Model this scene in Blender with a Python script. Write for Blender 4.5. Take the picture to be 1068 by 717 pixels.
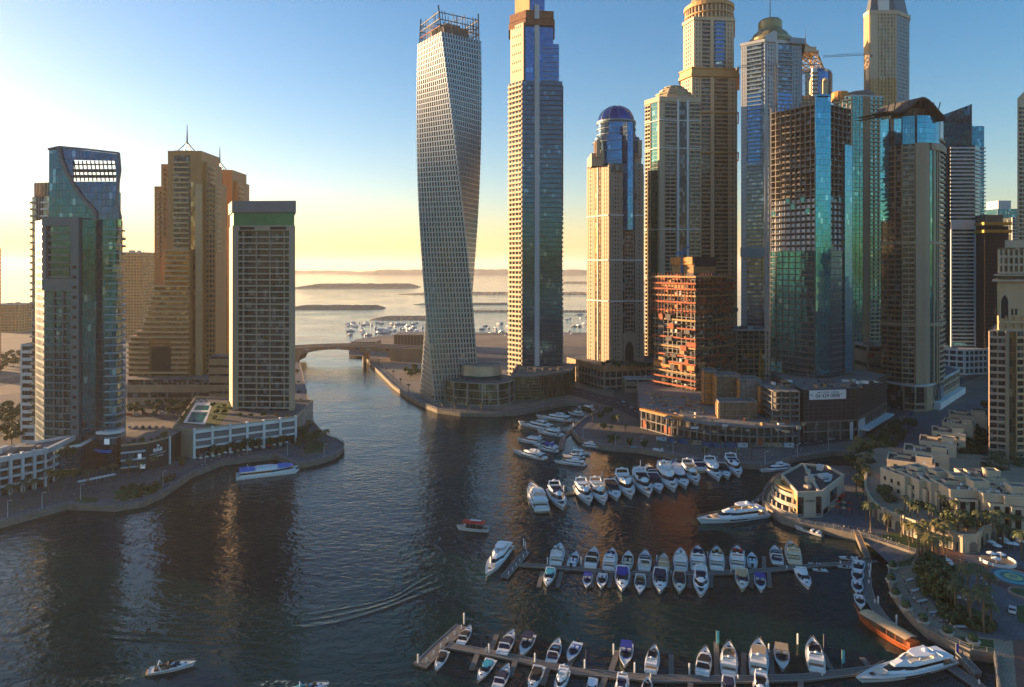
import bpy, math, random
from mathutils import Vector, Matrix
random.seed(7)
for o in list(bpy.data.objects): bpy.data.objects.remove(o)
SC = bpy.context.scene
COL = SC.collection
PI = math.pi
R = math.radians
# ------------------------------------------------------------ camera
F = 700.0; CX = 534.0; YH = 278.0; CAMH = 100.0
cam = bpy.data.cameras.new('camera'); co = bpy.data.objects.new('camera', cam); COL.objects.link(co)
co.location = (0, 0, CAMH); co.rotation_euler = (R(90), 0, 0)
cam.sensor_width = 36; cam.lens = F / 1068 * 36
cam.shift_y = -(717 / 2 - YH) / 1068
cam.clip_start = 1; cam.clip_end = 200000
SC.camera = co
# ------------------------------------------------------------ light
SUN_AZ = -66.0; SUN_EL = 6.0
w = bpy.data.worlds.new('World'); SC.world = w; w.use_nodes = True
nt = w.node_tree; bgn = nt.nodes['Background']
sky = nt.nodes.new('ShaderNodeTexSky'); sky.sky_type = 'NISHITA'; sky.sun_disc = False
sky.sun_elevation = R(SUN_EL); sky.sun_rotation = R(SUN_AZ)
sky.air_density = 1.0; sky.dust_density = 0.8; sky.ozone_density = 2.6; sky.altitude = 0
hs = nt.nodes.new('ShaderNodeHueSaturation'); hs.inputs['Saturation'].default_value = 1.3
nt.links.new(sky.outputs[0], hs.inputs['Color']); tint = nt.nodes.new('ShaderNodeMix'); tint.data_type = 'RGBA'; tint.blend_type = 'MULTIPLY'; tint.inputs[0].default_value = 1.0; tint.inputs[7].default_value = (1.12, 0.97, 0.96, 1)
nt.links.new(hs.outputs[0], tint.inputs[6]); nt.links.new(tint.outputs[2], bgn.inputs[0]); bgn.inputs[1].default_value = 0.095
sl = bpy.data.lights.new('sun', 'SUN'); so = bpy.data.objects.new('sun', sl); COL.objects.link(so)
sl.energy = 5.0; sl.angle = R(0.6); sl.color = (1.0, 0.63, 0.32)
sdir = Vector((math.sin(R(SUN_AZ)) * math.cos(R(SUN_EL)), math.cos(R(SUN_AZ)) * math.cos(R(SUN_EL)), math.sin(R(SUN_EL))))
so.rotation_euler = sdir.to_track_quat('Z', 'Y').to_euler(); so.location = (0, 0, 600)
SC.view_settings.view_transform = 'Standard'; SC.view_settings.look = 'None'
SC.view_settings.exposure = 1.85; SC.view_settings.gamma = 1
SC.render.engine = 'CYCLES'
SC.cycles.volume_bounces = 1; SC.cycles.max_bounces = 5; SC.cycles.glossy_bounces = 3; SC.cycles.diffuse_bounces = 2
SC.cycles.caustics_reflective = False; SC.cycles.caustics_refractive = False
# ------------------------------------------------------------ projection helpers
def G(px, py, z=0.0):
    D = (CAMH - z) * F / (py - YH)
    return Vector(((px - CX) / F * D, D, z))
def X(px, D): return (px - CX) / F * D
def Z(py, D): return CAMH - (py - YH) / F * D
# ------------------------------------------------------------ mesh builder
class MB:
    def __init__(s, mat=None): s.v = []; s.f = []; s.m = []; s.uv = []; s.cur = mat
    def face(s, idx, uv=None, mat=None):
        s.f.append(tuple(idx)); s.m.append(mat or s.cur); s.uv.append(uv)
    def poly(s, pts, uv=None, mat=None):
        n = len(s.v); s.v.extend(tuple(p) for p in pts); s.face(range(n, n + len(pts)), uv, mat)
    def box(s, c, size, rot=0.0, mat=None):
        x, y, z = [k / 2 for k in size]; ca, sa = math.cos(rot), math.sin(rot); n = len(s.v)
        for dz in (-z, z):
            for dx, dy in ((-x, -y), (x, -y), (x, y), (-x, y)):
                s.v.append((c[0] + dx * ca - dy * sa, c[1] + dx * sa + dy * ca, c[2] + dz))
        W, Dp, H = size
        def q(a, w_): s.face([n + i for i in a], [(0, 0), (w_, 0), (w_, H), (0, H)], mat)
        q((0, 1, 5, 4), W); q((1, 2, 6, 5), Dp); q((2, 3, 7, 6), W); q((3, 0, 4, 7), Dp)
        s.face([n + 4, n + 5, n + 6, n + 7], None, mat); s.face([n + 3, n + 2, n + 1, n], None, mat)
    def prism(s, pts, z0, z1, mat=None, topmat=None, top=True, bot=False, z1s=None):
        k = len(pts); n = len(s.v)
        for p in pts: s.v.append((p[0], p[1], z0))
        for i, p in enumerate(pts): s.v.append((p[0], p[1], z1s[i] if z1s else z1))
        u = 0
        for i in range(k):
            j = (i + 1) % k; L = math.hypot(pts[j][0] - pts[i][0], pts[j][1] - pts[i][1])
            zi, zj = s.v[n + k + i][2], s.v[n + k + j][2]
            s.face([n + i, n + j, n + k + j, n + k + i], [(u, z0), (u + L, z0), (u + L, zj), (u, zi)], mat); u += L
        if top: s.face([n + k + i for i in range(k)], [(p[0], p[1]) for p in pts], topmat or mat)
        if bot: s.face([n + i for i in reversed(range(k))], None, mat)
    def strip(s, pts, z0, z1, d0, d1, mat=None, closed=False):
        ns = normals(pts, closed); k = len(pts); n = len(s.v)
        for zz, dd in ((z0, d0), (z0, d1), (z1, d1), (z1, d0)):
            for p, q in zip(pts, ns): s.v.append((p[0] + q[0] * dd, p[1] + q[1] * dd, zz))
        A = lambda r, i: n + r * k + i % k
        u = 0
        for i in range(k if closed else k - 1):
            L = math.hypot(pts[(i + 1) % k][0] - pts[i][0], pts[(i + 1) % k][1] - pts[i][1])
            s.face([A(1, i), A(1, i + 1), A(2, i + 1), A(2, i)], [(u, z0), (u + L, z0), (u + L, z1), (u, z1)], mat); u += L
            s.face([A(2, i), A(2, i + 1), A(3, i + 1), A(3, i)], None, mat)
            s.face([A(0, i), A(0, i + 1), A(1, i + 1), A(1, i)], None, mat)
            s.face([A(3, i), A(3, i + 1), A(0, i + 1), A(0, i)], None, mat)
        if not closed:
            s.face([A(0, 0), A(1, 0), A(2, 0), A(3, 0)], None, mat); e = k - 1
            s.face([A(3, e), A(2, e), A(1, e), A(0, e)], None, mat)
    def bar(s, p, q, w_, mat=None, w2=None):
        p = Vector(p); q = Vector(q); d = q - p
        if d.length < 1e-6: return
        d.normalize(); a = d.cross(Vector((0, 0, 1)))
        if a.length < 0.01: a = Vector((1, 0, 0))
        a.normalize(); b = d.cross(a); n = len(s.v); w2 = w_ if w2 is None else w2
        for c, ww in ((p, w_), (q, w2)):
            for sx, sy in ((-1, -1), (1, -1), (1, 1), (-1, 1)):
                s.v.append(tuple(c + a * sx * ww / 2 + b * sy * ww / 2))
        for i in range(4):
            j = (i + 1) % 4; s.face([n + i, n + j, n + 4 + j, n + 4 + i], None, mat)
        s.face([n, n + 3, n + 2, n + 1], None, mat); s.face([n + 4, n + 5, n + 6, n + 7], None, mat)
    def lathe(s, c, prof, seg=16, mat=None, sx=1, sy=1, cap=True):
        n = len(s.v)
        for r, z in prof:
            for i in range(seg):
                a = 2 * PI * i / seg
                s.v.append((c[0] + r * sx * math.cos(a), c[1] + r * sy * math.sin(a), c[2] + z))
        for j in range(len(prof) - 1):
            for i in range(seg):
                k = (i + 1) % seg; r = prof[0][0]
                s.face([n + j * seg + i, n + j * seg + k, n + (j + 1) * seg + k, n + (j + 1) * seg + i],
                       [(i * 2, prof[j][1]), (i * 2 + 2, prof[j][1]), (i * 2 + 2, prof[j + 1][1]), (i * 2, prof[j + 1][1])], mat)
        if cap: s.face([n + (len(prof) - 1) * seg + i for i in range(seg)], None, mat)
    def merge(s, o, off=(0, 0, 0)):
        n = len(s.v); s.v.extend((a + off[0], b + off[1], c + off[2]) for a, b, c in o.v)
        for f, m, u in zip(o.f, o.m, o.uv):
            s.f.append(tuple(i + n for i in f)); s.m.append(m); s.uv.append(u)
    def mesh(s, name, loc=(0, 0, 0), smooth=False):
        me = bpy.data.meshes.new(name)
        me.from_pydata([(a - loc[0], b - loc[1], c - loc[2]) for a, b, c in s.v], [], s.f)
        mats = []
        for m in s.m:
            if m not in mats: mats.append(m)
        for m in mats: me.materials.append(m)
        ix = {id(m): i for i, m in enumerate(mats)}
        me.polygons.foreach_set('material_index', [ix[id(m)] for m in s.m])
        if any(u is not None for u in s.uv):
            ul = me.uv_layers.new(name='UVMap'); dat = [0.0] * (2 * len(me.loops)); li = 0
            for f, u in zip(s.f, s.uv):
                for kk in range(len(f)):
                    if u is not None: dat[2 * li] = u[kk][0]; dat[2 * li + 1] = u[kk][1]
                    else:
                        vv = s.v[f[kk]]; dat[2 * li] = vv[0]; dat[2 * li + 1] = vv[1]
                    li += 1
            ul.data.foreach_set('uv', dat)
        if smooth: me.polygons.foreach_set('use_smooth', [True] * len(s.f))
        me.update()
        return me
def normals(pts, closed=False):
    k = len(pts); out = []
    def en(i, j):
        tx, ty = pts[j][0] - pts[i][0], pts[j][1] - pts[i][1]; L = math.hypot(tx, ty) or 1
        return (ty / L, -tx / L)
    for i in range(k):
        es = []
        if closed or i > 0: es.append(en((i - 1) % k, i))
        if closed or i < k - 1: es.append(en(i, (i + 1) % k))
        nx = sum(e[0] for e in es) / len(es); ny = sum(e[1] for e in es) / len(es); L2 = nx * nx + ny * ny
        L2 = max(L2, 0.25); out.append((nx / L2, ny / L2))
    return out
def newobj(name, me, parent=None, loc=(0, 0, 0)):
    o = bpy.data.objects.new(name, me); COL.objects.link(o); o.location = loc
    if parent: o.parent = parent
    return o
def tag(o, label=None, cat=None, group=None, kind=None):
    if label: o['label'] = label
    if cat: o['category'] = cat
    if group: o['group'] = group
    if kind: o['kind'] = kind
    return o
ORD = ['first', 'second', 'third', 'fourth', 'fifth', 'sixth', 'seventh', 'eighth', 'ninth', 'tenth', 'eleventh', 'twelfth', 'thirteenth',
       'fourteenth', 'fifteenth', 'sixteenth', 'seventeenth', 'eighteenth', 'nineteenth', 'twentieth'] + [f'{i}th' for i in range(21, 90)]
class T:
    """one thing: an Empty at its base with its parts as children"""
    def __init__(s, name, label, cat, loc, group=None):
        s.loc = tuple(loc) if len(loc) == 3 else (loc[0], loc[1], 0)
        s.e = bpy.data.objects.new(name, None); COL.objects.link(s.e); s.e.location = s.loc; s.e.empty_display_size = 2
        tag(s.e, label, cat, group); s.reps = {}
    def part(s, name, mb, parent=None, label=None, smooth=False):
        if not mb.f: return None
        o = newobj(name, mb.mesh(name, s.loc, smooth), parent or s.e)
        if label: o['label'] = label
        return o
    def rep(s, name, mb, offs=((0, 0, 0),)):
        if not mb.f: return
        cell = [None]
        xs = [v[0] for v in mb.v]; ys = [v[1] for v in mb.v]; zs = [v[2] for v in mb.v]
        cx, cy = sum(xs) / len(xs), sum(ys) / len(ys); d = math.hypot(cx, cy)
        size = math.hypot(max(xs) - min(xs), max(ys) - min(ys)) * (max(zs) - min(zs) + .3) / d ** 2
        for of in offs: s.reps.setdefault(name, []).append((size, mb, cell, of))
    def fin(s):
        for name, L in s.reps.items():
            L.sort(key=lambda t: -t[0])
            for size, mb, cell, of in L[:100]:
                if cell[0] is None: cell[0] = mb.mesh(name, s.loc)
                newobj(name, cell[0], s.e, of)
            if len(L) > 100:
                m = MB()
                for size, mb, cell, of in L[100:]: m.merge(mb, of)
                o = s.part(name, m); o['kind'] = 'stuff'
        s.reps = {}
        return s.e
# ------------------------------------------------------------ materials
def nn(nt, typ, **kw):
    n = nt.nodes.new(typ)
    for k, v in kw.items():
        if k.startswith('i_'):
            key = k[2:]; n.inputs[int(key) if key.isdigit() else key].default_value = v
        else: setattr(n, k, v)
    return n
def newmat(name):
    m = bpy.data.materials.new(name); m.use_nodes = True
    return m, m.node_tree, m.node_tree.nodes['Principled BSDF']
_pc = {}
def paint(name, col, rough=0.6, metal=0.0, var=0.18, scale=0.15, streak=False, bump=0.0):
    if name in _pc: return _pc[name]
    m, nt, b = newmat(name); b.inputs['Roughness'].default_value = rough; b.inputs['Metallic'].default_value = metal
    tc = nn(nt, 'ShaderNodeTexCoord'); mp = nn(nt, 'ShaderNodeMapping')
    mp.inputs['Scale'].default_value = (1, 1, 0.15 if streak else 1)
    nt.links.new(tc.outputs['Object'], mp.inputs[0])
    no = nn(nt, 'ShaderNodeTexNoise'); no.inputs['Scale'].default_value = scale; no.inputs['Detail'].default_value = 6; no.inputs['Roughness'].default_value = 0.65
    nt.links.new(mp.outputs[0], no.inputs['Vector'])
    rp = nn(nt, 'ShaderNodeValToRGB'); rp.color_ramp.elements[0].position = 0.3; rp.color_ramp.elements[1].position = 0.7
    lo = tuple(c * (1 - var) for c in col) + (1,); hi = tuple(min(1, c * (1 + var)) for c in col) + (1,)
    rp.color_ramp.elements[0].color = lo; rp.color_ramp.elements[1].color = hi
    nt.links.new(no.outputs[0], rp.inputs[0]); nt.links.new(rp.outputs[0], b.inputs['Base Color'])
    if bump:
        bp = nn(nt, 'ShaderNodeBump'); bp.inputs['Strength'].default_value = bump; bp.inputs['Distance'].default_value = 0.1
        nt.links.new(no.outputs[0], bp.inputs['Height']); nt.links.new(bp.outputs[0], b.inputs['Normal'])
    _pc[name] = m
    return m
def pavemat(name, col, slab=1.5, rough=.8):
    if name in _pc: return _pc[name]
    m = paint(name, col, rough, var=.25, scale=.15); nt = m.node_tree; b = nt.nodes['Principled BSDF']; src = b.inputs['Base Color'].links[0].from_socket
    tc = nn(nt, 'ShaderNodeTexCoord'); br = nn(nt, 'ShaderNodeTexBrick'); br.inputs['Scale'].default_value = 1 / slab; br.inputs['Mortar Size'].default_value = .03; br.inputs['Color1'].default_value = (1, 1, 1, 1); br.inputs['Color2'].default_value = (.72, .72, .72, 1); br.inputs['Mortar'].default_value = (.35, .35, .35, 1)
    nt.links.new(tc.outputs['Object'], br.inputs['Vector']); mx = nn(nt, 'ShaderNodeMix', data_type='RGBA', blend_type='MULTIPLY'); mx.inputs[0].default_value = .8
    nt.links.new(src, mx.inputs[6]); nt.links.new(br.outputs[0], mx.inputs[7]); nt.links.new(mx.outputs[2], b.inputs['Base Color']); return m
def glassmat(name, tint, dark=None, cw=1.6, ch=3.6, metal=0.75, rough=0.06, frame=(0.12, 0.13, 0.13), fw=0.07, jit=0.010, spand=0.0, blinds=0.12):
    """curtain wall: cells from UV metres, each pane its own tint and tilt, thin mullions"""
    if name in _pc: return _pc[name]
    m, nt, b = newmat(name); dark = dark or tuple(c * 0.7 for c in tint)
    uv = nn(nt, 'ShaderNodeUVMap'); sc = nn(nt, 'ShaderNodeVectorMath', operation='MULTIPLY'); sc.inputs[1].default_value = (1 / cw, 1 / ch, 1)
    nt.links.new(uv.outputs[0], sc.inputs[0])
    fl = nn(nt, 'ShaderNodeVectorMath', operation='FLOOR'); fr = nn(nt, 'ShaderNodeVectorMath', operation='FRACTION')
    nt.links.new(sc.outputs[0], fl.inputs[0]); nt.links.new(sc.outputs[0], fr.inputs[0])
    wn = nn(nt, 'ShaderNodeTexWhiteNoise', noise_dimensions='2D'); nt.links.new(fl.outputs[0], wn.inputs['Vector'])
    rp = nn(nt, 'ShaderNodeValToRGB'); e = rp.color_ramp.elements
    e[0].position = 0.0; e[0].color = dark + (1,); e[1].position = 0.75; e[1].color = tint + (1,)
    x = e.new(1 - blinds); x.color = tint + (1,); x = e.new(min(1, 1 - blinds + 0.01)); x.color = tuple(min(1, c * 1.3 + 0.14) for c in tint) + (1,)
    nt.links.new(wn.outputs['Value'], rp.inputs[0])
    sp = nn(nt, 'ShaderNodeSeparateXYZ'); nt.links.new(fr.outputs[0], sp.inputs[0])
    lx = nn(nt, 'ShaderNodeMath', operation='LESS_THAN'); lx.inputs[1].default_value = fw * 1.6 / cw
    ly = nn(nt, 'ShaderNodeMath', operation='LESS_THAN'); ly.inputs[1].default_value = max(fw * 2.2 / ch, spand)
    nt.links.new(sp.outputs[0], lx.inputs[0]); nt.links.new(sp.outputs[1], ly.inputs[0])
    mx = nn(nt, 'ShaderNodeMath', operation='MAXIMUM'); nt.links.new(lx.outputs[0], mx.inputs[0]); nt.links.new(ly.outputs[0], mx.inputs[1])
    mc = nn(nt, 'ShaderNodeMix', data_type='RGBA'); mc.inputs[7].default_value = frame + (1,)
    nt.links.new(mx.outputs[0], mc.inputs[0]); nt.links.new(rp.outputs[0], mc.inputs[6]); nt.links.new(mc.outputs[2], b.inputs['Base Color'])
    mr = nn(nt, 'ShaderNodeMath', operation='MULTIPLY_ADD'); mr.inputs[1].default_value = 0.35; mr.inputs[2].default_value = rough
    nt.links.new(mx.outputs[0], mr.inputs[0]); nt.links.new(mr.outputs[0], b.inputs['Roughness'])
    mm = nn(nt, 'ShaderNodeMath', operation='MULTIPLY_ADD'); mm.inputs[1].default_value = -metal * 0.6; mm.inputs[2].default_value = metal
    nt.links.new(mx.outputs[0], mm.inputs[0]); nt.links.new(mm.outputs[0], b.inputs['Metallic'])
    ge = nn(nt, 'ShaderNodeNewGeometry'); sb = nn(nt, 'ShaderNodeVectorMath', operation='SUBTRACT'); sb.inputs[1].default_value = (.5, .5, .5)
    nt.links.new(wn.outputs['Color'], sb.inputs[0])
    sc2 = nn(nt, 'ShaderNodeVectorMath', operation='SCALE'); sc2.inputs['Scale'].default_value = jit * 2; nt.links.new(sb.outputs[0], sc2.inputs[0])
    ad = nn(nt, 'ShaderNodeVectorMath', operation='ADD'); nt.links.new(ge.outputs['Normal'], ad.inputs[0]); nt.links.new(sc2.outputs[0], ad.inputs[1])
    nz = nn(nt, 'ShaderNodeVectorMath', operation='NORMALIZE'); nt.links.new(ad.outputs[0], nz.inputs[0]); nt.links.new(nz.outputs[0], b.inputs['Normal'])
    _pc[name] = m
    return m
# glass
g_teal = glassmat('teal_glass', (0.02, 0.15, 0.23), blinds=.06)
g_deep = glassmat('deep_teal_glass', (0.006, 0.12, 0.18), (0.004, 0.08, 0.125), blinds=.04)
g_slate = glassmat('slate_glass', (0.03, 0.12, 0.19), (0.02, 0.08, 0.13), metal=.6, blinds=.05)
g_tealv = glassmat('bright_teal_glass', (0.05, 0.30, 0.42), (0.04, 0.25, 0.36), blinds=.03)
g_blue = glassmat('blue_glass', (0.05, 0.20, 0.42), blinds=.03)
g_green = glassmat('green_glass', (0.06, 0.26, 0.25), blinds=.05)
g_dark = glassmat('dark_window_glass', (0.03, 0.042, 0.05), (0.008, 0.01, 0.012), cw=1.8, metal=0.15, rough=0.1, blinds=.16)
g_grey = glassmat('grey_blue_glass', (0.13, 0.19, 0.24), (0.03, 0.05, 0.06), metal=0.5, blinds=.1)
g_gold = glassmat('bronze_glass', (0.32, 0.20, 0.08), (0.08, 0.05, 0.03), metal=0.6, blinds=.08)
g_silver = glassmat('silver_glass', (0.07, 0.10, 0.12), (0.05, 0.07, 0.085), cw=1.2, metal=0.6, blinds=.1)
g_olive = glassmat('olive_glass', (0.20, 0.20, 0.10), (0.05, 0.05, 0.03), cw=1.4, ch=4.5, metal=0.55, blinds=.2)
# solids
m_white = paint('white_render', (0.720, 0.720, 0.700), .6, var=.10, streak=True)
m_pale = paint('pale_panel', (0.500, 0.520, 0.530), .55, var=.10, streak=True)
m_beige = paint('beige_render', (0.480, 0.380, 0.270), .7, var=.12, streak=True)
m_sand = paint('sand_render', (0.560, 0.440, 0.300), .7, var=.12, streak=True)
m_pink = paint('pinkish_stone', (0.380, 0.270, 0.200), .7, var=.12, streak=True)
m_brown = paint('brown_stone', (0.260, 0.165, 0.095), .6, var=.15, streak=True)
m_tan = paint('tan_stone', (0.380, 0.280, 0.180), .6, var=.15, streak=True)
m_gold = paint('ochre_render', (0.520, 0.310, 0.120), .65, var=.14, streak=True)
m_gpanel = paint('grey_panel', (0.14, 0.16, 0.18), .45, var=.10, streak=True)
m_bgrey = paint('blue_grey_panel', (0.220, 0.310, 0.370), .45, var=.10, streak=True)
m_conc = paint('raw_concrete', (0.220, 0.200, 0.180), .85, var=.3, scale=.3)
m_concd = paint('dark_concrete', (0.11, 0.10, 0.095), .85, var=.35, scale=.3)
m_rust = paint('rust_red_formwork', (0.34, 0.09, 0.04), .8, var=.35, scale=.3)
m_orange = paint('orange_sheeting', (0.62, 0.25, 0.06), .7, var=.25, scale=.4)
m_ply = paint('plywood_formwork', (0.42, 0.25, 0.11), .8, var=.3, scale=.4)
m_steel = paint('galvanised_steel', (0.35, 0.34, 0.32), .5, .4, var=.15)
m_dsteel = paint('dark_steel', (0.07, 0.07, 0.075), .5, .3)
m_yellow = paint('yellow_crane_paint', (0.60, 0.36, 0.05), .5)
m_bdome = paint('blue_dome_cladding', (0.02, 0.06, 0.26), .18, .6)
m_gdome = paint('bronze_dome_cladding', (0.28, 0.24, 0.12), .35, .4)
m_roof = paint('grey_roof', (0.16, 0.15, 0.14), .85, var=.3)
m_roofd = paint('dark_roof', (0.06, 0.055, 0.05), .85, var=.3)
m_greenband = paint('green_cladding', (0.06, 0.26, 0.10), .4, .1)
m_green = None
m_black = paint('black_void', (0.012, 0.012, 0.013), .8)
m_net = paint('dark_debris_net', (0.035, 0.032, 0.038), .85, var=.3, scale=.5)
m_asph = paint('asphalt', (0.055, 0.055, 0.057), .85, var=.25, scale=.05)
m_pave = pavemat('grey_paving', (.16, .155, .15), 2.4)
m_paveb = pavemat('blue_grey_paving', (.13, .14, .155), 3)
m_pavetan = pavemat('tan_paving', (.34, .27, .19), 2)
m_paver = paint('red_brown_paving', (0.17, 0.085, 0.06), .8, var=.25, scale=.25)
m_line = paint('white_road_paint', (0.75, 0.75, 0.72), .6)
m_quay = paint('quay_stone', (0.216, 0.187, 0.151), .85, var=.25, scale=.3)
m_sandy = paint('desert_sand', (0.24, 0.185, 0.13), .95, var=.25, scale=.02)
m_grass = paint('lawn', (0.045, 0.085, 0.02), .95, var=.35, scale=.3)
m_leaf = paint('dark_leaves', (0.045, 0.075, 0.022), .65, var=.5, scale=.8)
m_leaf2 = paint('olive_leaves', (0.085, 0.10, 0.03), .65, var=.4, scale=.8)
m_palm = paint('palm_fronds', (0.075, 0.09, 0.03), .6, var=.4, scale=.8)
m_trunk = paint('palm_trunk', (0.13, 0.09, 0.06), .9, var=.3, scale=2)
m_gel = paint('boat_gelcoat', (0.80, 0.81, 0.82), .22, var=.04, scale=.5)
m_cream = paint('cream_gelcoat', (0.72, 0.64, 0.50), .25, var=.05, scale=.5)
m_deck = paint('boat_deck', (0.66, 0.66, 0.64), .5, var=.08, scale=1)
m_teak = paint('teak_deck', (0.30, 0.19, 0.10), .6, var=.2, scale=2)
m_bglass = paint('boat_tinted_glass', (0.012, 0.015, 0.02), .08, .2)
m_navy = paint('navy_canvas', (0.012, 0.018, 0.06), .8)
m_royal = paint('royal_blue_canvas', (0.015, 0.04, 0.30), .7)
m_blackc = paint('black_canvas', (0.016, 0.016, 0.018), .8)
m_cyanc = paint('turquoise_canvas', (0.03, 0.33, 0.42), .6)
m_redc = paint('red_canvas', (0.55, 0.03, 0.02), .6)
m_tanc = paint('tan_canvas', (0.50, 0.35, 0.20), .7)
m_wood = paint('varnished_wood', (0.30, 0.08, 0.025), .4, var=.25, scale=1)
m_pont = paint('pontoon_decking', (0.144, 0.130, 0.115), .8, var=.25, scale=1.2)
m_pool = paint('pool_water', (0.02, 0.22, 0.26), .08)
m_fblue = paint('ferry_blue', (0.02, 0.17, 0.62), .35)
# ------------------------------------------------------------ facade kit
def rect(cx, cy, w_, d, rot=0.0):
    a = R(rot); ca, sa = math.cos(a), math.sin(a)
    return [(cx + x * ca - y * sa, cy + x * sa + y * ca) for x, y in ((-w_ / 2, -d / 2), (w_ / 2, -d / 2), (w_ / 2, d / 2), (-w_ / 2, d / 2))]
def corner(px, D, a, Lw, Rw):
    a = R(a); c = (X(px, D), D); l = (-math.cos(a), math.sin(a)); r = (math.sin(a), math.cos(a))
    return [(c[0] + l[0] * Lw, c[1] + l[1] * Lw), c, (c[0] + r[0] * Rw, c[1] + r[1] * Rw), (c[0] + l[0] * Lw + r[0] * Rw, c[1] + l[1] * Lw + r[1] * Rw)]
def pxrect(p0, p1, D, depth, out=0.0):
    """front face parallel to the picture between two pixel columns at distance D"""
    a, b = X(p0, D), X(p1, D)
    return [(a, D), (b, D), (b, D + depth), (a, D + depth)]
def inset(pts, d):
    ns = normals(pts, True); return [(p[0] - n[0] * d, p[1] - n[1] * d) for p, n in zip(pts, ns)]
def chamfer(pts, c):
    out = []; k = len(pts)
    for i in range(k):
        p = Vector(pts[i]); a = Vector(pts[i - 1]); b = Vector(pts[(i + 1) % k])
        out.append(tuple(p + (a - p).normalized() * c)); out.append(tuple(p + (b - p).normalized() * c))
    return out
def ellipse(cx, cy, rx, ry, n=24, rot=0.0, a0=0, a1=360):
    full = abs(a1 - a0) >= 360; out = []
    for i in range(n if full else n + 1):
        a = R(a0 + (a1 - a0) * i / n); x, y = rx * math.cos(a), ry * math.sin(a); r = R(rot)
        out.append((cx + x * math.cos(r) - y * math.sin(r), cy + x * math.sin(r) + y * math.cos(r)))
    return out
def sub(pts, f0, f1):
    ls = [0]
    for a, b in zip(pts, pts[1:]): ls.append(ls[-1] + math.hypot(b[0] - a[0], b[1] - a[1]))
    Lt = ls[-1]; s0, s1 = f0 * Lt, f1 * Lt
    def at(s):
        for i in range(len(pts) - 1):
            if s <= ls[i + 1] + 1e-9:
                t = (s - ls[i]) / max(1e-9, ls[i + 1] - ls[i]); return (pts[i][0] + (pts[i + 1][0] - pts[i][0]) * t, pts[i][1] + (pts[i + 1][1] - pts[i][1]) * t)
        return pts[-1]
    return [at(s0)] + [p for p, l in zip(pts, ls) if s0 + 1e-6 < l < s1 - 1e-6] + [at(s1)]
def plen(pts): return sum(math.hypot(b[0] - a[0], b[1] - a[1]) for a, b in zip(pts, pts[1:]))
def faces_cam(pts, lim=-0.25):
    a, b = pts[0], pts[-1]; tx, ty = b[0] - a[0], b[1] - a[1]; L = math.hypot(tx, ty) or 1
    nx, ny = ty / L, -tx / L; mx, my = (a[0] + b[0]) / 2, (a[1] + b[1]) / 2; d = math.hypot(mx, my)
    return (-nx * mx - ny * my) / d > lim
def fac(t, pts, z0, z1, style, mat, fh=3.6, bay=3.6, f0=0.0, f1=1.0, d=None, h=None, pw=None, pmat=None, names=None, force=False):
    """floors and piers on one outward face, pts going left to right as seen from outside"""
    if not force and not faces_cam(pts): return
    pts = sub(pts, f0, f1); nf = max(1, int(round((z1 - z0) / fh))); fh = (z1 - z0) / nf; L = plen(pts)
    S = {'balc': ('balcony', 1.1, 1.3), 'slab': ('floor_slab', 0.45, 1.4), 'grid': ('floor_band', 1.0, 0.35), 'punch': ('floor_band', 1.9, 0.3),
         'lines': ('floor_band', 0.35, 0.18), 'conc': ('floor_slab', 0.5, 0.9), 'piers': (None, 0, .4), 'bands': ('floor_band', 1.5, 0.45)}[style]
    nm, hh, dd = S; hh = h or hh; dd = d or dd
    offs = [(0, 0, k * fh) for k in range(nf)]
    if nm:
        b = MB(mat)
        if style == 'balc':
            b.strip(pts, z0, z0 + 0.3, 0.004, dd); b.strip(pts, z0 + 0.3, z0 + hh, dd - 0.15, dd - 0.004)
        else: b.strip(pts, z0, z0 + hh, 0.004, dd)
        t.rep((names or nm), b, offs)
    if bay:
        nb = max(1, int(round(L / bay))); pm = pmat or mat
        pww = pw or {'balc': .35, 'slab': .3, 'grid': .8, 'punch': L / nb * .5, 'conc': .5, 'piers': .9, 'lines': .2, 'bands': .4}[style]
        pd = {'balc': dd - .3, 'slab': .4, 'conc': .5}.get(style, dd + 0.12)
        for i in range(nb + 1):
            c = i / nb * L; a = min(max(c - pww / 2, 0), L - pww); e = sub(pts, max(0, a / L), min(1, (a + pww) / L))
            b = MB(pm); b.strip([e[0], e[-1]], z0, z1, 0.002, pd); t.rep('pier', b)
def fring(t, poly, z0, z1, style, mat, **kw):
    k = len(poly)
    for i in range(k): fac(t, [poly[i], poly[(i + 1) % k]], z0, z1, style, mat, **kw)
def cornice(poly, z0, z1, d, mat, m=None):
    m = m or MB(mat); m.strip(poly, z0, z1, -0.3, d, mat, closed=True); return m
def roofkit(t, poly, z, mat=None, n=4, seed=1, hmax=4.0):
    """parapet and plant rooms on a roof"""
    rr = random.Random(seed); m = MB(mat or m_pale); m.strip(poly, z - 0.3, z + 1.1, -0.35, 0.06, closed=True); t.part('parapet', m)
    cx = sum(p[0] for p in poly) / len(poly); cy = sum(p[1] for p in poly) / len(poly)
    w_ = min(max(p[0] for p in poly) - min(p[0] for p in poly), max(p[1] for p in poly) - min(p[1] for p in poly))
    for i in range(n):
        m = MB(rr.choice([m_pale, m_roof, m_steel])); sx, sy, sz = rr.uniform(.08, .25) * w_, rr.uniform(.08, .2) * w_, rr.uniform(1.2, hmax)
        m.box((cx + rr.uniform(-.25, .25) * w_, cy + rr.uniform(-.25, .25) * w_, z + sz / 2 + .02 + i * .003), (sx, sy, sz), rr.uniform(0, .3)); t.rep('plant_unit', m)
# ============================================================ SETTING
def struct(name, mb, kind='structure', smooth=False):
    o = newobj(name, mb.mesh(name, (0, 0, 0), smooth)); o['kind'] = kind; return o
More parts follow.
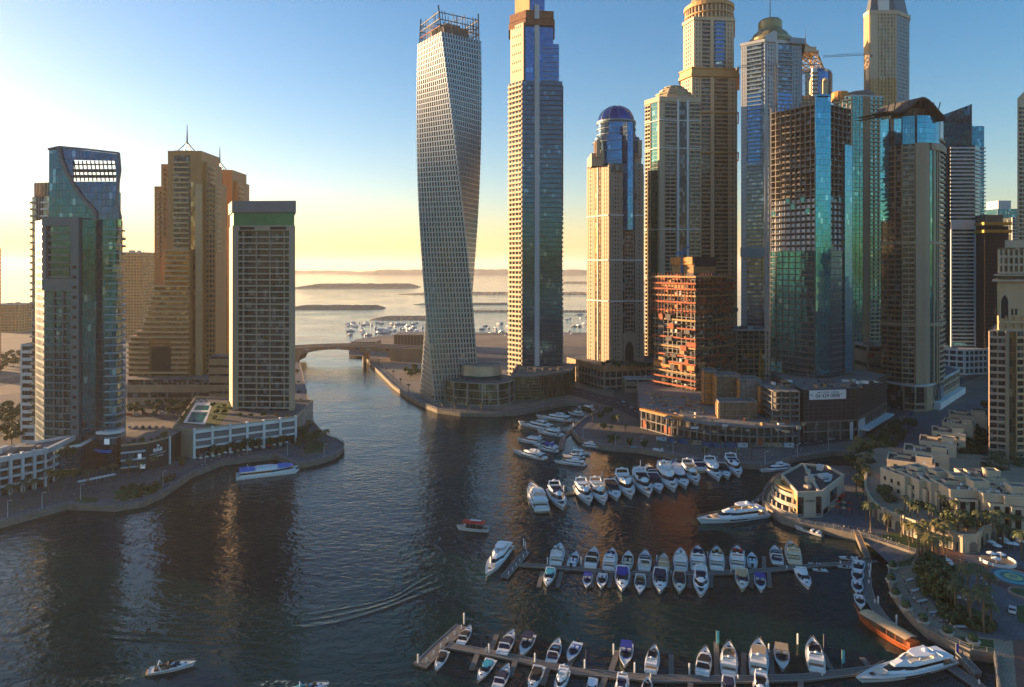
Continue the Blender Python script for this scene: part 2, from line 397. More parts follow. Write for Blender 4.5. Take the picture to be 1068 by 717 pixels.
# water: one sheet to the horizon
m_water, nt, b = newmat('marina_water')
b.inputs['Base Color'].default_value = (0.002, 0.022, 0.024, 1); b.inputs['Roughness'].default_value = 0.06; b.inputs['IOR'].default_value = 1.33; b.inputs['Specular IOR Level'].default_value = 0.42
tc = nn(nt, 'ShaderNodeTexCoord')
mp = nn(nt, 'ShaderNodeMapping'); mp.inputs['Scale'].default_value = (0.7, 1.0, 1.0); mp.inputs['Rotation'].default_value = (0, 0, R(20)); nt.links.new(tc.outputs['Object'], mp.inputs[0])
n1 = nn(nt, 'ShaderNodeTexNoise'); n1.inputs['Scale'].default_value = 0.42; n1.inputs['Detail'].default_value = 3; n1.inputs['Roughness'].default_value = 0.55; n1.inputs['Distortion'].default_value = 0.6
n2 = nn(nt, 'ShaderNodeTexNoise'); n2.inputs['Scale'].default_value = 0.055; n2.inputs['Detail'].default_value = 2; n2.inputs['Distortion'].default_value = 1.0
n3 = nn(nt, 'ShaderNodeTexNoise'); n3.inputs['Scale'].default_value = 0.012; n3.inputs['Detail'].default_value = 2
for n_ in (n1, n2, n3): nt.links.new(mp.outputs[0], n_.inputs['Vector'])
# calmer and rougher patches
mr = nn(nt, 'ShaderNodeMapRange'); mr.inputs[1].default_value = .35; mr.inputs[2].default_value = .65; mr.inputs[3].default_value = .35; mr.inputs[4].default_value = 1.6
nt.links.new(n3.outputs[0], mr.inputs[0])
ml = nn(nt, 'ShaderNodeMath', operation='MULTIPLY'); nt.links.new(n1.outputs[0], ml.inputs[0]); nt.links.new(mr.outputs[0], ml.inputs[1])
ma = nn(nt, 'ShaderNodeMath', operation='MULTIPLY_ADD'); ma.inputs[1].default_value = 1.6; nt.links.new(n2.outputs[0], ma.inputs[0]); nt.links.new(ml.outputs[0], ma.inputs[2])
bp = nn(nt, 'ShaderNodeBump'); bp.inputs['Strength'].default_value = 1.0; bp.inputs['Distance'].default_value = 0.25
nt.links.new(ma.outputs[0], bp.inputs['Height']); nt.links.new(bp.outputs[0], b.inputs['Normal'])
mb = MB(m_water); mb.poly([(-60000, -2000, 0), (60000, -2000, 0), (60000, 60000, 0), (-60000, 60000, 0)]); struct('water', mb)
# haze: one closed box of even air
mh = bpy.data.materials.new('evening_haze'); mh.use_nodes = True; nt = mh.node_tree; nt.nodes.clear()
ou = nn(nt, 'ShaderNodeOutputMaterial'); pv = nn(nt, 'ShaderNodeVolumePrincipled'); nt.links.new(pv.outputs[0], ou.inputs['Volume'])
HAZE = 0.5e-4
pv.inputs['Color'].default_value = (1.0, 0.96, 0.90, 1); pv.inputs['Density'].default_value = HAZE; pv.inputs['Anisotropy'].default_value = 0.25
mb = MB(mh); mb.box((0, 29000, 232), (58000, 60000, 466)); hz = struct('haze', mb, 'stuff')
# ---------------------------------------------------------- land
LZ = 2.0
left_px = [(-700, 720), (-120, 572), (0, 546), (70, 527), (120, 529), (150, 524), (170, 515), (188, 503), (200, 494.5), (232, 482), (262, 478), (287, 475.5),
           (296, 479), (310, 485), (332, 481), (350, 475), (358, 469), (359, 463), (352, 458.5), (343, 455.5), (334, 449), (327, 441), (320, 410), (312.5, 377), (309, 363), (303, 348), (240, 336), (0, 334), (-900, 334)]
leftland = [tuple(G(x, y, LZ)[:2]) for x, y in left_px] + [(-3200, 1000), (-3200, -100), (-500, -100)]
right_px = [(1042, 790), (1041, 720), (1037, 684), (1012, 680), (985, 668), (966, 658), (952, 645), (940, 631), (931, 618), (926, 604), (927, 594), (933, 588), (943, 584.5), (955, 579),
            (925, 569), (895, 560), (860, 552), (835, 547.5), (815, 541), (801, 532), (795, 523), (797, 513), (806, 502), (822, 492), (850, 486), (885, 486), (915, 490), (922, 485), (915, 479.5), (896, 473),
            (870, 471.5), (834, 477), (797, 486.5), (733, 481.5), (700, 475.5), (668, 469.5), (628, 466), (603, 457.5), (596, 448.5), (603, 441.5), (622, 431.5), (626, 425), (610, 421), (590, 420.5), (560, 427), (540, 430.5),
            (515, 432), (480, 431.5), (456, 428), (440, 422), (425, 414), (410, 403), (395, 388), (384, 376), (372, 365), (364, 359), (372, 354), (400, 350), (440, 347), (620, 347), (1600, 347)]
rightland = [(1700, -400), (101, -400)]
rl = [tuple(G(x, y, LZ)[:2]) for x, y in right_px]
# order: counter-clockwise seen from above
def area(p): return sum(a[0] * b[1] - b[0] * a[1] for a, b in zip(p, p[1:] + p[:1])) / 2
def ccw(p): return p if area(p) > 0 else p[::-1]
def coastsmooth(p, i0, i1): return p
rightland = ccw(rl + [(6000, 900), (6000, -300), (rl[0][0], -300)])
leftland = ccw(leftland)
m_ground = paint('urban_ground', (0.14, 0.12, 0.10), .9, var=.35, scale=.02)
for nm, P in (('ground', leftland), ('ground', rightland)):
    mb = MB(m_quay); mb.prism(P, -4, LZ, topmat=m_ground); struct(nm, mb)
def Gs(px, z=LZ): return [tuple(G(x, y, z)[:2]) for x, y in px]
def sheet(name, px, mat, dz, world=False, kind='structure'):
    P = ccw(px if world else Gs(px)); mb = MB(mat); mb.poly([(p[0], p[1], LZ + dz) for p in P]); return struct(name, mb, kind)
def smooth(pts, it=2):
    for _ in range(it):
        q = [pts[0]]
        for a, b in zip(pts, pts[1:]): q += [(a[0] * .75 + b[0] * .25, a[1] * .75 + b[1] * .25), (a[0] * .25 + b[0] * .75, a[1] * .25 + b[1] * .75)]
        pts = q + [pts[-1]]
    return pts
def offs(pts, d):
    ns = normals(pts); return [(p[0] + n[0] * d, p[1] + n[1] * d) for p, n in zip(pts, ns)]
def ribbon(name, pts, d0, d1, mat, z, kind='structure'):
    a, b_ = offs(pts, d0), offs(pts, d1); mb = MB(mat)
    for i in range(len(pts) - 1):
        q = [a[i], a[i + 1], b_[i + 1], b_[i]]
        if area(q) < 0: q = q[::-1]
        mb.poly([(p[0], p[1], z) for p in q])
    return struct(name, mb, kind)
def kerb(name, pts, d0, d1, z0, z1, mat):
    mb = MB(mat); mb.strip(pts, z0, z1, d0, d1); return struct(name, mb)
# coast lines used for promenades (left-to-right as listed); d > 0 is towards the right-hand side of travel
LC = Gs(left_px[1:24]); RC1 = Gs(right_px[29:54]); RC2 = Gs(right_px[13:25]); RC3 = Gs(right_px[1:14])
ribbon('promenade', LC, -8.5, -0.4, m_paveb, LZ + .008); kerb('quay_kerb', LC, -.5, .15, LZ - .6, LZ + .45, m_quay)
ribbon('promenade', RC1, .4, 9, m_pave, LZ + .008); kerb('quay_kerb', RC1, -.15, .5, LZ - .6, LZ + .5, m_quay)
ribbon('promenade', RC2, .4, 7, m_pavetan, LZ + .008); kerb('quay_kerb', RC2, -.15, .5, LZ - .6, LZ + .9, m_quay)
ribbon('promenade', RC3, .4, 9, m_pavetan, LZ + .012); kerb('quay_kerb', RC3, -.15, .5, LZ - .6, LZ + .7, m_quay)
# surfaces
sheet('pavement', [(-60, 540), (0, 528), (60, 515), (120, 505), (175, 500), (228, 478), (290, 470), (320, 470), (300, 440), (180, 440), (100, 470), (0, 500), (-60, 500)], m_pave, .004)
sheet('road', [(-100, 470), (0, 456), (60, 440), (60, 425), (0, 437), (-100, 450)], m_asph, .012)
sheet('road', [(128, 440), (190, 438), (246, 425), (246, 418), (190, 424), (128, 426)], m_asph, .012)
sheet('sand', [(-900, 425), (0, 412), (60, 405), (60, 345), (-900, 340)], m_sandy, .004)
sheet('road', [(-300, 420), (0, 403), (60, 391), (60, 386), (0, 396), (-300, 409)], m_asph, .012)
sheet('road', [(-300, 378), (10, 372), (60, 367), (60, 364), (10, 367), (-300, 371)], m_asph, .012)
sheet('parking_lot', [(128, 452), (178, 448), (190, 440), (128, 441)], m_pavetan, .012)
sheet('lawn', [(128, 524), (165, 513), (150, 505), (118, 513)], m_grass, .016)
sheet('lawn', [(75, 524), (100, 525), (104, 520), (84, 519)], m_grass, .016)
sheet('lawn', [(318, 474), (336, 471), (341, 463), (330, 460), (316, 466)], m_grass, .016)
sheet('promenade', [(313, 378), (325, 441), (306, 447), (304, 378)], m_pavetan, .006)
# centre and right
sheet('pavement', [(384, 378), (440, 420), (530, 428), (600, 418), (640, 430), (640, 395), (440, 372), (400, 372)], m_pavetan, .004)
sheet('road', [(364, 371), (445, 377), (700, 377), (700, 371), (445, 367.5), (364, 363)], m_asph, .012)
sheet('road', [(594, 412), (640, 425), (700, 455), (735, 464), (790, 468), (840, 466), (900, 458), (935, 436), (1000, 402), (1040, 384), (1030, 378), (985, 396), (925, 428), (890, 452), (835, 460), (740, 458), (705, 447), (650, 418), (600, 404)], m_asph, .012)
sheet('pavement', [(880, 500), (940, 440), (1068, 400), (1400, 400), (1500, 760), (1045, 760), (1038, 682), (940, 600), (900, 562), (860, 550), (800, 528), (806, 504), (850, 488)], m_paveb, .004)
sheet('sand', [(384, 366), (445, 362), (760, 360), (760, 349), (445, 350), (384, 354)], m_sandy, .004)
# road markings
def dashes(name, px, w_=.35, dash=4, gap=6, z=.02):
    P = Gs(px); L = plen(P); mb = MB(m_line); s = 0
    while s + dash < L:
        e = sub(P, s / L, (s + dash) / L); a, b_ = offs([e[0], e[-1]], -w_ / 2), offs([e[0], e[-1]], w_ / 2)
        q = [a[0], a[1], b_[1], b_[0]]; q = q if area(q) > 0 else q[::-1]
        mb.poly([(p[0], p[1], LZ + z) for p in q]); s += dash + gap
    return struct(name, mb)
dashes('road_marking', [(600, 408), (648, 421), (703, 451), (738, 461), (790, 464), (836, 463), (893, 455), (930, 432), (992, 399), (1034, 381)])
dashes('road_marking', [(-200, 460), (0, 446), (60, 433)]); dashes('road_marking', [(-300, 414), (0, 399.5), (60, 388.5)])
dashes('road_marking', [(364, 367), (445, 372), (700, 374)]); dashes('road_marking', [(128, 433), (190, 431), (246, 421.5)])
# plaza
c = G(1057, 603, LZ)
for k, (r, mt) in enumerate(((10.8, m_paver), (9.6, paint('brown_ring_paving', (0.10, 0.045, 0.035), .7, var=.2)), (7.6, m_paver))):
    mb = MB(mt); mb.poly([(x, y, LZ + .020 + .004 * k) for x, y in ellipse(c.x, c.y, r, r, 48)]); struct('plaza_paving', mb)
sheet('plaza_paving', [(955, 580), (990, 572), (1068, 575), (1200, 590), (1200, 640), (1040, 640), (990, 640), (975, 600)], paint('plaza_grey_paving', (0.12, 0.12, 0.13), .8, var=.25, scale=.4), .016)
sheet('plaza_paving', [(955, 575), (1000, 566), (1010, 590), (985, 592), (965, 588)], m_paver, .020)
sheet('path', [(1046, 668), (1100, 668), (1180, 760), (1062, 760)], m_paver, .015)
sheet('path', [(1043, 670), (1056, 668), (1064, 760), (1050, 760)], m_pavetan, .020)
sheet('lawn', [(1000, 664), (1036, 668), (1037, 680), (1012, 677)], m_grass, .024)
sheet('lawn', [(936, 591), (944, 580), (955, 578), (950, 590)], m_grass, .024)
sheet('lawn', [(985, 650), (1040, 655), (1030, 640), (1000, 630), (980, 620)], m_grass, .024)
sheet('lawn', [(1060, 632), (1120, 632), (1120, 655), (1062, 650)], m_grass, .028)
sheet('lawn', [(968, 598), (985, 592), (1000, 625), (985, 640), (965, 615)], m_grass, .024)
sheet('lawn', [(915, 560), (950, 573), (975, 570), (935, 555)], m_grass, .020)
sheet('lawn', [(885, 478), (930, 470), (925, 452), (905, 460)], m_grass, .019)
# ------------------------------------------------ islands and far shore
m_isle = paint('hazy_island_scrub', (0.26, 0.19, 0.12), .95, var=.4, scale=.004)  # scrub lightened so its colour carries the distant haze
def island(px0, px1, py, height, depth, seed, mat=m_isle, rough=.5, label=None):
    D = CAMH * F / (py - YH); x0, x1 = X(px0, D), X(px1, D); rr = random.Random(seed); n = 150; mb = MB(mat)
    rows = []
    for j, (t, hz_) in enumerate(((0, 0), (.12, .55), (.4, 1), (.75, .8), (1, 0))):
        row = []
        for i in range(n + 1):
            u = i / n; env = min(1, math.sin(PI * u) * 2.2) ** .7 if 0 < u < 1 else 0
            row.append((x0 + (x1 - x0) * u, D + depth * t * (.35 + .65 * env) , max(0, height * hz_ * env * (1 - rough * rr.random())) - (0.3 if hz_ == 0 else 0)))
        rows.append(row)
    for a, b_ in zip(rows, rows[1:]):
        for i in range(n): mb.poly([a[i], a[i + 1], b_[i + 1], b_[i]])
    return struct('island', mb)
island(296, 432, 301.5, 18, 600, 1); island(290, 398, 323.5, 7, 160, 2); island(384, 470, 334.5, 4, 110, 3, m_sandy, .3)
island(412, 700, 308, 6, 260, 4); island(470, 640, 326, 3, 60, 5, m_sandy, .3); island(430, 560, 318, 4, 60, 8, m_sandy, .3)
island(575, 720, 296, 10, 400, 6)
def hills(x0, x1, D, h, seed):
    rr = random.Random(seed); mb = MB(m_isle); n = 60; row = []; z = 0
    for i in range(n + 1):
        u = i / n; z = z * .6 + rr.random() * .4; row.append((x0 + (x1 - x0) * u, h * (.45 + .55 * z) * min(1, 6 * u, 6 * (1 - u))))
    for (xa, za), (xb, zb) in zip(row, row[1:]):
        mb.poly([(xa, D, -1), (xb, D, -1), (xb, D + 300, zb), (xa, D + 300, za)]); mb.poly([(xa, D + 300, za), (xb, D + 300, zb), (xb, D + 900, -1), (xa, D + 900, -1)])
    return struct('hills', mb)
hills(-2300, 1400, 8200, 75, 3); hills(-6800, -1800, 9500, 60, 5)
# ------------------------------------------------ bridge
D0 = 693
t = T('road_bridge', 'low concrete road bridge with a shallow arch over the channel mouth', 'bridge', (X(345, D0), D0, 0))
mb = MB(m_tan); xa, xb = X(296, D0), X(440, D0); n = 40
for side, yy in ((0, D0), (1, D0 + 26)):
    pass
top, botm = [], []
for i in range(n + 1):
    u = i / n; x = xa + (xb - xa) * u; zt = 14.6 + 2.2 * math.sin(PI * min(1, u * 1.1)); px = CX + x / D0 * F
    if px < 312: zb = 2
    elif px < 383: v = (px - 312) / 71; zb = zt - 2.6 - 4.2 * (2 * v - 1) ** 2
    elif px < 405: zb = zt - 4.2
    else: zb = 2
    top.append((x, zt)); botm.append((x, min(zb, zt - 2.6)))
for i in range(n):
    for yy, s in ((D0, 1), (D0 + 26, -1)):
        q = [(botm[i][0], yy, botm[i][1]), (botm[i + 1][0], yy, botm[i + 1][1]), (top[i + 1][0], yy, top[i + 1][1]), (top[i][0], yy, top[i][1])]
        mb.poly(q if s > 0 else q[::-1])
    mb.poly([(botm[i][0], D0 + 26, botm[i][1]), (botm[i + 1][0], D0 + 26, botm[i + 1][1]), (botm[i + 1][0], D0, botm[i + 1][1]), (botm[i][0], D0, botm[i][1])])
t.part('span', mb)
mb = MB(m_asph)
for i in range(n): mb.poly([(top[i][0], D0, top[i][1]), (top[i + 1][0], D0, top[i + 1][1]), (top[i + 1][0], D0 + 26, top[i + 1][1]), (top[i][0], D0 + 26, top[i][1])])
t.part('deck', mb)
for yy in (D0 - .25, D0 + 13, D0 + 25.8):
    mb = MB(m_sand)
    for i in range(n): mb.bar((top[i][0], yy, top[i][1] + .45), (top[i + 1][0], yy, top[i + 1][1] + .45), .9)
    t.part('parapet', mb)
for px in (379,):
    for yy in (D0 + 5, D0 + 20): mb = MB(m_tan); mb.lathe((X(px, D0), yy, -2), [(2, 0), (2, 11.5)], 12); t.part('pier', mb)
t.fin()
BRIDGE_TOP = lambda x: 14.6 + 2.2 * math.sin(PI * min(1, (x - xa) / (xb - xa) * 1.1))
# ============================================================ TOWERS
def body(t, poly, z0, z1, mat, name='glazing', top=None, **kw):
    m = MB(mat); m.prism(poly, z0, z1, topmat=top or m_roof, **kw); return t.part(name, m)
# ---------------------------------------------------- twisted tower
def twisted():
    cx, cy, S = X(468.5, 510), 510, 34.0; H = 268.0; NF = 72; fh = H / NF
    t = T('twisted_tower', 'slender silver grey tower that twists a quarter turn as it rises', 'tower', (cx, cy, 2))
    ang = lambda z: R(26 - 90 * z / 305)
    def sq(s, a): return [(cx + x * math.cos(a) - y * math.sin(a), cy + x * math.sin(a) + y * math.cos(a)) for x, y in ((-s, -s), (-s*.0, -s), (s, -s), (s, 0), (s, s), (0, s), (-s, s), (-s, 0))]
    m = MB(g_silver); n = 0; h = S / 2 - .7
    for k in range(NF + 1):
        z = k * fh + 2
        for p in sq(h, ang(z)): m.v.append((p[0], p[1], z))
    for k in range(NF):
        for i in range(8):
            j = (i + 1) % 8; u = i * h
            m.face([k * 8 + i, k * 8 + j, (k + 1) * 8 + j, (k + 1) * 8 + i], [(u, k * 3.6), (u + h, k * 3.6), (u + h, k * 3.6 + 3.6), (u, k * 3.6 + 3.6)])
    m.face([NF * 8 + i for i in range(8)], None, m_roof)
    t.part('glazing', m)
    # one storey of panels and columns, turned a little more on every floor
    m = MB(paint('silver_cladding', (0.36, 0.40, 0.42), .32, .55, var=.10)); P = [(-S / 2, -S / 2), (S / 2, -S / 2), (S / 2, S / 2), (-S / 2, S / 2)]
    m.strip(P, 0, .8, -.3, .28, closed=True)
    nb = 15
    for s in range(4):
        a, b_ = Vector(P[s]), Vector(P[(s + 1) % 4])
        for i in range(nb + 1):
            c = a.lerp(b_, i / nb); w_ = .95
            if i == nb: continue
            m.box((c.x, c.y, .95 + (fh - .95) / 2 - .02), (w_ if s % 2 == 0 else 1.1, 1.1 if s % 2 == 0 else w_, fh - .97))
    me = m.mesh('storey_frame')
    for k in range(NF):
        o = newobj('storey_frame', me, t.e, (0, 0, k * fh)); o.rotation_euler.z = ang(k * fh + 2 + fh / 2)
    # unfinished crown
    z0 = H + 2; rnd = random.Random(4); m_cage = paint('dark_cage_steel', (.12, .11, .10), .6, .3)
    m = MB(m_conc); m.strip(sq(h - 6, ang(z0)), z0, z0 + 9, -1, 0, closed=True); m.box((cx, cy, z0 + 6), (12, 12, 12), ang(z0)); t.part('core_top', m)
    for k in range(1, 4):
        m = MB(m_rust if k == 1 else m_cage); m.strip(sq(h, ang(z0 + k * 6)), z0 + k * 5 - .5, z0 + k * 5, -.3, .3, closed=True); t.rep('ring_beam', m)
    for s in range(4):
        for i in range(14):
            f = i / 14
            pts = []
            for k in range(7):
                z = z0 + k * 3.3; q = sq(h, ang(z)); cs = [q[0], q[2], q[4], q[6]]; a, b_ = Vector(cs[s]), Vector(cs[(s + 1) % 4]); c = a.lerp(b_, f); pts.append((c.x, c.y, z))
            hgt = 7 if i == 0 else rnd.choice([4, 5, 6, 6])
            m = MB(m_cage)
            for p, q in zip(pts[:hgt], pts[1:hgt]): m.bar(p, q, .8 if i == 0 else .45)
            t.rep('post', m)
    for (dx, dy, a, hh) in ((-4, 3, .4, 20), (6, -2, 2.4, 22), (12, 6, .2, 18)):
        m = MB(m_dsteel); hh -= 3; m.bar((cx + dx, cy + dy, z0 + 10), (cx + dx, cy + dy, z0 + hh), .7)
        m.bar((cx + dx - 7 * math.cos(a), cy + dy - 7 * math.sin(a), z0 + hh - 3), (cx + dx + 9 * math.cos(a), cy + dy + 9 * math.sin(a), z0 + hh - 2.4), .5); t.rep('derrick', m)
    t.fin()
    # its low curved base with the garden roof
    t = T('podium_building', 'low curved glass podium with a raised pale drum, at the foot of the twisted tower', 'building', (X(505, 492), 492, 2))
    D = 478; pl = [(X(464, 487), 489), (X(475, 479), 479), (X(500, 472), 472), (X(520, 471), 471), (X(532, 480), 480), (X(540, 500), 500), (X(500, 530), 530), (X(468, 500), 500)]
    body(t, pl, 2, 17.5, g_olive)
    for z in (2.0, 6.4, 12, 17.2): 
        m = MB(m_steel); m.strip(pl, z, z + .55, -.2, .5, closed=True); t.rep('floor_band', m)
    dr = ellipse(X(502, 493), 495, 15, 11, 20); body(t, dr, 17.5, 28, paint('pale_gold_drum', (.55, .48, .34), .35, .3, var=.2), 'roof_drum')
    m = MB(m_steel); m.strip(dr, 27.4, 28.3, -.2, .4, closed=True); t.part('drum_rim', m)
    m = MB(g_teal); m.strip(dr, 17.6, 20.5, 0.05, .3, closed=True); t.part('drum_glazing', m)
    for s in range(8):
        m = MB(m_steel); p = sub(pl[:6], s / 7.01, min(1, s / 7.01 + .012)); m.strip([p[0], p[-1]], 2, 17.2, .1, .7); t.rep('fin', m)
    t.fin()
twisted()
# ---------------------------------------------------- tall gold-and-blue tower beside it
def tallgold():
    D = 538; t = T('stepped_skyscraper', 'very tall tapering tower with golden balconies on its left and a rusty collar on top', 'tower', (X(558, D), D + 18, 2))
    Zt = lambda py: Z(py, D)
    # plan: left flank turned towards the sun, right flank glass
    def plan(x0, xc, x1, dep=38): return [(X(x0, D + 12), D + 12), (X(xc, D), D), (X(x1, D + 3), D + 3), (X(x1, D + dep), D + dep), (X(x0, D + dep), D + dep)]
    P = plan(531, 545, 586); z84 = Zt(84)
    body(t, P, 2, z84, g_slate)
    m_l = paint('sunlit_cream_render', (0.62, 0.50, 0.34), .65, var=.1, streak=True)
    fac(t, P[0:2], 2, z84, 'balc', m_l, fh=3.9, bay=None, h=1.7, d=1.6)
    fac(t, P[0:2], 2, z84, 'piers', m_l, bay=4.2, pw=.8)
    fac(t, P[1:3], 2, z84, 'lines', m_dsteel, fh=3.9, bay=None, f0=0, f1=.28)
    m = MB(m_pale); e = sub(P[1:3], .30, .42); m.strip(e, 2, Zt(5), .1, 1.6); t.part('service_shaft', m)
    m_dpan = paint('dark_slate_panel', (.09, .11, .12), .5, var=.1)
    fac(t, P[1:3], 2, z84, 'slab', m_dpan, fh=3.9, bay=None, f0=.46, f1=1, h=.45, d=1.1, names='balcony')
    fac(t, P[1:3], 2, z84, 'slab', m_dpan, fh=3.9, bay=None, f0=.1, f1=.28, h=.5, d=.8, names='balcony')
    fac(t, P[2:4], 2, z84, 'slab', m_dpan, fh=3.9, bay=6, h=.5, d=1.2)
    for py in (172, 188, 250, 330):
        pass
    z43 = Zt(45); P2 = plan(533, 548, 583, 34); body(t, P2, z84, z43, g_blue)
    fac(t, P2[1:3], z84, z43, 'lines', m_bgrey, fh=3.9, bay=None, f0=.5, f1=1, h=.6, d=.5)
    P3 = plan(534, 548, 577, 32); z22 = Zt(24); body(t, P3, z43, z22, g_blue)
    # smooth sunlit fin wall on the left
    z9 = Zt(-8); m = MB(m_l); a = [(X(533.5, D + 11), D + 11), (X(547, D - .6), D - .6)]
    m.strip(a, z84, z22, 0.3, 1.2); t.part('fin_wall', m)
    for j in range(6):
        for i in range(5):
            w_ = MB(m_black); e = sub(a, .15 + .15 * i, .15 + .15 * i + .05); w_.strip(e, z84 + 8 + j * 7, z84 + 9.6 + j * 7, 1.21, 1.26); t.rep('window', w_)
    # formwork collar
    P4 = plan(533, 549, 576, 32); m = MB(paint('weathered_collar', (.20, .085, .045), .8, var=.3, scale=.4)); m.strip(P4, z22 - 2, Zt(20), .2, 2.0, closed=True); m.strip(P4, Zt(19), Zt(11), -2.5, 1.2, closed=True); t.part('formwork_collar', m)
    P5 = plan(538, 553, 568, 26); body(t, P5, z22, Zt(-2), g_blue); m = MB(m_gold); m.strip([P5[0], P5[1]], z22, Zt(-14), .1, 1); t.part('fin_wall', m)
    body(t, inset(P5, 3), Zt(-2), Zt(-25), m_conc, 'core_top')
    t.fin()
    # podium
    t = T('podium_building', 'long low podium of ribbed bronze cladding at the foot of the very tall tower', 'building', (X(565, 500), 500, 2))
    pl = [(X(534, 490), 490), (X(562, 492), 492), (X(596, 514), 514), (X(600, 545), 545), (X(540, 545), 545)]
    body(t, pl, 2, 20, g_olive)
    mr_ = paint('bronze_louvres', (.17, .12, .07), .5, .3, var=.3)
    fac(t, pl[0:2], 2, 20, 'bands', mr_, fh=2.2, bay=None, h=1.1, d=.5); fac(t, pl[1:3], 2, 20, 'grid', mr_, fh=9, bay=2.2, h=.5, pw=.6)
    m = MB(m_conc); m.strip(pl, 19.4, 21.0, -.4, .7, closed=True); t.part('parapet', m)
    for i in range(6): m = MB(m_roof); m.box((X(545 + i * 8, 515), 512 + (i % 2) * 6, 21.2), (4, 3, 2.4)); t.rep('plant_unit', m)
    t.fin()
tallgold()
# ---------------------------------------------------- blue dome tower
def bluedome():
    D = 558; zz = lambda py: Z(py, D); t = T('domed_tower', 'pink beige tower with a blue glass bow and a dark blue dome', 'tower', (X(642, D), D + 20, 2))
    P = pxrect(615, 672, D + 6, 38); P[0] = (X(612.5, D + 24), D + 24); P = [P[0], (X(637, D), D), (X(671, D + 7), D + 7), (X(671, D + 44), D + 44), (X(616, D + 50), D + 50)]
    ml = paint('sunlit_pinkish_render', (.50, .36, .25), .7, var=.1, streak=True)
    body(t, P, 2, zz(170), g_dark)
    # left flank: two solid piers with small openings and a bronze glass slot
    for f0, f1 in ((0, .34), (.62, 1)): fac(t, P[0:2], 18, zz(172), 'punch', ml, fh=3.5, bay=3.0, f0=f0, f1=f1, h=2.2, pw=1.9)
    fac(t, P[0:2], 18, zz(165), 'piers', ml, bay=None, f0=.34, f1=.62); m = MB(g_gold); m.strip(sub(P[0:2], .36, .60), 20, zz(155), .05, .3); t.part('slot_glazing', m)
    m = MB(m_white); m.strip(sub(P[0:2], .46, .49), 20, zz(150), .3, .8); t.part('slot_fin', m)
    # front: window bays, central recess with arch at the foot
    fac(t, P[1:3], 18, zz(180), 'punch', m_pink, fh=3.5, bay=3.0, f0=0, f1=.36, h=1.9, pw=1.5)
    fac(t, P[1:3], 18, zz(172), 'punch', m_pink, fh=3.5, bay=3.0, f0=.74, f1=1, h=1.9, pw=1.5)
    fac(t, P[1:3], zz(348), zz(200), 'balc', m_pink, fh=3.5, bay=3.2, f0=.42, f1=.70, h=1.0, d=.6)
    fac(t, P[2:4], 18, zz(180), 'punch', m_pink, fh=3.5, bay=3.6)
    m = MB(g_blue); e = sub(P[1:3], .40, .72); q = [e[0], ((e[0][0] * .7 + e[-1][0] * .3), e[0][1] - 3.5), ((e[0][0] * .3 + e[-1][0] * .7), e[0][1] - 3), e[-1]]
    m.strip(q, zz(240), zz(128), 0.1, .8); t.part('bow_glazing', m)
    for py in (272, 225, 315): 
        m = MB(m_white); m.strip(P[0:3], zz(py), zz(py) + .9, .5, .9); t.rep('string_course', m)
    for py in (205,): m = MB(m_dsteel); m.strip(sub(P[1:3], .38, .76), zz(py) - 2, zz(py) + 3, .5, 2.4); t.part('hoist_deck', m)
    # arch panel
    e = sub(P[1:3], .38, .74); m = MB(m_pink); m.strip(e, 18, zz(348), .3, 1.0); t.part('arch_wall', m)
    m = MB(m_black); a, b_ = Vector(e[0]), Vector(e[-1]); pts = []
    for k in range(13):
        an = PI * k / 12; c = a.lerp(b_, .5 + .36 * math.cos(an)); pts.append((c.x, c.y - 1.25, 28 + 9 * math.sin(an)))
    lo = a.lerp(b_, .86), a.lerp(b_, .14); pts = [(lo[1].x, lo[1].y - 1.25, 18.2), (lo[0].x, lo[0].y - 1.25, 18.2)] + pts
    m.poly(pts); t.part('arch_window', m)
    # crown: stepped shoulders, drum, dome
    cx, cy = X(643, D + 20), D + 22
    body(t, pxrect(617, 669, D + 8, 34), zz(172), zz(158), ml, 'shoulder')
    for k, (rx, p0, p1) in enumerate(((20, 172, 140), (16.5, 140, 122))):
        el = ellipse(cx, cy, rx, rx * .9, 24); body(t, el, zz(p0), zz(p1), g_blue, 'drum')
        for j in range(3):
            m = MB(m_bgrey); z = zz(p0) + (j + .5) * (zz(p1) - zz(p0)) / 3; m.strip(el, z, z + .6, 0, .6, closed=True); t.rep('drum_ring', m)
    for s in (-1, 1):
        for k in range(4): m = MB(ml); m.box((cx + s * (17.5 + .8 * (k % 2)), cy - 16 + 3.4 * k, zz(160) + (zz(148) - zz(160)) / 2), (3, 1.6, zz(146) - zz(164))); t.rep('turret', m)
    prof = [(15.5 * math.cos(a) + .05, 14 * math.sin(a)) for a in [R(x) for x in range(0, 91, 10)]]
    m = MB(m_bdome); m.lathe((cx, cy, zz(122)), prof, 28); t.part('dome', m, smooth=True)
    m = MB(m_bgrey); m.lathe((cx, cy, zz(122) - 1.2), [(16.8, 0), (16.8, 1.4), (15, 1.6)], 28); t.part('dome_rim', m)
    for k in range(12):
        a = 2 * PI * k / 12; m = MB(m_bgrey); 
        for u in range(6):
            b0, b1 = R(u * 15), R(u * 15 + 15); m.bar((cx + 15.8 * math.cos(b0) * math.cos(a), cy + 15.8 * math.cos(b0) * math.sin(a), zz(122) + 14.2 * math.sin(b0)), (cx + 15.8 * math.cos(b1) * math.cos(a), cy + 15.8 * math.cos(b1) * math.sin(a), zz(122) + 14.2 * math.sin(b1)), .35)
        t.rep('dome_rib', m)
    t.fin()
    D = 533; t = T('podium_building', 'three storey podium with an orange sunlit side and planted roof, under the blue domed tower', 'building', (X(640, D), D + 15, 2))
    P = [(X(592, 585), 585), (X(630, D), D), (X(686, D + 12), D + 12), (X(700, D + 60), D + 60), (X(620, D + 90), D + 90)]
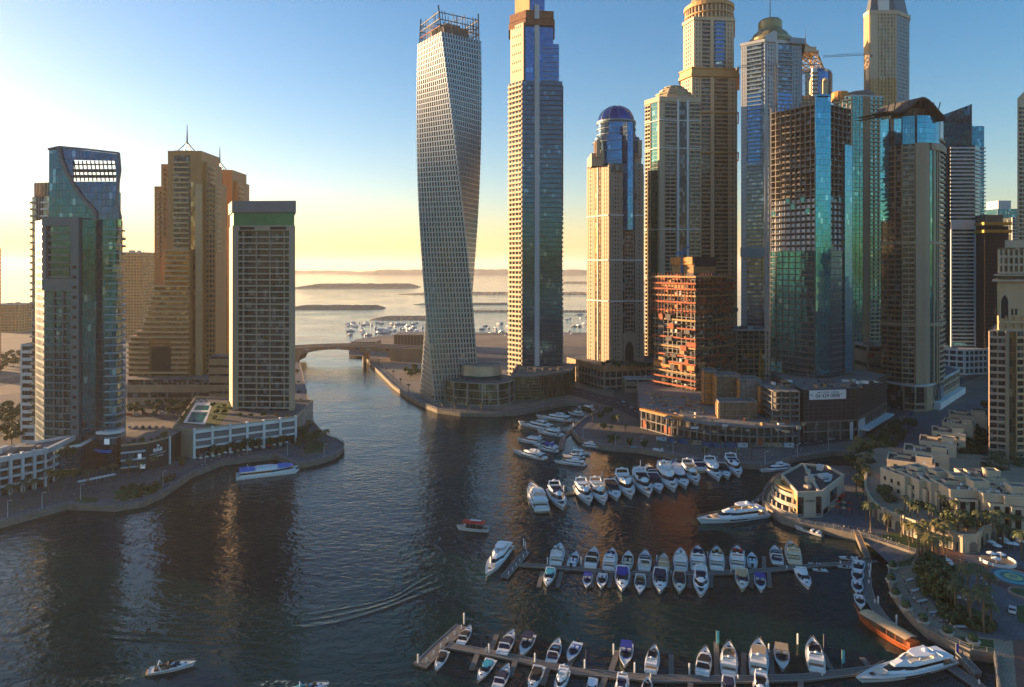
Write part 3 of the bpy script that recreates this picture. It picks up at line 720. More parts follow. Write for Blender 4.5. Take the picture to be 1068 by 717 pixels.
    body(t, P, 2, 20, g_dark)
    for z in (3.5, 10, 16.2):
        h_ = 1.6 if z < 12 else 4.6; m = MB(m_pink if z < 12 else paint('sunlit_orange_render', (.46, .24, .12), .7)); m.strip(P[0:4], z, z + h_, -.1, .8); t.rep('floor_band', m)  # top band coloured orange for the low sun on this podium
    fac(t, P[0:2], 2, 20, 'piers', m_pink, bay=5, pw=.9); fac(t, P[1:3], 2, 20, 'piers', m_pink, bay=5, pw=.9); t.fin()
bluedome()
# ---------------------------------------------------- generic residential tower helper
def zone_tower(t, P, z0, z1, glass, zones_by_edge, fh=3.6, top=None):
    body(t, P, z0, z1, glass, top=top)
    for i, zones in zones_by_edge.items():
        pts = [P[i], P[(i + 1) % len(P)]]
        for zn in zones:
            f0, f1, st, mat = zn[:4]; kw = dict(zn[4]) if len(zn) > 4 else {}
            a, b_ = kw.pop('z0', z0), kw.pop('z1', z1)
            if st == 'glass':
                m = MB(mat); m.strip(sub(pts, f0, f1), a, b_, .02, kw.get('d', .4)); t.part('glass_bay', m)
            elif st == 'wall':
                m = MB(mat); m.strip(sub(pts, f0, f1), a, b_, .02, kw.get('d', .6)); t.part('wall_panel', m)
            else: fac(t, pts, a, b_, st, mat, fh=kw.pop('fh', fh), f0=f0, f1=f1, **kw)
def lattice_mast(t, p, h, w_, mat, name='spire', tip=.1):
    m = MB(mat); m.bar(p, (p[0], p[1], p[2] + h), w_, w2=tip); t.part(name, m)
# beige tower with octagonal cap (between the domed tower and the crowned one)
D = 590; zz = lambda py: Z(py, D)
t = T('residential_tower', 'beige tower with tall dark glass slots and a low stepped pyramid cap', 'tower', (X(702, D), D + 20, 2))
P = chamfer([(X(674, D + 14), D + 14), (X(686, D), D), (X(729, D + 6), D + 6), (X(729, D + 42), D + 42), (X(678, D + 46), D + 46)], 1.2)
P = [(X(673.5, D + 14), D + 14), (X(688, D), D), (X(730, D + 5), D + 5), (X(730, D + 42), D + 42), (X(678, D + 46), D + 46)]
zone_tower(t, P, 2, zz(104), g_dark, {0: [(0, .4, 'balc', m_sand, dict(bay=4, h=1.3)), (.4, .9, 'glass', g_green), (.9, 1, 'wall', m_sand)],
    1: [(0, .12, 'punch', m_sand, dict(bay=3)), (.12, .40, 'balc', m_beige, dict(bay=4.5, h=1.2, d=1.1)), (.42, .47, 'wall', m_white, dict(d=1.3)), (.47, .66, 'glass', g_dark), (.66, .71, 'wall', m_white, dict(d=1.3)), (.73, 1, 'balc', m_sand, dict(bay=4.5, h=1.2))],
    2: [(0, 1, 'punch', m_sand)]}, fh=3.45)
for py in (126, 155, 240, 290):
    m = MB(m_white); m.strip(P[0:3], zz(py), zz(py) + .8, .6, 1.5); t.rep('string_course', m)
m = cornice(P, zz(106), zz(101), 1.2, m_sand); t.part('cornice', m)
cx, cy = X(703, D + 20), D + 22
for k, (r, p0, p1) in enumerate(((19, 101, 97), (16, 97, 93), (12.5, 93, 89), (8, 89, 85))):
    body(t, ellipse(cx, cy, r, r, 12), zz(p0), zz(p1), m_gdome if k % 2 else m_beige, 'cap_step')
    m = MB(m_beige); m.strip(ellipse(cx, cy, r, r, 12), zz(p1) - .7, zz(p1) + .25, -.2, .5, closed=True); t.rep('cap_rim', m)
for k in range(12):
    a = 2 * PI * k / 12; m = MB(m_beige); m.bar((cx + 19 * math.cos(a), cy + 19 * math.sin(a), zz(98)), (cx + 8 * math.cos(a), cy + 8 * math.sin(a), zz(85)), .8); t.rep('cap_rib', m)
t.fin()
# super tall crowned tower
D = 640; zz = lambda py: Z(py, D)
t = T('crowned_skyscraper', 'tallest tan and brown tower with a columned ring crown cut by the picture top', 'tower', (X(740, D), D + 25, 2))
ml = paint('sunlit_tan_render', (.60, .47, .32), .7, var=.1, streak=True)  # tan raised lighter in place of warm sun on the front
def P_(x0, xc, x1, dd=0, dep=48): return [(X(x0, D + 16 + dd), D + 16 + dd), (X(xc, D + dd), D + dd), (X(x1, D + 4 + dd), D + 4 + dd), (X(x1, D + dep), D + dep), (X(x0 + 3, D + dep + 6), D + dep + 6)]
for (z0, z1, ex) in ((2, zz(78), (710.5, 722, 768.5)), (zz(72), zz(20), (713, 724, 765))):
    P = P_(*ex); dd = 0
    zone_tower(t, P, z0, z1, g_dark, {0: [(0, 1, 'punch', ml, dict(bay=3.6, h=2.0, fh=3.9))],
        1: [(0, .20, 'punch', ml, dict(bay=3.2, h=1.8)), (.20, .40, 'balc', m_beige, dict(bay=None, h=1.3, d=.9)), (.40, .48, 'wall', ml, dict(d=1.4)), (.50, .80, 'balc', m_bgrey if z0 > 10 else m_tan, dict(bay=None, h=1.5, d=1.0)), (.80, 1, 'punch', ml, dict(bay=3.4, h=1.8))],
        2: [(0, 1, 'punch', m_tan)]}, fh=3.9)
    if z0 > 10:
        m = MB(g_blue); m.strip(sub(P[1:3], .54, .76), z0, z1, .1, .3); t.part('glass_bay', m)
P = P_(710.5, 722, 768.5)
m = MB(m_gold); m.strip(P, zz(80), zz(77), -.3, 2.6, closed=True); m.strip(P, zz(76.9), zz(72), -.3, 1.3, closed=True); m.strip(P, zz(71.9), zz(70.5), -2, 2.2, closed=True); t.part('mid_cornice', m)
for py in (118, 160): m = MB(m_gold); m.strip(P, zz(py), zz(py) + 1.3, .8, 1.9, closed=True); t.rep('string_course', m)
P = P_(713, 724, 765); m = MB(ml); m.strip(P, zz(21), zz(18), -.3, 1.5, closed=True); t.part('upper_cornice', m)
cx, cy = X(740, D + 24), D + 26
body(t, ellipse(cx, cy, 21.5, 21.5, 32), zz(20), zz(0), m_brown, 'crown_drum')
for k in range(36):
    a = 2 * PI * k / 36; m = MB(ml); m.bar((cx + 22.3 * math.cos(a), cy + 22.3 * math.sin(a), zz(19)), (cx + 22.3 * math.cos(a), cy + 22.3 * math.sin(a), zz(1)), 1.3); t.rep('crown_column', m)
for p0, p1, r in ((19.5, 16, 24), (10, 8.6, 23.6), (2, -2, 24)): m = MB(m_gold); m.strip(ellipse(cx, cy, r, r, 32), zz(p0), zz(p1), -2, .2, closed=True); t.rep('crown_ring', m)
m = MB(m_gdome); m.lathe((cx, cy, zz(0)), [(19, 0), (18, 8), (13, 20), (6, 30), (1, 36), (.3, 60)], 28); t.part('dome', m, smooth=True)
t.fin()
# blue tower with bronze onion cap and mast
D = 600; zz = lambda py: Z(py, D)
t = T('residential_tower', 'blue grey tower with white gabled bay, stepped bronze cap and thin mast', 'tower', (X(803, D), D + 20, 2))
P = [(X(773, D + 12), D + 12), (X(797, D), D), (X(835, D + 8), D + 8), (X(835, D + 46), D + 46), (X(776, D + 48), D + 48)]
zone_tower(t, P, 2, zz(42), g_grey, {0: [(0, .25, 'punch', m_pale, dict(bay=3)), (.25, .9, 'balc', m_bgrey, dict(bay=None, h=1.2, d=1.6))],
    1: [(0, .30, 'punch', m_pale, dict(bay=3, h=1.4)), (.30, .36, 'wall', m_pale, dict(d=1.4)), (.38, .75, 'balc', m_bgrey, dict(bay=None, h=1.0, d=1.2, z1=zz(50))), (.75, 1, 'punch', m_bgrey, dict(bay=3, z1=zz(44)))], 2: [(0, 1, 'balc', m_bgrey)]}, fh=3.6)
for zt, (f0, f1) in ((zz(95), (.36, .74)),): m = MB(g_blue); m.strip(sub(P[1:3], f0, f1), zz(170), zt, .2, .5); t.part('glass_bay', m)
m = MB(m_bgrey); m.strip(P[0:3], zz(268), zz(258), .5, 2.2); t.part('refuge_floor', m)
m = MB(g_blue); m.strip(sub(P[0:2], .3, .85), zz(170), zz(95), .2, .5); t.part('glass_bay', m)
e = sub(P[1:3], -0.0, .34); a, b_ = e[0], e[-1]; m = MB(m_pale)
m.poly([(a[0], a[1] - 1.5, zz(44)), (b_[0], b_[1] - 1.5, zz(44)), (b_[0], b_[1] - 1.5, zz(33)), (b_[0] - 3, b_[1] - 1.8, zz(32)), (a[0], a[1] - 1.5, zz(38))]); m.poly([(b_[0], b_[1] - 1.5, zz(44)), (b_[0] + 1, b_[1] + 14, zz(44)), (b_[0] + 1, b_[1] + 14, zz(34)), (b_[0], b_[1] - 1.5, zz(33))])
m.poly([(a[0], a[1] - 1.5, zz(38)), (b_[0] - 3, b_[1] - 1.8, zz(32)), (b_[0] - 2, b_[1] + 14, zz(33)), (a[0] + 2, a[1] + 16, zz(38))]); t.part('gable', m)
m = cornice(P, zz(44), zz(41), .9, m_pale); t.part('cornice', m)
m = MB(m_bgrey); m.prism([(X(824, D + 2), D + 2), (X(840, D + 6), D + 6), (X(838, D + 40), D + 40), (X(824, D + 40), D + 40)], zz(44), zz(38)); t.part('roof_slab', m)
cx, cy = X(804, D + 24), D + 26
m = MB(m_gdome); m.lathe((cx, cy, zz(42)), [(22, 0), (22, 3), (19.5, 6), (19.5, 8), (16, 11), (15.5, 13), (11, 17), (10.5, 19), (10.5, 25), (9, 27), (4, 28.5), (.4, 29)], 28); t.part('dome', m)
lattice_mast(t, (cx, cy, zz(42) + 28), 42, .9, m_bgrey); t.fin()
# lattice crowned tower behind
D = 690; zz = lambda py: Z(py, D)
t = T('lattice_crowned_tower', 'tower topped by a blue glass drum and a gold open lattice cage', 'tower', (X(850, D), D + 20, 2))
P = pxrect(834, 864, D, 32); body(t, P, 2, zz(100), m_gold, 'body'); fac(t, P[0:2], zz(140), zz(100), 'balc', m_sand, bay=4)
el = ellipse(X(849, D + 18), D + 18, 18, 17, 28); body(t, el, zz(100), zz(74), g_blue, 'drum')
m = MB(g_blue); m.lathe((X(849, D + 18), D + 18, zz(74)), [(18, 0), (17, 2.5), (14, 4.5)], 28, sy=.95); t.part('drum_roof', m)
for px in (844, 857): 
    for k in range(1): m = MB(m_sand); m.box((X(px + 3, D), D - 1, zz(92) ), (5.5, 3, 13)); m.lathe((X(px + 3, D), D - 1, zz(92) + 6.5), [(3, 0), (2.4, 2.4), (.4, 3.8)], 10); t.rep('turret', m)
m = MB(m_white); m.box((X(848, D), D - 3, (zz(102) + zz(72)) / 2), (5, 3, zz(72) - zz(102))); t.part('front_pier', m)
for k in range(6): m = MB(m_brown); m.box((X(848, D), D - 3, zz(99) + k * 4.2), (6.5, 4.4, 1.6)); t.rep('balcony', m)
bx0, bx1 = X(836, D), X(862, D); tx0, tx1 = X(838.5, D), X(856, D)
cz0, cz1 = zz(73), zz(52)
cb = [(X(836, D), D + 4, cz0), (X(862, D), D + 4, cz0), (X(862, D), D + 30, cz0), (X(836, D), D + 30, cz0)]; ct = [(X(839, D), D + 8, cz1), (X(856, D), D + 8, cz1), (X(856, D), D + 26, cz1), (X(839, D), D + 26, cz1)]
for i in range(4):
    j = (i + 1) % 4; m = MB(m_gold); m.bar(cb[i], ct[i], 1.4); t.rep('cage_post', m)
    for k in range(3):
        a0, a1 = Vector(cb[i]).lerp(Vector(ct[i]), k / 3), Vector(cb[i]).lerp(Vector(ct[i]), (k + 1) / 3); b0, b1 = Vector(cb[j]).lerp(Vector(ct[j]), k / 3), Vector(cb[j]).lerp(Vector(ct[j]), (k + 1) / 3)
        mA, mB_ = a0.lerp(b0, .5), a1.lerp(b1, .5); m = MB(m_gold)
        for p, q in ((a0, mB_), (b0, mB_), (a0, b0), (mA, a1), (mA, b1)): m.bar(p, q, .8)
        t.rep('cage_brace', m)
m = MB(m_sand); m.box((X(847.5, D), D + 17, cz1 + .8), (20, 20, 1.6)); m.box((X(847.5, D), D + 17, cz1 + 4), (16, 16, 4)); t.part('cage_roof', m)
m = MB(m_gold); m.lathe((X(847.5, D), D + 17, cz1 + 6), [(8, 0), (4, 3), (1.2, 6), (.8, 8)], 12); t.part('finial', m)
lattice_mast(t, (X(847.5, D), D + 17, cz1 + 13), 14, .8, m_dsteel); t.fin()
# teal tower under construction
D = 413; zz = lambda py: Z(py, D)
t = T('unfinished_tower', 'tower under construction with open concrete floors above and a teal glazed corner', 'tower', (X(850, D), D + 20, 2))
P = corner(852, D, 50, 37, 0); P = [(X(803.5, D + 26), D + 26), (X(850, D), D), (X(866, D + 1), D + 1), (X(888, D + 15), D + 15), (X(880, D + 52), D + 52), (X(806, D + 52), D + 52)]
ztop, zmid = zz(103), zz(262)
body(t, inset(P, 7), 31, ztop - 2, m_concd, 'core_wall')
body(t, P, 31, zmid, g_deep)
nf = int((ztop - 31) / 3.75)
for k in range(nf + 1):
    z = 31 + k * 3.75; m = MB(m_conc); m.prism(P if z > zmid else [P[0]] + P[1:], z - .22, z + .2, bot=True) if z > zmid else m.strip(P, z - .2, z + .5, -.3, .35, m_dsteel, closed=True)
    t.rep('floor_slab', m)
for e, nb in ((P[0:2], 9), (P[2:4], 5)):
    for i in range(nb + 1):
        c = sub(e, min(.985, i / nb), min(1, i / nb + .015)); m = MB(m_conc); z = zmid
        m.strip([c[0], c[-1]], zmid, ztop, -.9, -.15); t.rep('column', m)
    for k in range(nf):
        z = 31 + k * 3.75
        if z < zmid: continue
        for i in range(nb):
            r = random.random() * (.42 if z < zz(205) else .95)
            if r < .40:
                c = sub(e, (i + .14) / nb, (i + .9) / nb); m = MB(random.choice([m_pale, m_white, m_white, m_pale]) if z < zz(205) else m_conc); m.strip(c, z + .2, z + (2.3 if z < zz(205) else random.choice([1.0, 1.4, 2.2])), -1.6, -1.3); t.rep('infill_panel', m)
            elif r < .75 and z < zz(205):
                c = sub(e, (i + .1) / nb, (i + .9) / nb); m = MB(g_deep); m.strip(c, z + .2, z + 3.4, -.5, -.35); t.rep('window', m)
m = MB(g_tealv); m.strip(P[1:3], 33, zz(99), .15, .7); m.prism(ellipse(X(858, D), D - .2, 4.6, 2.0, 12, 0), zz(101), zz(99)); t.part('glass_corner', m)
m = MB(g_tealv); e = sub(P[2:4], .62, .98); m.strip(e, 33, zz(148), .35, .9); t.part('glass_strip', m)
fac(t, P[0:2], 31, zmid, 'slab', m_dsteel, fh=3.75, bay=4.2, h=.5, d=.7)
for i in range(14):
    a = sub(P[0:4], i / 14, min(1, i / 14 + .01)); m = MB(m_dsteel); m.bar((a[0][0], a[0][1] + .5, ztop), (a[0][0], a[0][1] + .5, ztop + random.uniform(2, 5)), .35); t.rep('starter_bar', m)
t.fin()
# its hoist mast
t = T('builders_hoist', 'pale lattice builders hoist mast climbing the left edge of the teal building site', 'hoist', (X(804, D + 20), D + 20, 20))
x0, y0 = X(803, D + 20), D + 21
for dx, dy in ((0, 0), (2.2, 0), (0, 2), (2.2, 2)): m = MB(m_steel); m.bar((x0 + dx - 2, y0 + dy, 20), (x0 + dx - 2, y0 + dy, zz(112)), .35); t.rep('mast_leg', m)
for k in range(40):
    z = 20 + k * 4.6
    if z + 4.6 < zz(112): m = MB(m_steel); m.bar((x0 - 2, y0, z), (x0 + .2, y0, z + 4.6), .22); m.bar((x0 + .2, y0, z), (x0 - 2, y0, z + 4.6), .22); t.rep('mast_brace', m)
t.fin()
# green and gold tower behind (870-920)
D = 560; zz = lambda py: Z(py, D)
t = T('residential_tower', 'gold and green balconied tower, between the teal building site and the wing roofed tower', 'tower', (X(895, D), D + 20, 2))
P = [(X(872, D + 14), D + 14), (X(889, D), D), (X(921, D + 6), D + 6), (X(921, D + 40), D + 40), (X(875, D + 44), D + 44)]
zone_tower(t, P, 2, zz(100), g_green, {0: [(0, 1, 'balc', m_sand, dict(bay=5, h=1.3, d=1.8))], 1: [(0, .35, 'lines', m_beige, dict(bay=4)), (.35, .55, 'wall', m_brown, dict(d=.5)), (.55, 1, 'balc', m_beige, dict(bay=4, h=1.1))]}, fh=3.5)
roofkit(t, P, zz(100), n=5, seed=3)
m = MB(m_roof); m.lathe((X(896, D + 18), D + 18, zz(100)), [(12, 0), (12, 5), (9, 7), (5, 8)], 14); t.part('cap', m)
m = MB(m_orange); m.lathe((X(876, D + 14), D + 14, zz(102)), [(7, 0), (7, 7), (6, 8)], 14); t.part('water_tank', m)
t.fin()
# tall square tan tower, cut by top
D = 680; zz = lambda py: Z(py, D)
t = T('skyscraper', 'tall plain tan tower with vertical ribs and a dark faceted cap at the picture top', 'tower', (X(925, D), D + 25, 2))
P = [(X(901.5, D + 10), D + 10), (X(907, D), D), (X(935, D), D), (X(948.5, D + 14), D + 14), (X(946, D + 44), D + 44), (X(905, D + 48), D + 48)]
zone_tower(t, P, 2, zz(14), g_gold, {0: [(0, 1, 'wall', m_gold)], 1: [(0, .25, 'wall', m_sand), (.25, 1, 'grid', m_sand, dict(bay=3.4, pw=1.5, h=1.0, d=.3))], 2: [(0, .9, 'lines', m_bgrey, dict(bay=3, pw=1.3, h=1.2))]}, fh=3.8)
fac(t, P[1:3], 2, zz(82), 'grid', m_gold, fh=3.8, bay=3.4, pw=1.6, d=.8, f0=.0, f1=.98)
Q = inset(P, .5); m = MB(g_blue); Rr = inset(P, 7); n_ = len(Q)
for i in range(n_): m.poly([(Q[i][0], Q[i][1], zz(14)), (Q[(i + 1) % n_][0], Q[(i + 1) % n_][1], zz(14)), (Rr[(i + 1) % n_][0], Rr[(i + 1) % n_][1], zz(-22)), (Rr[i][0], Rr[i][1], zz(-22))])
m.poly([(p[0], p[1], zz(-22)) for p in Rr]); t.part('faceted_cap', m)
m = MB(m_white); m.strip(sub(P[1:3], .35, .75), zz(14), zz(-6), -3, -.8); t.part('cap_fin', m)
m = cornice(P, zz(15), zz(11), 1, m_sand); t.part('cornice', m); t.fin()
# wing roofed tower
D = 462; zz = lambda py: Z(py, D)
t = T('wing_roofed_tower', 'brown stone tower with turquoise glass bays under a dark upswept wing shaped roof', 'tower', (X(952, D), D + 18, 2))
arc = [(X(954, D - 3), D - 3), (X(964, D - 3), D - 3), (X(974, D), D), (X(981, D + 7), D + 7), (X(984, D + 18), D + 18)]
P = [(X(919, D + 12), D + 12), (X(941, D), D)] + arc + [(X(980, D + 42), D + 42), (X(922, D + 44), D + 44)]
body(t, P, 2, zz(122), g_dark); E0, E1, EA = P[0:2], P[1:3], arc
mm = m_brown
z1 = zz(122); z150 = zz(151)
fac(t, E0, 19, zz(255), 'balc', mm, bay=4.5, h=1.1, d=.8); fac(t, E0, zz(255), z150, 'grid', mm, bay=5, h=.7)
m = MB(g_tealv); m.strip(sub(E0, .0, .40), zz(230), z1, .45, 1.0); t.part('glass_bay', m)
m = MB(g_tealv); m.strip(sub(E0, .65, 1), z150, z1, .45, 1.0); t.part('glass_bay', m)
m = MB(g_tealv); m.strip(sub(E1, .0, 1), z150, z1, .1, .8); t.part('glass_bay', m)
fac(t, E1, 19, zz(150), 'balc', m_tan, bay=4.2, h=1.1, d=.8); 
m = MB(m_tan); m.strip(sub(arc, 0, .22), 19, zz(150), .1, 1.3); t.part('wall_panel', m)
m = MB(g_tealv); m.strip(sub(arc, .02, .5), zz(150), z1, .1, 1.4); t.part('glass_bay', m)
m = MB(g_green); m.strip(sub(arc, .24, .50), 22, zz(150), .1, .8); t.part('glass_bay', m)
for f in (.22, .33, .42, .5): m = MB(m_tan); m.strip(sub(arc, f, f + .03), 19, zz(152), .2, 1.3); t.rep('pier', m)
fac(t, arc, 19, zz(140), 'balc', m_tan, bay=None, f0=.55, f1=1, h=1.5, d=1.2)
for py in (255, 340): m = MB(m_tan); m.strip(P[0:7], zz(py), zz(py) + 2, .2, 1.5); t.rep('string_course', m)
m = MB(m_tan); m.strip(sub(P[1:7], .38, 1), zz(157), zz(150), .2, 1.9); t.part('shoulder', m)
m = MB(m_roofd); n = 20; a0 = X(921, D); a1 = X(992, D); g_ = []
for i in range(n + 1):
    u = i / n; px = 921 + 62 * u; py = 117 - 14 * math.exp(-((u - .62) / .20) ** 2) + 6 * max(0, (u - .75) / .25) ** 1.5 - 1.5 * (1 - u)
    py = 118 - 15 * math.exp(-((u - .6) / .22) ** 2) + 7 * max(0, u - .8) / .2; g_.append((X(px, D), zz(py)))
for yy0, yy1 in ((D - 5, D + 40),):
    for (xa_, za), (xb_, zb) in zip(g_, g_[1:]):
        m.poly([(xa_, yy0, za - 1.3), (xb_, yy0, zb - 1.3), (xb_, yy0, zb), (xa_, yy0, za)]); m.poly([(xa_, yy0, za), (xb_, yy0, zb), (xb_, yy1, zb + 5), (xa_, yy1, za + 5)]); m.poly([(xa_, yy0, za - 2), (xa_, yy1, za + 3), (xb_, yy1, zb + 3), (xb_, yy0, zb - 2)])
t.part('wing_roof', m)
for i in range(9): m = MB(m_dsteel); px = 925 + i * 6.6; m.bar((X(px, D), D + 1, zz(122)), (X(px, D), D - 3, zz(108)), .5); t.rep('roof_strut', m)
body(t, inset(P, 6), zz(122), zz(112), m_brown, 'penthouse')
t.fin()
D = 454
t = T('podium_building', 'three storey beige podium with rounded corner and pale canopy roof, under the wing roofed tower', 'building', (X(962, D), D + 15, 2))
P = [(X(924, 470), 470), (X(942, D + 4), D + 4), (X(953, D - 1), D - 1), (X(965, D), D), (X(973, D + 7), D + 7), (X(1000, 522), 522), (X(985, 545), 545), (X(925, 520), 520)]
body(t, P, 2, 19, g_dark, top=m_paveb)
m = MB(m_pale); m.strip(P, 18.6, 20, -.4, 1, closed=True); t.part('parapet', m)
for z in (2, 6.2): m = MB(m_tan); m.strip(P[1:6], z, z + 1.5, -.1, .5); t.rep('floor_band', m)
m = MB(m_tan); m.strip(sub(P[2:5], .45, .9), 2, 18.6, .1, .7); t.part('wall_panel', m)
fac(t, P[1:4], 2, 18.6, 'piers', m_tan, bay=6, pw=.8); fac(t, P[4:6], 8, 18.6, 'grid', m_beige, bay=5, fh=5, h=1.2)
m = MB(m_white); m.strip(P[4:6], 2, 6.5, .5, 4.5); t.part('awning', m)
t.fin()
# teal slab with slanting top + white facade
m_bw = paint('bright_white_panel', (.78, .80, .82), .5, var=.06)
D = 640; zz = lambda py: Z(py, D)
t = T('slab_tower', 'teal glass slab tower with white banded front and a slanting screen top', 'tower', (X(1000, D), D + 20, 2))
P = [(X(978, D + 4), D + 4), (X(1013, D), D), (X(1013, D + 36), D + 36), (X(978, D + 36), D + 36)]
m = MB(g_tealv); m.prism(P, 2, zz(128), topmat=m_roof); t.part('glazing', m)
m = MB(g_teal); a = [P[0], P[1]]; m.prism([P[0], P[1], (P[1][0], P[1][1] + 1.5), (P[0][0], P[0][1] + 1.5)], zz(128), zz(112), z1s=[zz(121), zz(109), zz(109), zz(121)]); t.part('screen_top', m)
m = MB(m_gpanel); m.strip([(P[1][0] - 1, P[1][1] - .2), (P[1][0], P[1][1] - .2)], 2, zz(109), .1, .9); t.part('edge_fin', m)
for i in range(8): m = MB(m_gpanel); c = sub(a, i / 8, i / 8 + .01); m.strip([c[0], c[-1]], zz(128), zz(121 - i * 1.4), .05, .5); t.rep('screen_rib', m)
Q = [(X(1013.5, D + 6), D + 6), (X(1026.5, D + 8), D + 8), (X(1026.5, D + 36), D + 36), (X(1013.5, D + 36), D + 36)]; m = MB(g_teal); m.prism(Q, 2, zz(130), topmat=m_roof); t.part('rear_wing', m)
W = [(X(991, D - 8), D - 8), (X(1017, D - 8), D - 8), (X(1022, D), D), (X(1022, D + 4), D + 4), (X(991, D + 3), D + 3)]
body(t, W, 2, zz(153), g_teal, 'white_wing_glazing'); fac(t, W[0:2], zz(232), zz(153), 'bands', m_bw, fh=3.6, bay=None, h=1.7); fac(t, W[1:3], 20, zz(155), 'balc', m_bw, bay=None, h=1.2)
fac(t, W[0:2], zz(368), zz(240), 'bands', m_bw, fh=3.6, bay=None, h=1.5, f0=.08, f1=1); m = MB(m_bw); m.strip(W[0:2], zz(240), zz(232), .2, 1.1); t.part('white_frame', m)
for f in (0, .95): m = MB(m_bw); m.strip(sub(W[0:2], f, f + .05), 2, zz(232), .2, 1.2); t.rep('frame_pier', m)
fac(t, Q[0:2], 10, zz(150), 'balc', m_pale, bay=None, f0=.6, f1=1, d=2.2, h=.9)
m = MB(m_bw); m.strip(sub([P[0], P[1]], .0, .12), 2, zz(152), .2, .8); t.part('white_edge', m); t.fin()
D = 610
t = T('podium_building', 'white and pale blue four storey podium at the foot of the teal slab tower', 'building', (X(1005, D), D + 15, 2))
P = [(X(982, D + 5), D + 5), (X(1006, D - 6), D - 6), (X(1030, D), D), (X(1032, D + 30), D + 30), (X(984, D + 26), D + 26)]
body(t, P, 2, 24, g_grey, top=m_pale)
for e in (P[0:2], P[1:3]): fac(t, e, 2, 24, 'grid', m_bw, fh=5.4, bay=5.5, h=1.8, pw=1.2)
m = cornice(P, 23.5, 25.2, .7, m_bw); t.part('parapet', m); t.fin()
# dark tower with yellow formwork band
D = 620; zz = lambda py: Z(py, D)
t = T('dark_tower', 'dark netted unfinished tower with a yellow formwork band, right of the teal slab', 'tower', (X(1040, D), D + 20, 2))
P = pxrect(1027, 1052, D, 34); body(t, P, 2, zz(236), m_net, 'netting'); body(t, inset(P, 3), zz(236), zz(224), m_conc, 'core_top')
for k in range(50): 
    z = 8 + k * 3.5
    if z < zz(250): m = MB(m_dsteel); m.strip(P[0:2], z, z + .4, .02, .4); t.rep('floor_edge', m)
for py in (232, 240): m = MB(m_yellow); m.strip(P, zz(py + 3), zz(py), .1, 1.8, closed=True); t.rep('formwork_band', m)
t.fin()
D = 800; zz = lambda py: Z(py, D)
t = T('residential_tower', 'pale blue glass tower far back at the right, above the dark netted one', 'tower', (X(1048, D), D + 20, 2))
P = pxrect(1040, 1062, D, 30); zone_tower(t, P, 2, zz(218), g_teal, {0: [(0, .5, 'lines', m_pale, dict(bay=4)), (.5, 1, 'balc', m_pale, dict(bay=None))]}); body(t, inset(P, 5), zz(218), zz(209), m_pale, 'plant_room'); t.fin()
D = 780; zz = lambda py: Z(py, D)
t = T('residential_tower', 'narrow grey tower with close white balcony lines behind the arched tower roof', 'tower', (X(1062, D), D + 20, 2))
P = pxrect(1055, 1080, D, 30); zone_tower(t, P, 2, zz(227), g_dark, {0: [(0, 1, 'balc', m_pale, dict(bay=4))]}); t.fin()
# slim tower at the right picture edge
D = 560; zz = lambda py: Z(py, D)
t = T('residential_tower', 'tall cream tower cut by the right picture edge with a sloping shoulder', 'tower', (X(1075, D), D + 20, 2))
P = [(X(1061, D), D), (X(1100, D + 6), D + 6), (X(1100, D + 40), D + 40), (X(1061, D + 30), D + 30)]; mz = MB(g_dark); mz.prism(P, 2, zz(110), z1s=[zz(110), zz(80), zz(80), zz(110)]); t.part('glazing', mz)
fac(t, P[0:2], 2, zz(112), 'balc', m_sand, bay=4, h=1.3); m = MB(m_sand); m.prism([(P[0][0], P[0][1] - .4), (P[1][0], P[1][1] - .4), P[1], P[0]], zz(112), zz(105), z1s=[zz(103), zz(60), zz(60), zz(103)]); t.part('gable', m); t.fin()
# arched tower lower right
D = 330; zz = lambda py: Z(py, D)
t = T('arched_tower', 'ornate sunlit sandstone coloured tower with a pointed arch panel, cut by the right picture edge', 'tower', (X(1060, D), D + 18, 2))
mo = paint('sandstone_render', (.55, .36, .20), .7, var=.12, streak=True)
P = [(X(1031, D + 3), D + 3), (X(1052, D), D), (X(1100, D + 4), D + 4), (X(1100, D + 40), D + 40), (X(1036, D + 34), D + 34)]
zone_tower(t, P, 2, zz(346), g_dark, {0: [(0, .85, 'balc', m_pink, dict(bay=4, h=1.3, d=1.6)), (.85, 1, 'wall', m_tan)], 1: [(0, .14, 'glass', g_gold), (.14, 1, 'balc', mo, dict(bay=4.5, h=1.2, d=1.2))]}, fh=3.5)
Q = [(X(1040, D + 4), D + 4), (X(1100, D + 4), D + 4), (X(1100, D + 36), D + 36), (X(1042, D + 30), D + 30)]
body(t, Q, zz(346), zz(294), mo, 'arch_block')
fac(t, Q[0:2], zz(346), zz(330), 'balc', mo, bay=4, h=1.2); 
for k in range(2): pass
xa_, xb_ = X(1049, D), X(1058, D); xc = (xa_ + xb_) / 2; m = MB(m_black); y_ = D + 3.9
m.poly([(xa_, y_, zz(333)), (xb_, y_, zz(333)), (xb_, y_, zz(316)), (xb_ - .4, y_, zz(312)), (xc, y_, zz(307)), (xa_ + .4, y_, zz(312)), (xa_, y_, zz(316))]); t.part('arch_window', m)
m = MB(m_sand)
for a, b_ in (((xa_, zz(333)), (xa_, zz(316))), ((xa_, zz(316)), (xa_ + .4, zz(312))), ((xa_ + .4, zz(312)), (xc, zz(306.5))), ((xc, zz(306.5)), (xb_ - .4, zz(312))), ((xb_ - .4, zz(312)), (xb_, zz(316))), ((xb_, zz(316)), (xb_, zz(333)))): m.bar((a[0], y_ - .2, a[1]), (b_[0], y_ - .2, b_[1]), .4)
t.part('arch_moulding', m)
for px in (1045, 1062, 1066): m = MB(m_black); m.box((X(px, D), y_, zz(326)), (.9, .15, 3)); t.rep('window', m)
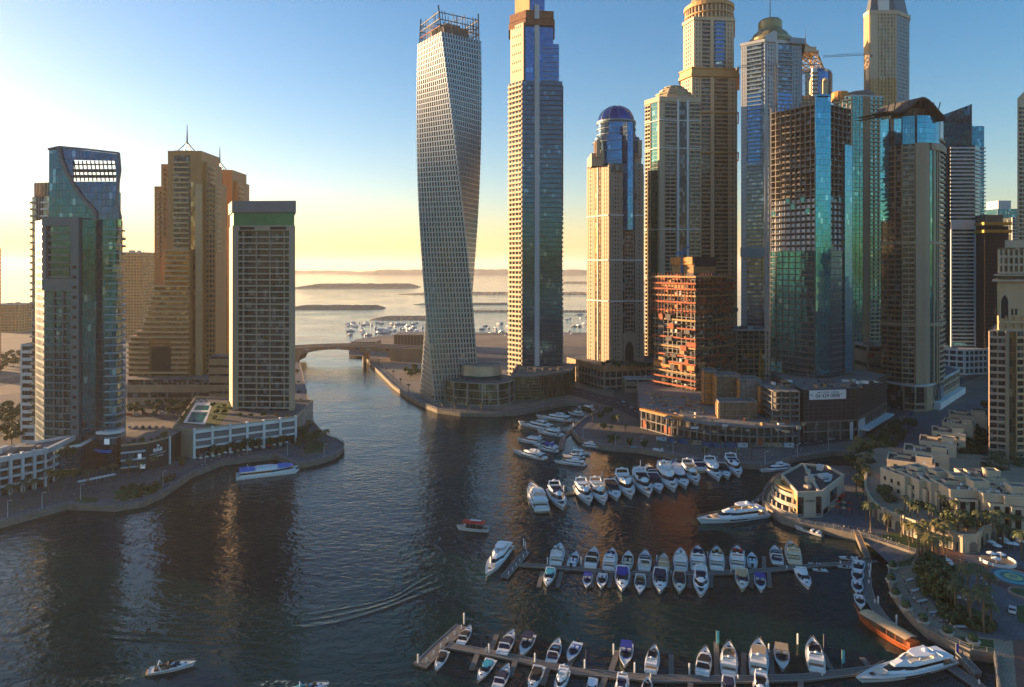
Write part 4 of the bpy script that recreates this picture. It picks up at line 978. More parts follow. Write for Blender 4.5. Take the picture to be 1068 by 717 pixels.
for p0, p1, dd in ((294, 292, 2.4), (288, 286.6, 1.8), (347, 345, 2)): m = MB(m_beige); m.strip(Q, zz(p0), zz(p1), -.5, dd, closed=True); t.rep('cornice', m)
Q2 = [(X(1040.5, D + 8), D + 8), (X(1100, D + 8), D + 8), (X(1100, D + 34), D + 34), (X(1042, D + 30), D + 30)]; body(t, Q2, zz(294), zz(258), g_dark, 'upper_glazing')
fac(t, Q2[0:2], zz(286), zz(260), 'grid', m_beige, fh=3.6, bay=2.6, h=1.1, pw=.9, d=.4)
body(t, [(X(1048, D + 8.5), D + 8.5), (X(1100, D + 8.5), D + 8.5), (X(1100, D + 30), D + 30), (X(1048, D + 30), D + 30)], zz(258), zz(250), m_beige, 'penthouse')
t.fin()
# ---------------------------------------------------- red scaffolded building site
D = 468; zz = lambda py: Z(py, D)
t = T('scaffolded_tower', 'half built concrete tower wrapped in rust red scaffold decks, glowing orange on its left face', 'tower', (X(724, D), D + 20, 2))
P = corner(725, D, 55, 38, 42); P = [P[0], P[1], P[2], P[3]]
body(t, inset(P, 8), 2, zz(285), m_concd, 'core_wall')
nf = 27; z0 = 14; fh = (zz(288) - z0) / nf
for k in range(nf + 1):
    z = z0 + k * fh; m = MB(m_conc); m.prism(P, z - .25, z + .2, bot=True); t.rep('floor_slab', m)
for e, nb in ((P[0:2], 9), (P[1:3], 9)):
    for i in range(nb + 1):
        c = sub(e, min(.98, i / nb), min(1, i / nb + .02)); m = MB(m_conc); m.strip([c[0], c[-1]], 2, zz(292), -.8, -.1); t.rep('column', m)
    for k in range(nf):
        for i in range(nb):
            if random.random() < .28:
                c = sub(e, (i + .1) / nb, (i + .95) / nb); m = MB(random.choice([m_conc, m_pale, m_ply, m_tan])); m.strip(c, z0 + k * fh + .2, z0 + k * fh + fh * random.choice([.35, .9]), -1.2, -.9); t.rep('infill_panel', m)
for k, (z, d) in enumerate([(zz(p), d_) for p, d_ in ((290, 3.2), (297, 3), (303, 3.4), (310, 2.6), (317, 3), (326, 2.2), (336, 1.6), (345, 1.4), (355, 1.6), (365, 1.4), (374, 1.8), (382, 1.2), (392, 1.6), (398, 3.5), (405, 4.5), (411, 5.5))]):
    m = MB(m_rust if k % 3 else m_ply); m.strip(P[0:3], z, z + .35, .1, d); m.strip(P[0:3], z + .35, z + 1.2, d - .12, d); t.rep('scaffold_deck', m)
m = MB(m_orange); m.strip(P[0:2], zz(388), zz(382.5), .3, .9); t.part('orange_sheeting', m)
r9 = random.Random(99)
for i in range(90):
    f0 = r9.random() * .94; k = r9.randrange(nf); m = MB(r9.choice([m_ply, m_rust, m_net, m_net, m_rust, m_concd])); m.strip(sub(P[0:3], f0, f0 + r9.uniform(.02, .07)), z0 + k * fh + .2, z0 + k * fh + r9.uniform(1, 5), 1.0 + r9.random(), 2.1 + r9.random() * .5); t.rep('scaffold_net', m)
m = MB(m_ply); m.strip(P[0:2], zz(302), zz(296), .3, .5); t.part('plywood_sheeting', m)
for i in range(26):
    e = sub(P[0:3], i / 26, i / 26 + .004); m = MB(m_rust); m.strip([e[0], e[-1]], zz(330), zz(285), 2.6, 2.85); t.rep('scaffold_pole', m)
C = inset(P, 9); body(t, C, zz(290), zz(270), m_ply, 'core_top'); m = MB(m_net); m.strip(C[1:3], zz(278), zz(268), .1, 1.2); t.part('dark_formwork', m)
m = MB(m_orange); m.strip(C[0:2], zz(276), zz(268), .1, 1.4); t.part('formwork', m)
t.fin()
# teal-blue jib on it
t = T('tower_crane', 'small blue luffing crane on top of the red scaffolded building site', 'crane', (X(712, D + 18), D + 20, zz(285)))
x_, y_ = X(712, D + 18), D + 20; mb_ = paint('blue_crane_paint', (.03, .12, .3), .5); m = MB(mb_); m.bar((x_, y_, zz(285)), (x_, y_, zz(262)), 1.6); t.part('mast', m)
m = MB(mb_); m.bar((x_ - 5, y_, zz(266)), (x_ + 6, y_, zz(256)), .9); m.box((x_, y_, zz(263)), (4.5, 2.5, 2.5)); t.part('jib', m); t.fin()
# ---------------------------------------------------- waterfront podium under construction
def gp(px, py, z): return tuple(G(px, py, z)[:2])
fp = [gp(668, 447, 2), gp(700, 456, 2), gp(738, 464, 2), gp(790, 467.5, 2), gp(834, 466, 2)]
t = T('unfinished_podium', 'curving concrete podium under construction with dark openings along the waterfront road', 'building', (fp[2][0], fp[2][1] + 12, 2))
back = [(X(842, 420), 425), (X(700, 520), 520), (X(664, 500), 500)]
PP = fp + back
for z in (2.3, 7.5, 12.5): m = MB(m_conc); m.prism(PP, z, z + .6, bot=True); t.rep('floor_slab', m)
body(t, inset(PP, 5), 2, 12.5, m_concd, 'rear_wall')
for i in range(24): e = sub(fp, i / 24, i / 24 + .006); m = MB(m_conc); m.strip([e[0], e[-1]], 2, 12.6, -1.4, -.3); t.rep('column', m)
for i in range(16):
    if i % 3: continue
    e = sub(fp, i / 16, i / 16 + .05); m = MB(random.choice([m_net, g_dark, m_rust, m_pale])); m.strip(e, 2.9, 7.4, -1, -.8); t.rep('hoarding', m)
m = MB(m_orange); e = sub(fp, 0, .32); m.strip(e, 13.1, 14.2, -2.5, .8); t.part('formwork_edge', m)
rr = random.Random(5)
for i in range(60):
    px = rr.uniform(672, 735); c = G(px, 405 + (px - 672) * .22 + rr.uniform(0, 22), 13.2); m = MB(rr.choice([m_ply, m_rust, m_steel, m_ply, m_tan])); hh = rr.uniform(.4, 1.4); m.box((c.x, c.y, 13.1 + hh / 2), (rr.uniform(1.5, 5), rr.uniform(.5, 2), hh), rr.uniform(0, PI)); t.rep('timber_stack', m)
t.fin()
# sheeted blocks
def block(px0, px1, pyb, zb, zt, dep, mats, label, name='sheeted_block'):
    a, b_ = gp(px0, pyb, zb), gp(px1, pyb, zb); t = T(name, label, 'building', ((a[0] + b_[0]) / 2, a[1] + dep / 2, zb))
    P = [a, b_, (b_[0] + 1, b_[1] + dep), (a[0] + 1.5, a[1] + dep)]; body(t, P, zb, zt, m_concd, 'frame', top=m_roof)
    P0 = [(a[0] + 1.5, a[1] + dep), a]
    for e, mt in ((P0, mats[0]), ([a, b_], mats[1])):
        L = plen(e); nb = max(2, int(L / 3))
        for i in range(nb):
            m = MB(mt); q = sub(e, (i + .04) / nb, (i + .96) / nb); m.strip(q, zb + .5 + rr.uniform(0, .6), zt - rr.uniform(0, 1.2), .1, .35 + .25 * (i % 2)); t.rep('sheet_panel', m)
    for k in range(1, int((zt - zb) / 3.4)): m = MB(m_conc); m.strip(P, zb + k * 3.4, zb + k * 3.4 + .3, .0, .8, closed=True); t.rep('floor_slab', m)
    m = MB(m_conc); m.strip(P, zt - .2, zt + .8, -.3, .15, closed=True); t.part('parapet', m); t.fin()
m_sheetb = paint('brown_sheeting', (.20, .13, .08), .8, var=.35, scale=.5); m_sheetg = paint('grey_sheeting', (.22, .19, .17), .8, var=.3, scale=.5)
block(735, 748, 423, 13, 34, 12, (m_orange, m_orange), 'narrow block hung with bright orange sheeting beside the scaffolded tower')
block(748, 772, 427, 13, 33, 14, (m_orange, m_sheetb), 'brown sheeted concrete block just right of the bright orange one')
block(772, 794, 430, 13, 32, 14, (m_orange, m_sheetg), 'grey sheeted concrete block in the middle of the unfinished podium')
block(794, 808, 433, 13, 30, 14, (m_orange, m_sheetb), 'short brown sheeted block with an orange side, left of the zigzag balconies')
block(750, 790, 446, 8, 22, 12, (m_ply, m_sheetb), 'low brown sheeted block in front of the taller sheeted ones')
# zigzag balcony block
a, b_ = gp(806, 462, 2), gp(834, 462, 2); t = T('unfinished_block', 'bare concrete block with zigzag slab edges, left of the dark netted hall', 'building', (a[0] + 6, a[1] + 8, 2))
P = [a] + [(a[0] + (b_[0] - a[0]) * u / 6, a[1] + (-1.6 if u % 2 else 0)) for u in range(1, 6)] + [b_, (b_[0] + 1, b_[1] + 18), (a[0] + 1, a[1] + 18)]
body(t, inset(P, 2), 2, 30, m_concd, 'core_wall')
for k in range(9): m = MB(m_conc); m.prism(P, 3 + k * 3.4, 3.5 + k * 3.4, bot=True); t.rep('floor_slab', m)
for i in (0, 2, 4, 6): m = MB(m_conc); m.bar((P[i][0], P[i][1] + .8, 2), (P[i][0], P[i][1] + .8, 30), .7); t.rep('column', m)
t.fin()
# dark netted hall with banner
A, B, Cc = gp(838, 461, 2), gp(892.5, 458.5, 2), gp(925, 438, 2)
t = T('netted_building', 'broad building wrapped in dark brown netting with a white banner on its upper edge', 'building', ((A[0] + B[0]) / 2, B[1] + 20, 2))
P = [A, B, Cc, (Cc[0] - 20, Cc[1] + 40), (A[0] + 4, A[1] + 50)]
body(t, P, 13, 31, m_net, 'netting', top=m_roof); body(t, inset(P, 3), 2, 13, m_concd, 'lower_wall')
for i in range(14): e = sub([A, B, Cc], i / 13.02, i / 13.02 + .006); m = MB(m_conc); m.strip([e[0], e[-1]], 2, 13, -.9, 0); t.rep('column', m)
for z in (7, 12.6): m = MB(m_conc); m.strip([A, B, Cc], z, z + .6, -1.5, .2); t.rep('floor_slab', m)
for k in range(34): 
    e = sub([A, B, Cc], k / 34, k / 34 + .003); m = MB(m_dsteel); m.strip([e[0], e[-1]], 13, 31.3, .02, .22); t.rep('scaffold_pole', m)
for k in range(8): m = MB(m_dsteel); m.strip([A, B, Cc], 14 + k * 2.2, 14.15 + k * 2.2, .02, .3); t.rep('scaffold_rail', m)
m = MB(m_white); e = sub([B, Cc], .1, .95); m.strip(e, 6.2, 7, .3, 5); t.part('canopy', m)
m = MB(m_pale); m.strip(sub([B, Cc], .05, .25), 2, 12, .2, .5); m.strip(sub([A, B], .88, .94), 2, 12, .2, .5); t.rep('pale_panel', m)
t.fin()
r5 = random.Random(77)
def clutter(n, px0, px1, py0, py1, z, nm, cat, lab, mats, grp, big=3.0):
    for i in range(n):
        c = G(r5.uniform(px0, px1), r5.uniform(py0, py1), z); mt = r5.choice(mats); t = T(nm, lab, cat, (c.x, c.y, z), grp); a = r5.uniform(0, PI); sx, sy, sz = r5.uniform(1.2, big), r5.uniform(.8, 2), r5.uniform(.6, 1.8)
        m = MB(mt); m.box((c.x, c.y, z + .03 + sz / 2), (sx, sy, sz), a); t.part('body', m); m = MB(m_roof); m.box((c.x, c.y, z + sz + .1), (sx * 1.06, sy * 1.08, .12), a); t.part('lid', m); t.fin()
def textpart(s, size, mat, loc, rotz, name, parent=None, ext=.03):
    cu = bpy.data.curves.new(name, 'FONT'); cu.body = s; cu.size = size; cu.extrude = ext; cu.align_x = 'CENTER'; cu.align_y = 'CENTER'
    o = bpy.data.objects.new('tmp', cu); dg = bpy.context.evaluated_depsgraph_get(); me = bpy.data.meshes.new_from_object(o); bpy.data.objects.remove(o); bpy.data.curves.remove(cu)
    me.materials.clear(); me.materials.append(mat); ob = newobj(name, me, parent, loc); ob.rotation_euler = (R(90), 0, rotz); return ob
an = math.atan2(B[1] - A[1], B[0] - A[0]); e = sub([A, B], .10, .80); cxy = ((e[0][0] + e[1][0]) / 2, (e[0][1] + e[1][1]) / 2)
t = T('banner', 'white banner with dark phone number lettering on the dark netted building', 'banner', (cxy[0], cxy[1], 25)); bl = plen(e)
mban = paint('banner_white', (.72, .76, .80), .6, var=.04)
nx, ny = math.sin(an), -math.cos(an)
m = MB(mban); m.strip(e, 25.4, 30.6, .45, .6); t.part('cloth', m); mt_ = paint('banner_ink', (.02, .03, .05), .7)
for s_, sz, u, z in (('04 429 0888', 3.0, .5, 27.3 - 25), ('SALES  RETAIL  LEASING', 1.25, .5, 29.3 - 25), ('K', 1.8, .06, 28.0 - 25), ('+', 2.2, .88, 28.2 - 25)):
    tx, ty = math.cos(an) * bl * (u - .5), math.sin(an) * bl * (u - .5); textpart(s_, sz, mt_, (tx + nx * .68, ty + ny * .68, z), an, 'lettering', t.e)
t.fin()
clutter(34, 806, 918, 398, 405, 31, 'roof_unit', 'roof unit', 'small roof unit on the flat roof of the netted building', [m_pale, m_white, m_steel, m_dsteel, m_conc, m_ply], 'roof units on the netted building', 4)
clutter(30, 690, 840, 436, 452, 13.1, 'material_crate', 'crate', 'site crate lying on the deck of the unfinished podium', [m_conc, m_ply, m_steel, m_rust, m_pale, m_tan], 'crates on the unfinished podium', 4)
# low buildings between / behind
def simple(name, px0, px1, D, dep, pyt, mat, glass, label, style='grid', zb=2, fh=3.6, bay=4.5, skew=0, cat='building', grp=None, kit=True, zt=None, **kw):
    P = pxrect(px0, px1, D, dep); P = [(P[0][0], P[0][1] + skew), P[1], P[2], P[3]]; z1 = zt or Z(pyt, D); t = T(name, label, cat, ((P[0][0] + P[1][0]) / 2, D + dep / 2, zb), grp)
    body(t, P, zb, z1, glass)
    for i in (0, 1, 3): fac(t, [P[i], P[(i + 1) % 4]], zb, z1, style, mat, fh=fh, bay=bay, **kw)
    if kit: roofkit(t, P, z1, m_pale, n=3, seed=int(px0))
    t.fin(); return t
simple('site_office', 652, 690, 520, 10, 396, m_tan, g_dark, 'long low beige shed behind the inner basin, left of the building site', fh=5, bay=9, h=3.4)
simple('low_building', 905, 922, 510, 20, 362, m_beige, g_dark, 'beige box building with a red squiggle sign, left of the wing roofed tower', fh=12, bay=20, h=9)
o = T('wall_sign', 'red squiggle sign on the beige box building', 'sign', (X(908, 509), 509, Z(372, 509)))
m = MB(m_redc); pts = [(X(905.5 + i * .55, 509), 509.3, Z(371 + 2.6 * math.sin(i * 1.1), 509)) for i in range(12)]
for p, q in zip(pts, pts[1:]): m.bar(p, q, .5)
o.part('lettering', m); o.fin()
simple('commercial_building', 768, 804, 560, 30, 345, m_tan, g_dark, 'dim low building behind the yellow crane', fh=4)
simple('commercial_building', 884, 908, 600, 30, 355, m_beige, g_dark, 'low beige block deep between the green tower and the wing roofed tower', fh=4)
simple('warehouse', 411, 452, 800, 40, 349.5, m_tan, m_brown, 'ribbed brown warehouse beyond the right end of the bridge', style='piers', bay=4, pw=1.2, kit=False)
simple('harbour_building', 366, 392, 820, 30, 357, m_beige, g_dark, 'low beige quay building behind the bridge', fh=5, kit=False)
# cranes
def crane(name, label, bx, D, z0, ztop, jib0, jib1, col, wm=1.8, slope=0):
    t = T(name, label, 'crane', (bx, D, z0)); h = wm / 2
    for dx in (-h, h):
        for dy in (-h, h): m = MB(col); m.bar((bx + dx, D + dy, z0), (bx + dx, D + dy, ztop), .3); t.rep('mast_leg', m)
    n = int((ztop - z0) / 3)
    for k in range(n):
        z = z0 + k * 3; m = MB(col); s = 1 if k % 2 else -1
        m.bar((bx - h * s, D - h, z), (bx + h * s, D - h, z + 3), .2); m.bar((bx - h, D - h * s, z), (bx - h, D + h * s, z + 3), .2); t.rep('mast_brace', m)
    j0, j1 = Vector(jib0), Vector(jib1); m = MB(col); n = max(6, int((j1 - j0).length / 3)); top = Vector((0, 0, 1.6))
    m.bar(j0, j1, .3); m.bar(j0 + top, j1 + top, .25)
    for k in range(n): a = j0.lerp(j1, k / n); b_ = j0.lerp(j1, (k + .5) / n); c = j0.lerp(j1, (k + 1) / n); m.bar(a, b_ + top, .2); m.bar(b_ + top, c, .2)
    t.part('jib', m); m = MB(col); apex = Vector((bx, D, ztop + 8)); m.bar((bx, D, ztop), apex, .9, w2=.3); m.bar(apex, j1.lerp(j0, .3) + top, .15); m.bar(apex, j0.lerp(j1, .08) + top, .15); t.part('tower_head', m)
    m = MB(m_conc); m.box((j0.x, j0.y, j0.z - .9), (2.6, 2, 2.2)); t.part('counterweight', m)
    m = MB(m_white); m.box((bx + 1.6, D, ztop + .5), (1.6, 1.6, 2)); t.part('cab', m); t.fin()
m_crane = paint('grey_crane_paint', (.12, .13, .14), .5)
crane('tower_crane', 'thin grey crane with a long level jib reaching the tall plain tan tower', X(905, 640), 640, 200, Z(62, 640), (X(908, 640), 640, Z(57.5, 640)), (X(858, 640), 640, Z(60, 640)), m_crane)
crane('tower_crane', 'dark crane whose jib crosses in front of the blue grey tower', X(812, 590), 596, Z(100, 596) - 80, Z(68, 590), (X(771, 590), 594, Z(69.5, 590)), (X(830, 590), 594, Z(65.5, 590)), m_crane)
crane('tower_crane', 'small sunlit yellow crane standing low among the buildings left of the teal building site', X(794, 480), 480, 12, Z(373, 480), (X(776, 480), 480, Z(372, 480)), (X(800, 480), 480, Z(371, 480)), m_yellow, 2.4)
# ---------------------------------------------------- left bank
# sail topped teal tower
D = 326; zz = lambda py: Z(py, D)
t = T('sail_topped_tower', 'dark teal glass tower with a curved blue sail screen at its top', 'tower', (X(85, D), D + 18, 2))
P = [(X(38, D + 14), D + 14), (X(47, D), D), (X(86, D - 2), D - 2), (X(100, D - 1), D - 1), (X(107, D - 4), D - 4), (X(114, D - 4.5), D - 4.5), (X(121, D - 3), D - 3), (X(126.5, D + 2), D + 2), (X(128, D + 10), D + 10), (X(128, D + 34), D + 34), (X(44, D + 36), D + 36)]
z229 = zz(229); body(t, P, 2, z229, g_deep); m_lb = paint('blue_grey_balcony', (.09, .16, .19), .5, var=.1)
fac(t, P[1:3], zz(455), zz(304), 'balc', m_lb, fh=3.75, bay=None, f0=.0, f1=.78, h=.7, d=1.4); fac(t, P[1:3], zz(290), zz(236), 'balc', m_gpanel, fh=3.75, bay=None, f0=.1, f1=.68, h=.9, d=1.0)
m_gp2 = paint('blue_slate_frame', (.06, .13, .17), .4, .2, var=.1); m = MB(m_gp2); m.strip(sub(P[1:3], .76, .98), zz(470), z229 + 1, .1, 2.0); t.part('frame_pier', m)
m = MB(m_gp2); m.strip(sub(P[1:3], 0, .75), zz(236), z229 + 1, .1, 1.8); m.strip(sub(P[1:3], 0, .75), zz(303), zz(291), .1, 1.8); t.part('frame_beam', m)
m = MB(m_gpanel); m.strip(sub(P[1:3], 0, .09), zz(303), z229 + 1, .1, 1.7); t.part('frame_edge', m)
for k in range(19): m = MB(m_black); e = sub(P[1:3], .82, .92); m.strip(e, zz(466) + 3.75 * k * 1.28, zz(466) + 3.75 * k * 1.28 + 1.4, 2.0, 2.06); t.rep('window', m)
fac(t, P[3:9], zz(455), zz(233), 'slab', m_bgrey, fh=3.75, bay=None, h=.6, d=1.3, f0=.3, f1=.95, names='balcony', force=True)
fac(t, P[0:2], 8, z229, 'grid', m_lb, fh=3.75, bay=3)
fac(t, P[8:10], 8, zz(240), 'balc', m_gpanel, fh=3.75, bay=None, d=1.4, h=.8, force=True)
for f in (.25, .5): m = MB(m_gpanel); m.strip(sub(P[1:3], f, f + .02), zz(455), zz(304), .1, .9); t.rep('pier', m)
# top
Q = [(X(51, D + 2), D + 2), (X(126, D + 4), D + 4), (X(126, D + 26), D + 26), (X(51, D + 26), D + 26)]
body(t, Q, z229, zz(200), g_teal, 'upper_glazing')
yq = D + 1.2
def wallpoly(pts, mat, name, y0=yq, th=.8):
    m = MB(mat); a = [(X(px, y0), y0, Z(py, y0)) for px, py in pts]; b2 = [(p[0], y0 + th, p[2]) for p in a]; k = len(a)
    m.poly(a, [(p[0], p[2]) for p in a]); m.poly(b2[::-1], [(p[0], p[2]) for p in b2[::-1]])
    for i in range(k): j = (i + 1) % k; m.poly([a[j], a[i], b2[i], b2[j]])
    t.part(name, m)
curve = [(63, 155), (66, 168), (71, 180), (78, 193), (86, 205), (94, 214), (101, 221)]
wallpoly([(51, 229), (51, 156.5), (63, 154)] + curve[1:] + [(101, 229)], g_teal, 'green_screen', yq, .8)
sd = [(101, 229), (101, 221)] 
m_sail = glassmat('sail_glass', (.04, .12, .26), cw=1.8, ch=3.4, blinds=.02)
wallpoly([(101, 229), (101, 221), (94, 214), (86, 205), (78, 193), (76, 189.5), (123, 189.5), (123, 200), (122, 215), (126, 229)], m_sail, 'sail_screen', yq - .6)
wallpoly([(63, 154), (124, 161), (124.5, 168), (76, 167), (66.5, 167)], m_sail, 'sail_screen', yq - .6)
wallpoly([(66.5, 167), (76, 167), (76, 189.5), (71, 180)], m_sail, 'sail_screen', yq - .6)
wallpoly([(121, 168), (124.5, 168), (123.5, 189.5), (121, 189.5)], m_sail, 'sail_screen', yq - .6)
for k in range(11): m = MB(m_dsteel); px = 77 + k * 4.3; m.bar((X(px, yq), yq + .2, Z(168, yq)), (X(px + 2.5, yq), yq + .2, Z(189, yq)), .4); t.rep('louvre', m)
for py in (171.5, 178, 184): m = MB(m_dsteel); m.bar((X(76, yq), yq + .8, Z(py, yq)), (X(122, yq), yq + .8, Z(py, yq)), 1.4 if py > 175 else .6); t.rep('louvre_beam', m)
m = MB(m_gpanel)
for p, q in zip(curve, curve[1:]): m.bar((X(p[0], yq), yq - .9, Z(p[1], yq)), (X(q[0], yq), yq - .9, Z(q[1], yq)), 1.4)
m.bar((X(101, yq), yq - .9, Z(221, yq)), (X(101, yq), yq - .9, Z(229, yq)), 1.4)
t.part('sail_rim', m)
m = MB(m_gpanel); pr = [(51, 156), (63, 153.5), (90, 156), (124.5, 160), (126, 178), (124, 192), (122.5, 208), (127, 229)]
for p, q in zip(pr, pr[1:]): m.bar((X(p[0], yq), yq - .5, Z(p[1], yq)), (X(q[0], yq), yq - .5, Z(q[1], yq)), .9)
t.part('screen_rim', m)
for px, pts in ((51, 1), (125, 2)):
    m = MB(g_teal); e = [(X(px, yq + 22), yq + 22), (X(px, yq + 1), yq + 1)]; e = e if pts == 1 else e[::-1]; m.strip(e, z229, Z(158, yq) - 1, -.7, 0); t.part('side_screen', m)
m = MB(m_white); m.strip(sub(P[3:8], .3, .9), 20, 21.2, .4, 2.8); t.part('entrance_canopy', m)
m = MB(m_fblue); m.strip(sub(P[3:8], .05, .6), 11, 12, .4, 1.6); t.part('blue_fascia', m)
mscr = bpy.data.materials.new('lit_panel'); mscr.use_nodes = True; bb = mscr.node_tree.nodes['Principled BSDF']; bb.inputs['Base Color'].default_value = (.7, .75, .8, 1); bb.inputs['Emission Color'].default_value = (.8, .9, 1, 1); bb.inputs['Emission Strength'].default_value = .06
m = MB(mscr); m.strip(sub(P[3:8], .45, .55), 15, 17.5, 1, 1.3); t.part('lit_sign', m)
t.fin()
D = 362; zz = lambda py: Z(py, D)
t = T('residential_tower', 'slim grey tower with white balcony lines half hidden behind the sail topped tower', 'tower', (X(44, D), D + 10, 2))
P = [(X(33.5, D + 4), D + 4), (X(52, D), D), (X(56, D + 22), D + 22), (X(36, D + 24), D + 24)]
zone_tower(t, P, 14, zz(205), g_grey, {0: [(0, .25, 'balc', m_beige, dict(bay=None)), (.25, .6, 'grid', m_gpanel, dict(bay=3)), (.6, 1, 'balc', m_white, dict(bay=None, h=.8))]})
body(t, [(X(35.5, D + 5), D + 5), (X(54, D + 1), D + 1), (X(56, D + 20), D + 20), (X(37, D + 22), D + 22)], zz(205), zz(190), m_brown, 'plant_screen')
for k in range(5): m = MB(m_sand); m.box((X(38 + k * 3, D + 2), D + 1.8, zz(197)), (.5, .6, 7)); t.rep('screen_post', m)
t.fin()
simple('car_park', 22, 52, 372, 30, 361, m_white, g_dark, 'white car park podium at the foot of the slim grey tower', fh=4, bay=9, h=1.8)
# stepped twin tower
m_step = paint('haze_lit_brown_granite', (.44, .23, .085), .5, var=.12, streak=True); m_stepb = paint('light_granite_balcony', (.55, .38, .20), .55, var=.1)  # brown granite with golden haze glow mixed into its colour
def stepped(D, px_off, sc, top, label, spire_top, left_steps):
    zz = lambda py: Z(py, D); q = lambda p: px_off + (p - 190) * sc
    t = T('stepped_tower', label, 'tower', (X(q(190), D), D + 22, 20))
    s_ = lambda py: top + (py - 155) * (1.0)
    def blk(p0, p1, d0, dep, y0, y1, name='wall_block', mt=m_step): body(t, pxrect(q(p0), q(p1), D + d0, dep), zz(y0), zz(y1), mt, name)
    b0 = 392
    blk(175, 210, 2, 30, b0, s_(157), mt=m_step); blk(168, 175, 6, 26, b0, s_(170)); blk(161, 168, 9, 24, b0, s_(193)); blk(210, 216, 6, 26, b0, s_(168)); blk(216, 222, 9, 24, b0, s_(188), mt=m_step)
    m = MB(g_gold); e = [(X(q(198), D), D + 1.9), (X(q(203), D), D + 1.9)]; m.strip(e, zz(b0), zz(s_(190)), .05, .4); t.part('glass_slot', m)
    m = MB(m_stepb); e = [(X(q(204), D), D + 1.9), (X(q(210), D), D + 1.9)]; m.strip(e, zz(b0), zz(s_(192)), .05, 2.2); t.part('pilaster', m)
    e = [(X(q(180), D), D + 1.9), (X(q(197), D), D + 1.9)]; m = MB(g_dark); m.strip(e, zz(b0), zz(s_(162)), .02, .1); t.part('window_bay', m)
    fac(t, e, zz(b0), zz(s_(165)), 'balc', m_stepb, fh=3.7, bay=None, h=1.2, d=2.0)
    e = [(X(q(211), D), D + 5.9), (X(q(221), D), D + 6.5)]; m = MB(g_dark); m.strip(e, zz(b0), zz(s_(192)), .02, .1); t.part('window_bay', m); fac(t, e, zz(b0), zz(s_(192)), 'grid', m_step, fh=3.7, bay=2.8, h=1.5)
    # the flank that steps out floor by floor
    if left_steps:
        y = 268
        k = 0; z = zz(b0)
        while z < zz(262):
            py = YH + (CAMH - z) * F / D; 
            xl = 134 if py > 357 else 149 - (py - 344) * 1.15 if py > 344 else 160 - (py - 309) * .32 if py > 309 else 161 if py > 300 else 172
            P = pxrect(q(xl), q(198), D - 3, 12); m = MB(m_step); m.prism(P, z, z + 3.68, top=True); 
            if 357 < py < 395: pass
            t.rep('stepped_floor', m)
            for (xa_, xb_) in (((xl, 157), (180, 198)) if 357 < py < 392 else ((xl, 198),)):
                if xb_ > xa_: b = MB(m_stepb); b.strip([(X(q(xa_), D - 3), D - 3), (X(q(xb_), D - 3), D - 3)], z + 2.2, z + 3.5, .01, 2.4); t.rep('balcony', b)
            b = MB(g_gold); b.strip([(X(q(xl) + .5, D - 3), D - 3), (X(q(198), D - 3), D - 3)], z + .3, z + 2.1, .01, .06); t.rep('window_strip', b)
            z += 3.7
        m = MB(m_black); m.strip([(X(q(158), D - 3), D - 3.1), (X(q(179), D - 3), D - 3.1)], zz(391), zz(361), .1, .3); t.part('recess_shade_panel', m)  # flat black panel painted in for the shade of a recess
    else:
        for k in range(10): m = MB(m_step); m.prism(pxrect(q(206 - 0), q(206 + 10 + k * 1.5), D - 2, 10), zz(b0), zz(366 - (10 - k) * 5)); t.rep('stepped_floor', m)
    # side notches
    for k in range(14):
        for px, y0 in ((167.5, 172), (160.5, 196), (215.5, 170), (221.5, 190)):
            zb = zz(s_(y0) + 4 + k * 5.2); m = MB(m_stepb); m.box((X(q(px), D) , D + 10, zb), (1.6, 8, 1.2)); t.rep('side_balcony', m)
    cx, cy = X(q(192.5), D + 10), D + 14
    for sx in (-1, 1):
        for sy in (-1, 1): m = MB(m_steel); m.bar((cx + sx * 5.5, cy + sy * 5.5, zz(s_(157))), (cx, cy, zz(s_(157)) + 8.5), .6); t.rep('pyramid_leg', m)
    m = MB(m_sand); m.box((cx, cy, zz(s_(157)) + .6), (13, 13, 1.2)); t.part('roof_slab', m)
    m = MB(m_dsteel); m.bar((cx, cy, zz(s_(157)) + 8), (cx, cy, zz(spire_top)), .9, w2=.25); t.part('spire', m)
    t.fin()
stepped(492, 190, 1.0, 155, 'brown stepped tower with a spire whose left flank widens floor by floor, left bank', 126, True)
stepped(556, 225, .86, 175, 'second smaller brown spired tower, half hidden behind the green banded slab', 150, False)
simple('podium_building', 133, 250, 474, 30, 395, m_tan, g_dark, 'long brown podium with dark strip openings under the stepped tower', style='bands', fh=8.5, bay=None, h=5.4, zt=20.0, kit=False)
simple('podium_building', 218, 246, 462, 12, 372, m_tan, g_dark, 'small brown block between the stepped tower and the green banded slab', style='bands', fh=6, bay=None, h=4.4, kit=False)
# green banded slab
D = 394; zz = lambda py: Z(py, D)
t = T('banded_slab_tower', 'beige framed slab tower with a green band near its flat top and dark gridded balconies', 'tower', (X(275, D), D + 10, 16))
P = [(X(243.5, D), D), (X(307, D - 2), D - 2), (X(306, D + 20), D + 20), (X(240, D + 20), D + 20)]
body(t, P, 15.9, zz(236), g_dark); E = P[0:2]
m = MB(m_beige); m.strip(sub(E, 0, .085), 16, zz(236), .02, 1.3); m.strip(sub(E, .925, 1), 16, zz(236), .02, 1.3); t.part('frame_pier', m) if False else None
for f0, f1 in ((0, .085), (.925, 1)): m = MB(m_beige); m.strip(sub(E, f0, f1), 16, zz(236), .02, 1.3); t.rep('frame_pier', m)
mgr = paint('grey_band_render', (.25, .24, .23), .7, var=.08, streak=True)
body(t, P, zz(236), zz(210.5), m_greenband, 'green_band'); m = MB(mgr); m.strip(P, zz(222), zz(210), -.3, .9, closed=True); t.part('grey_band', m)
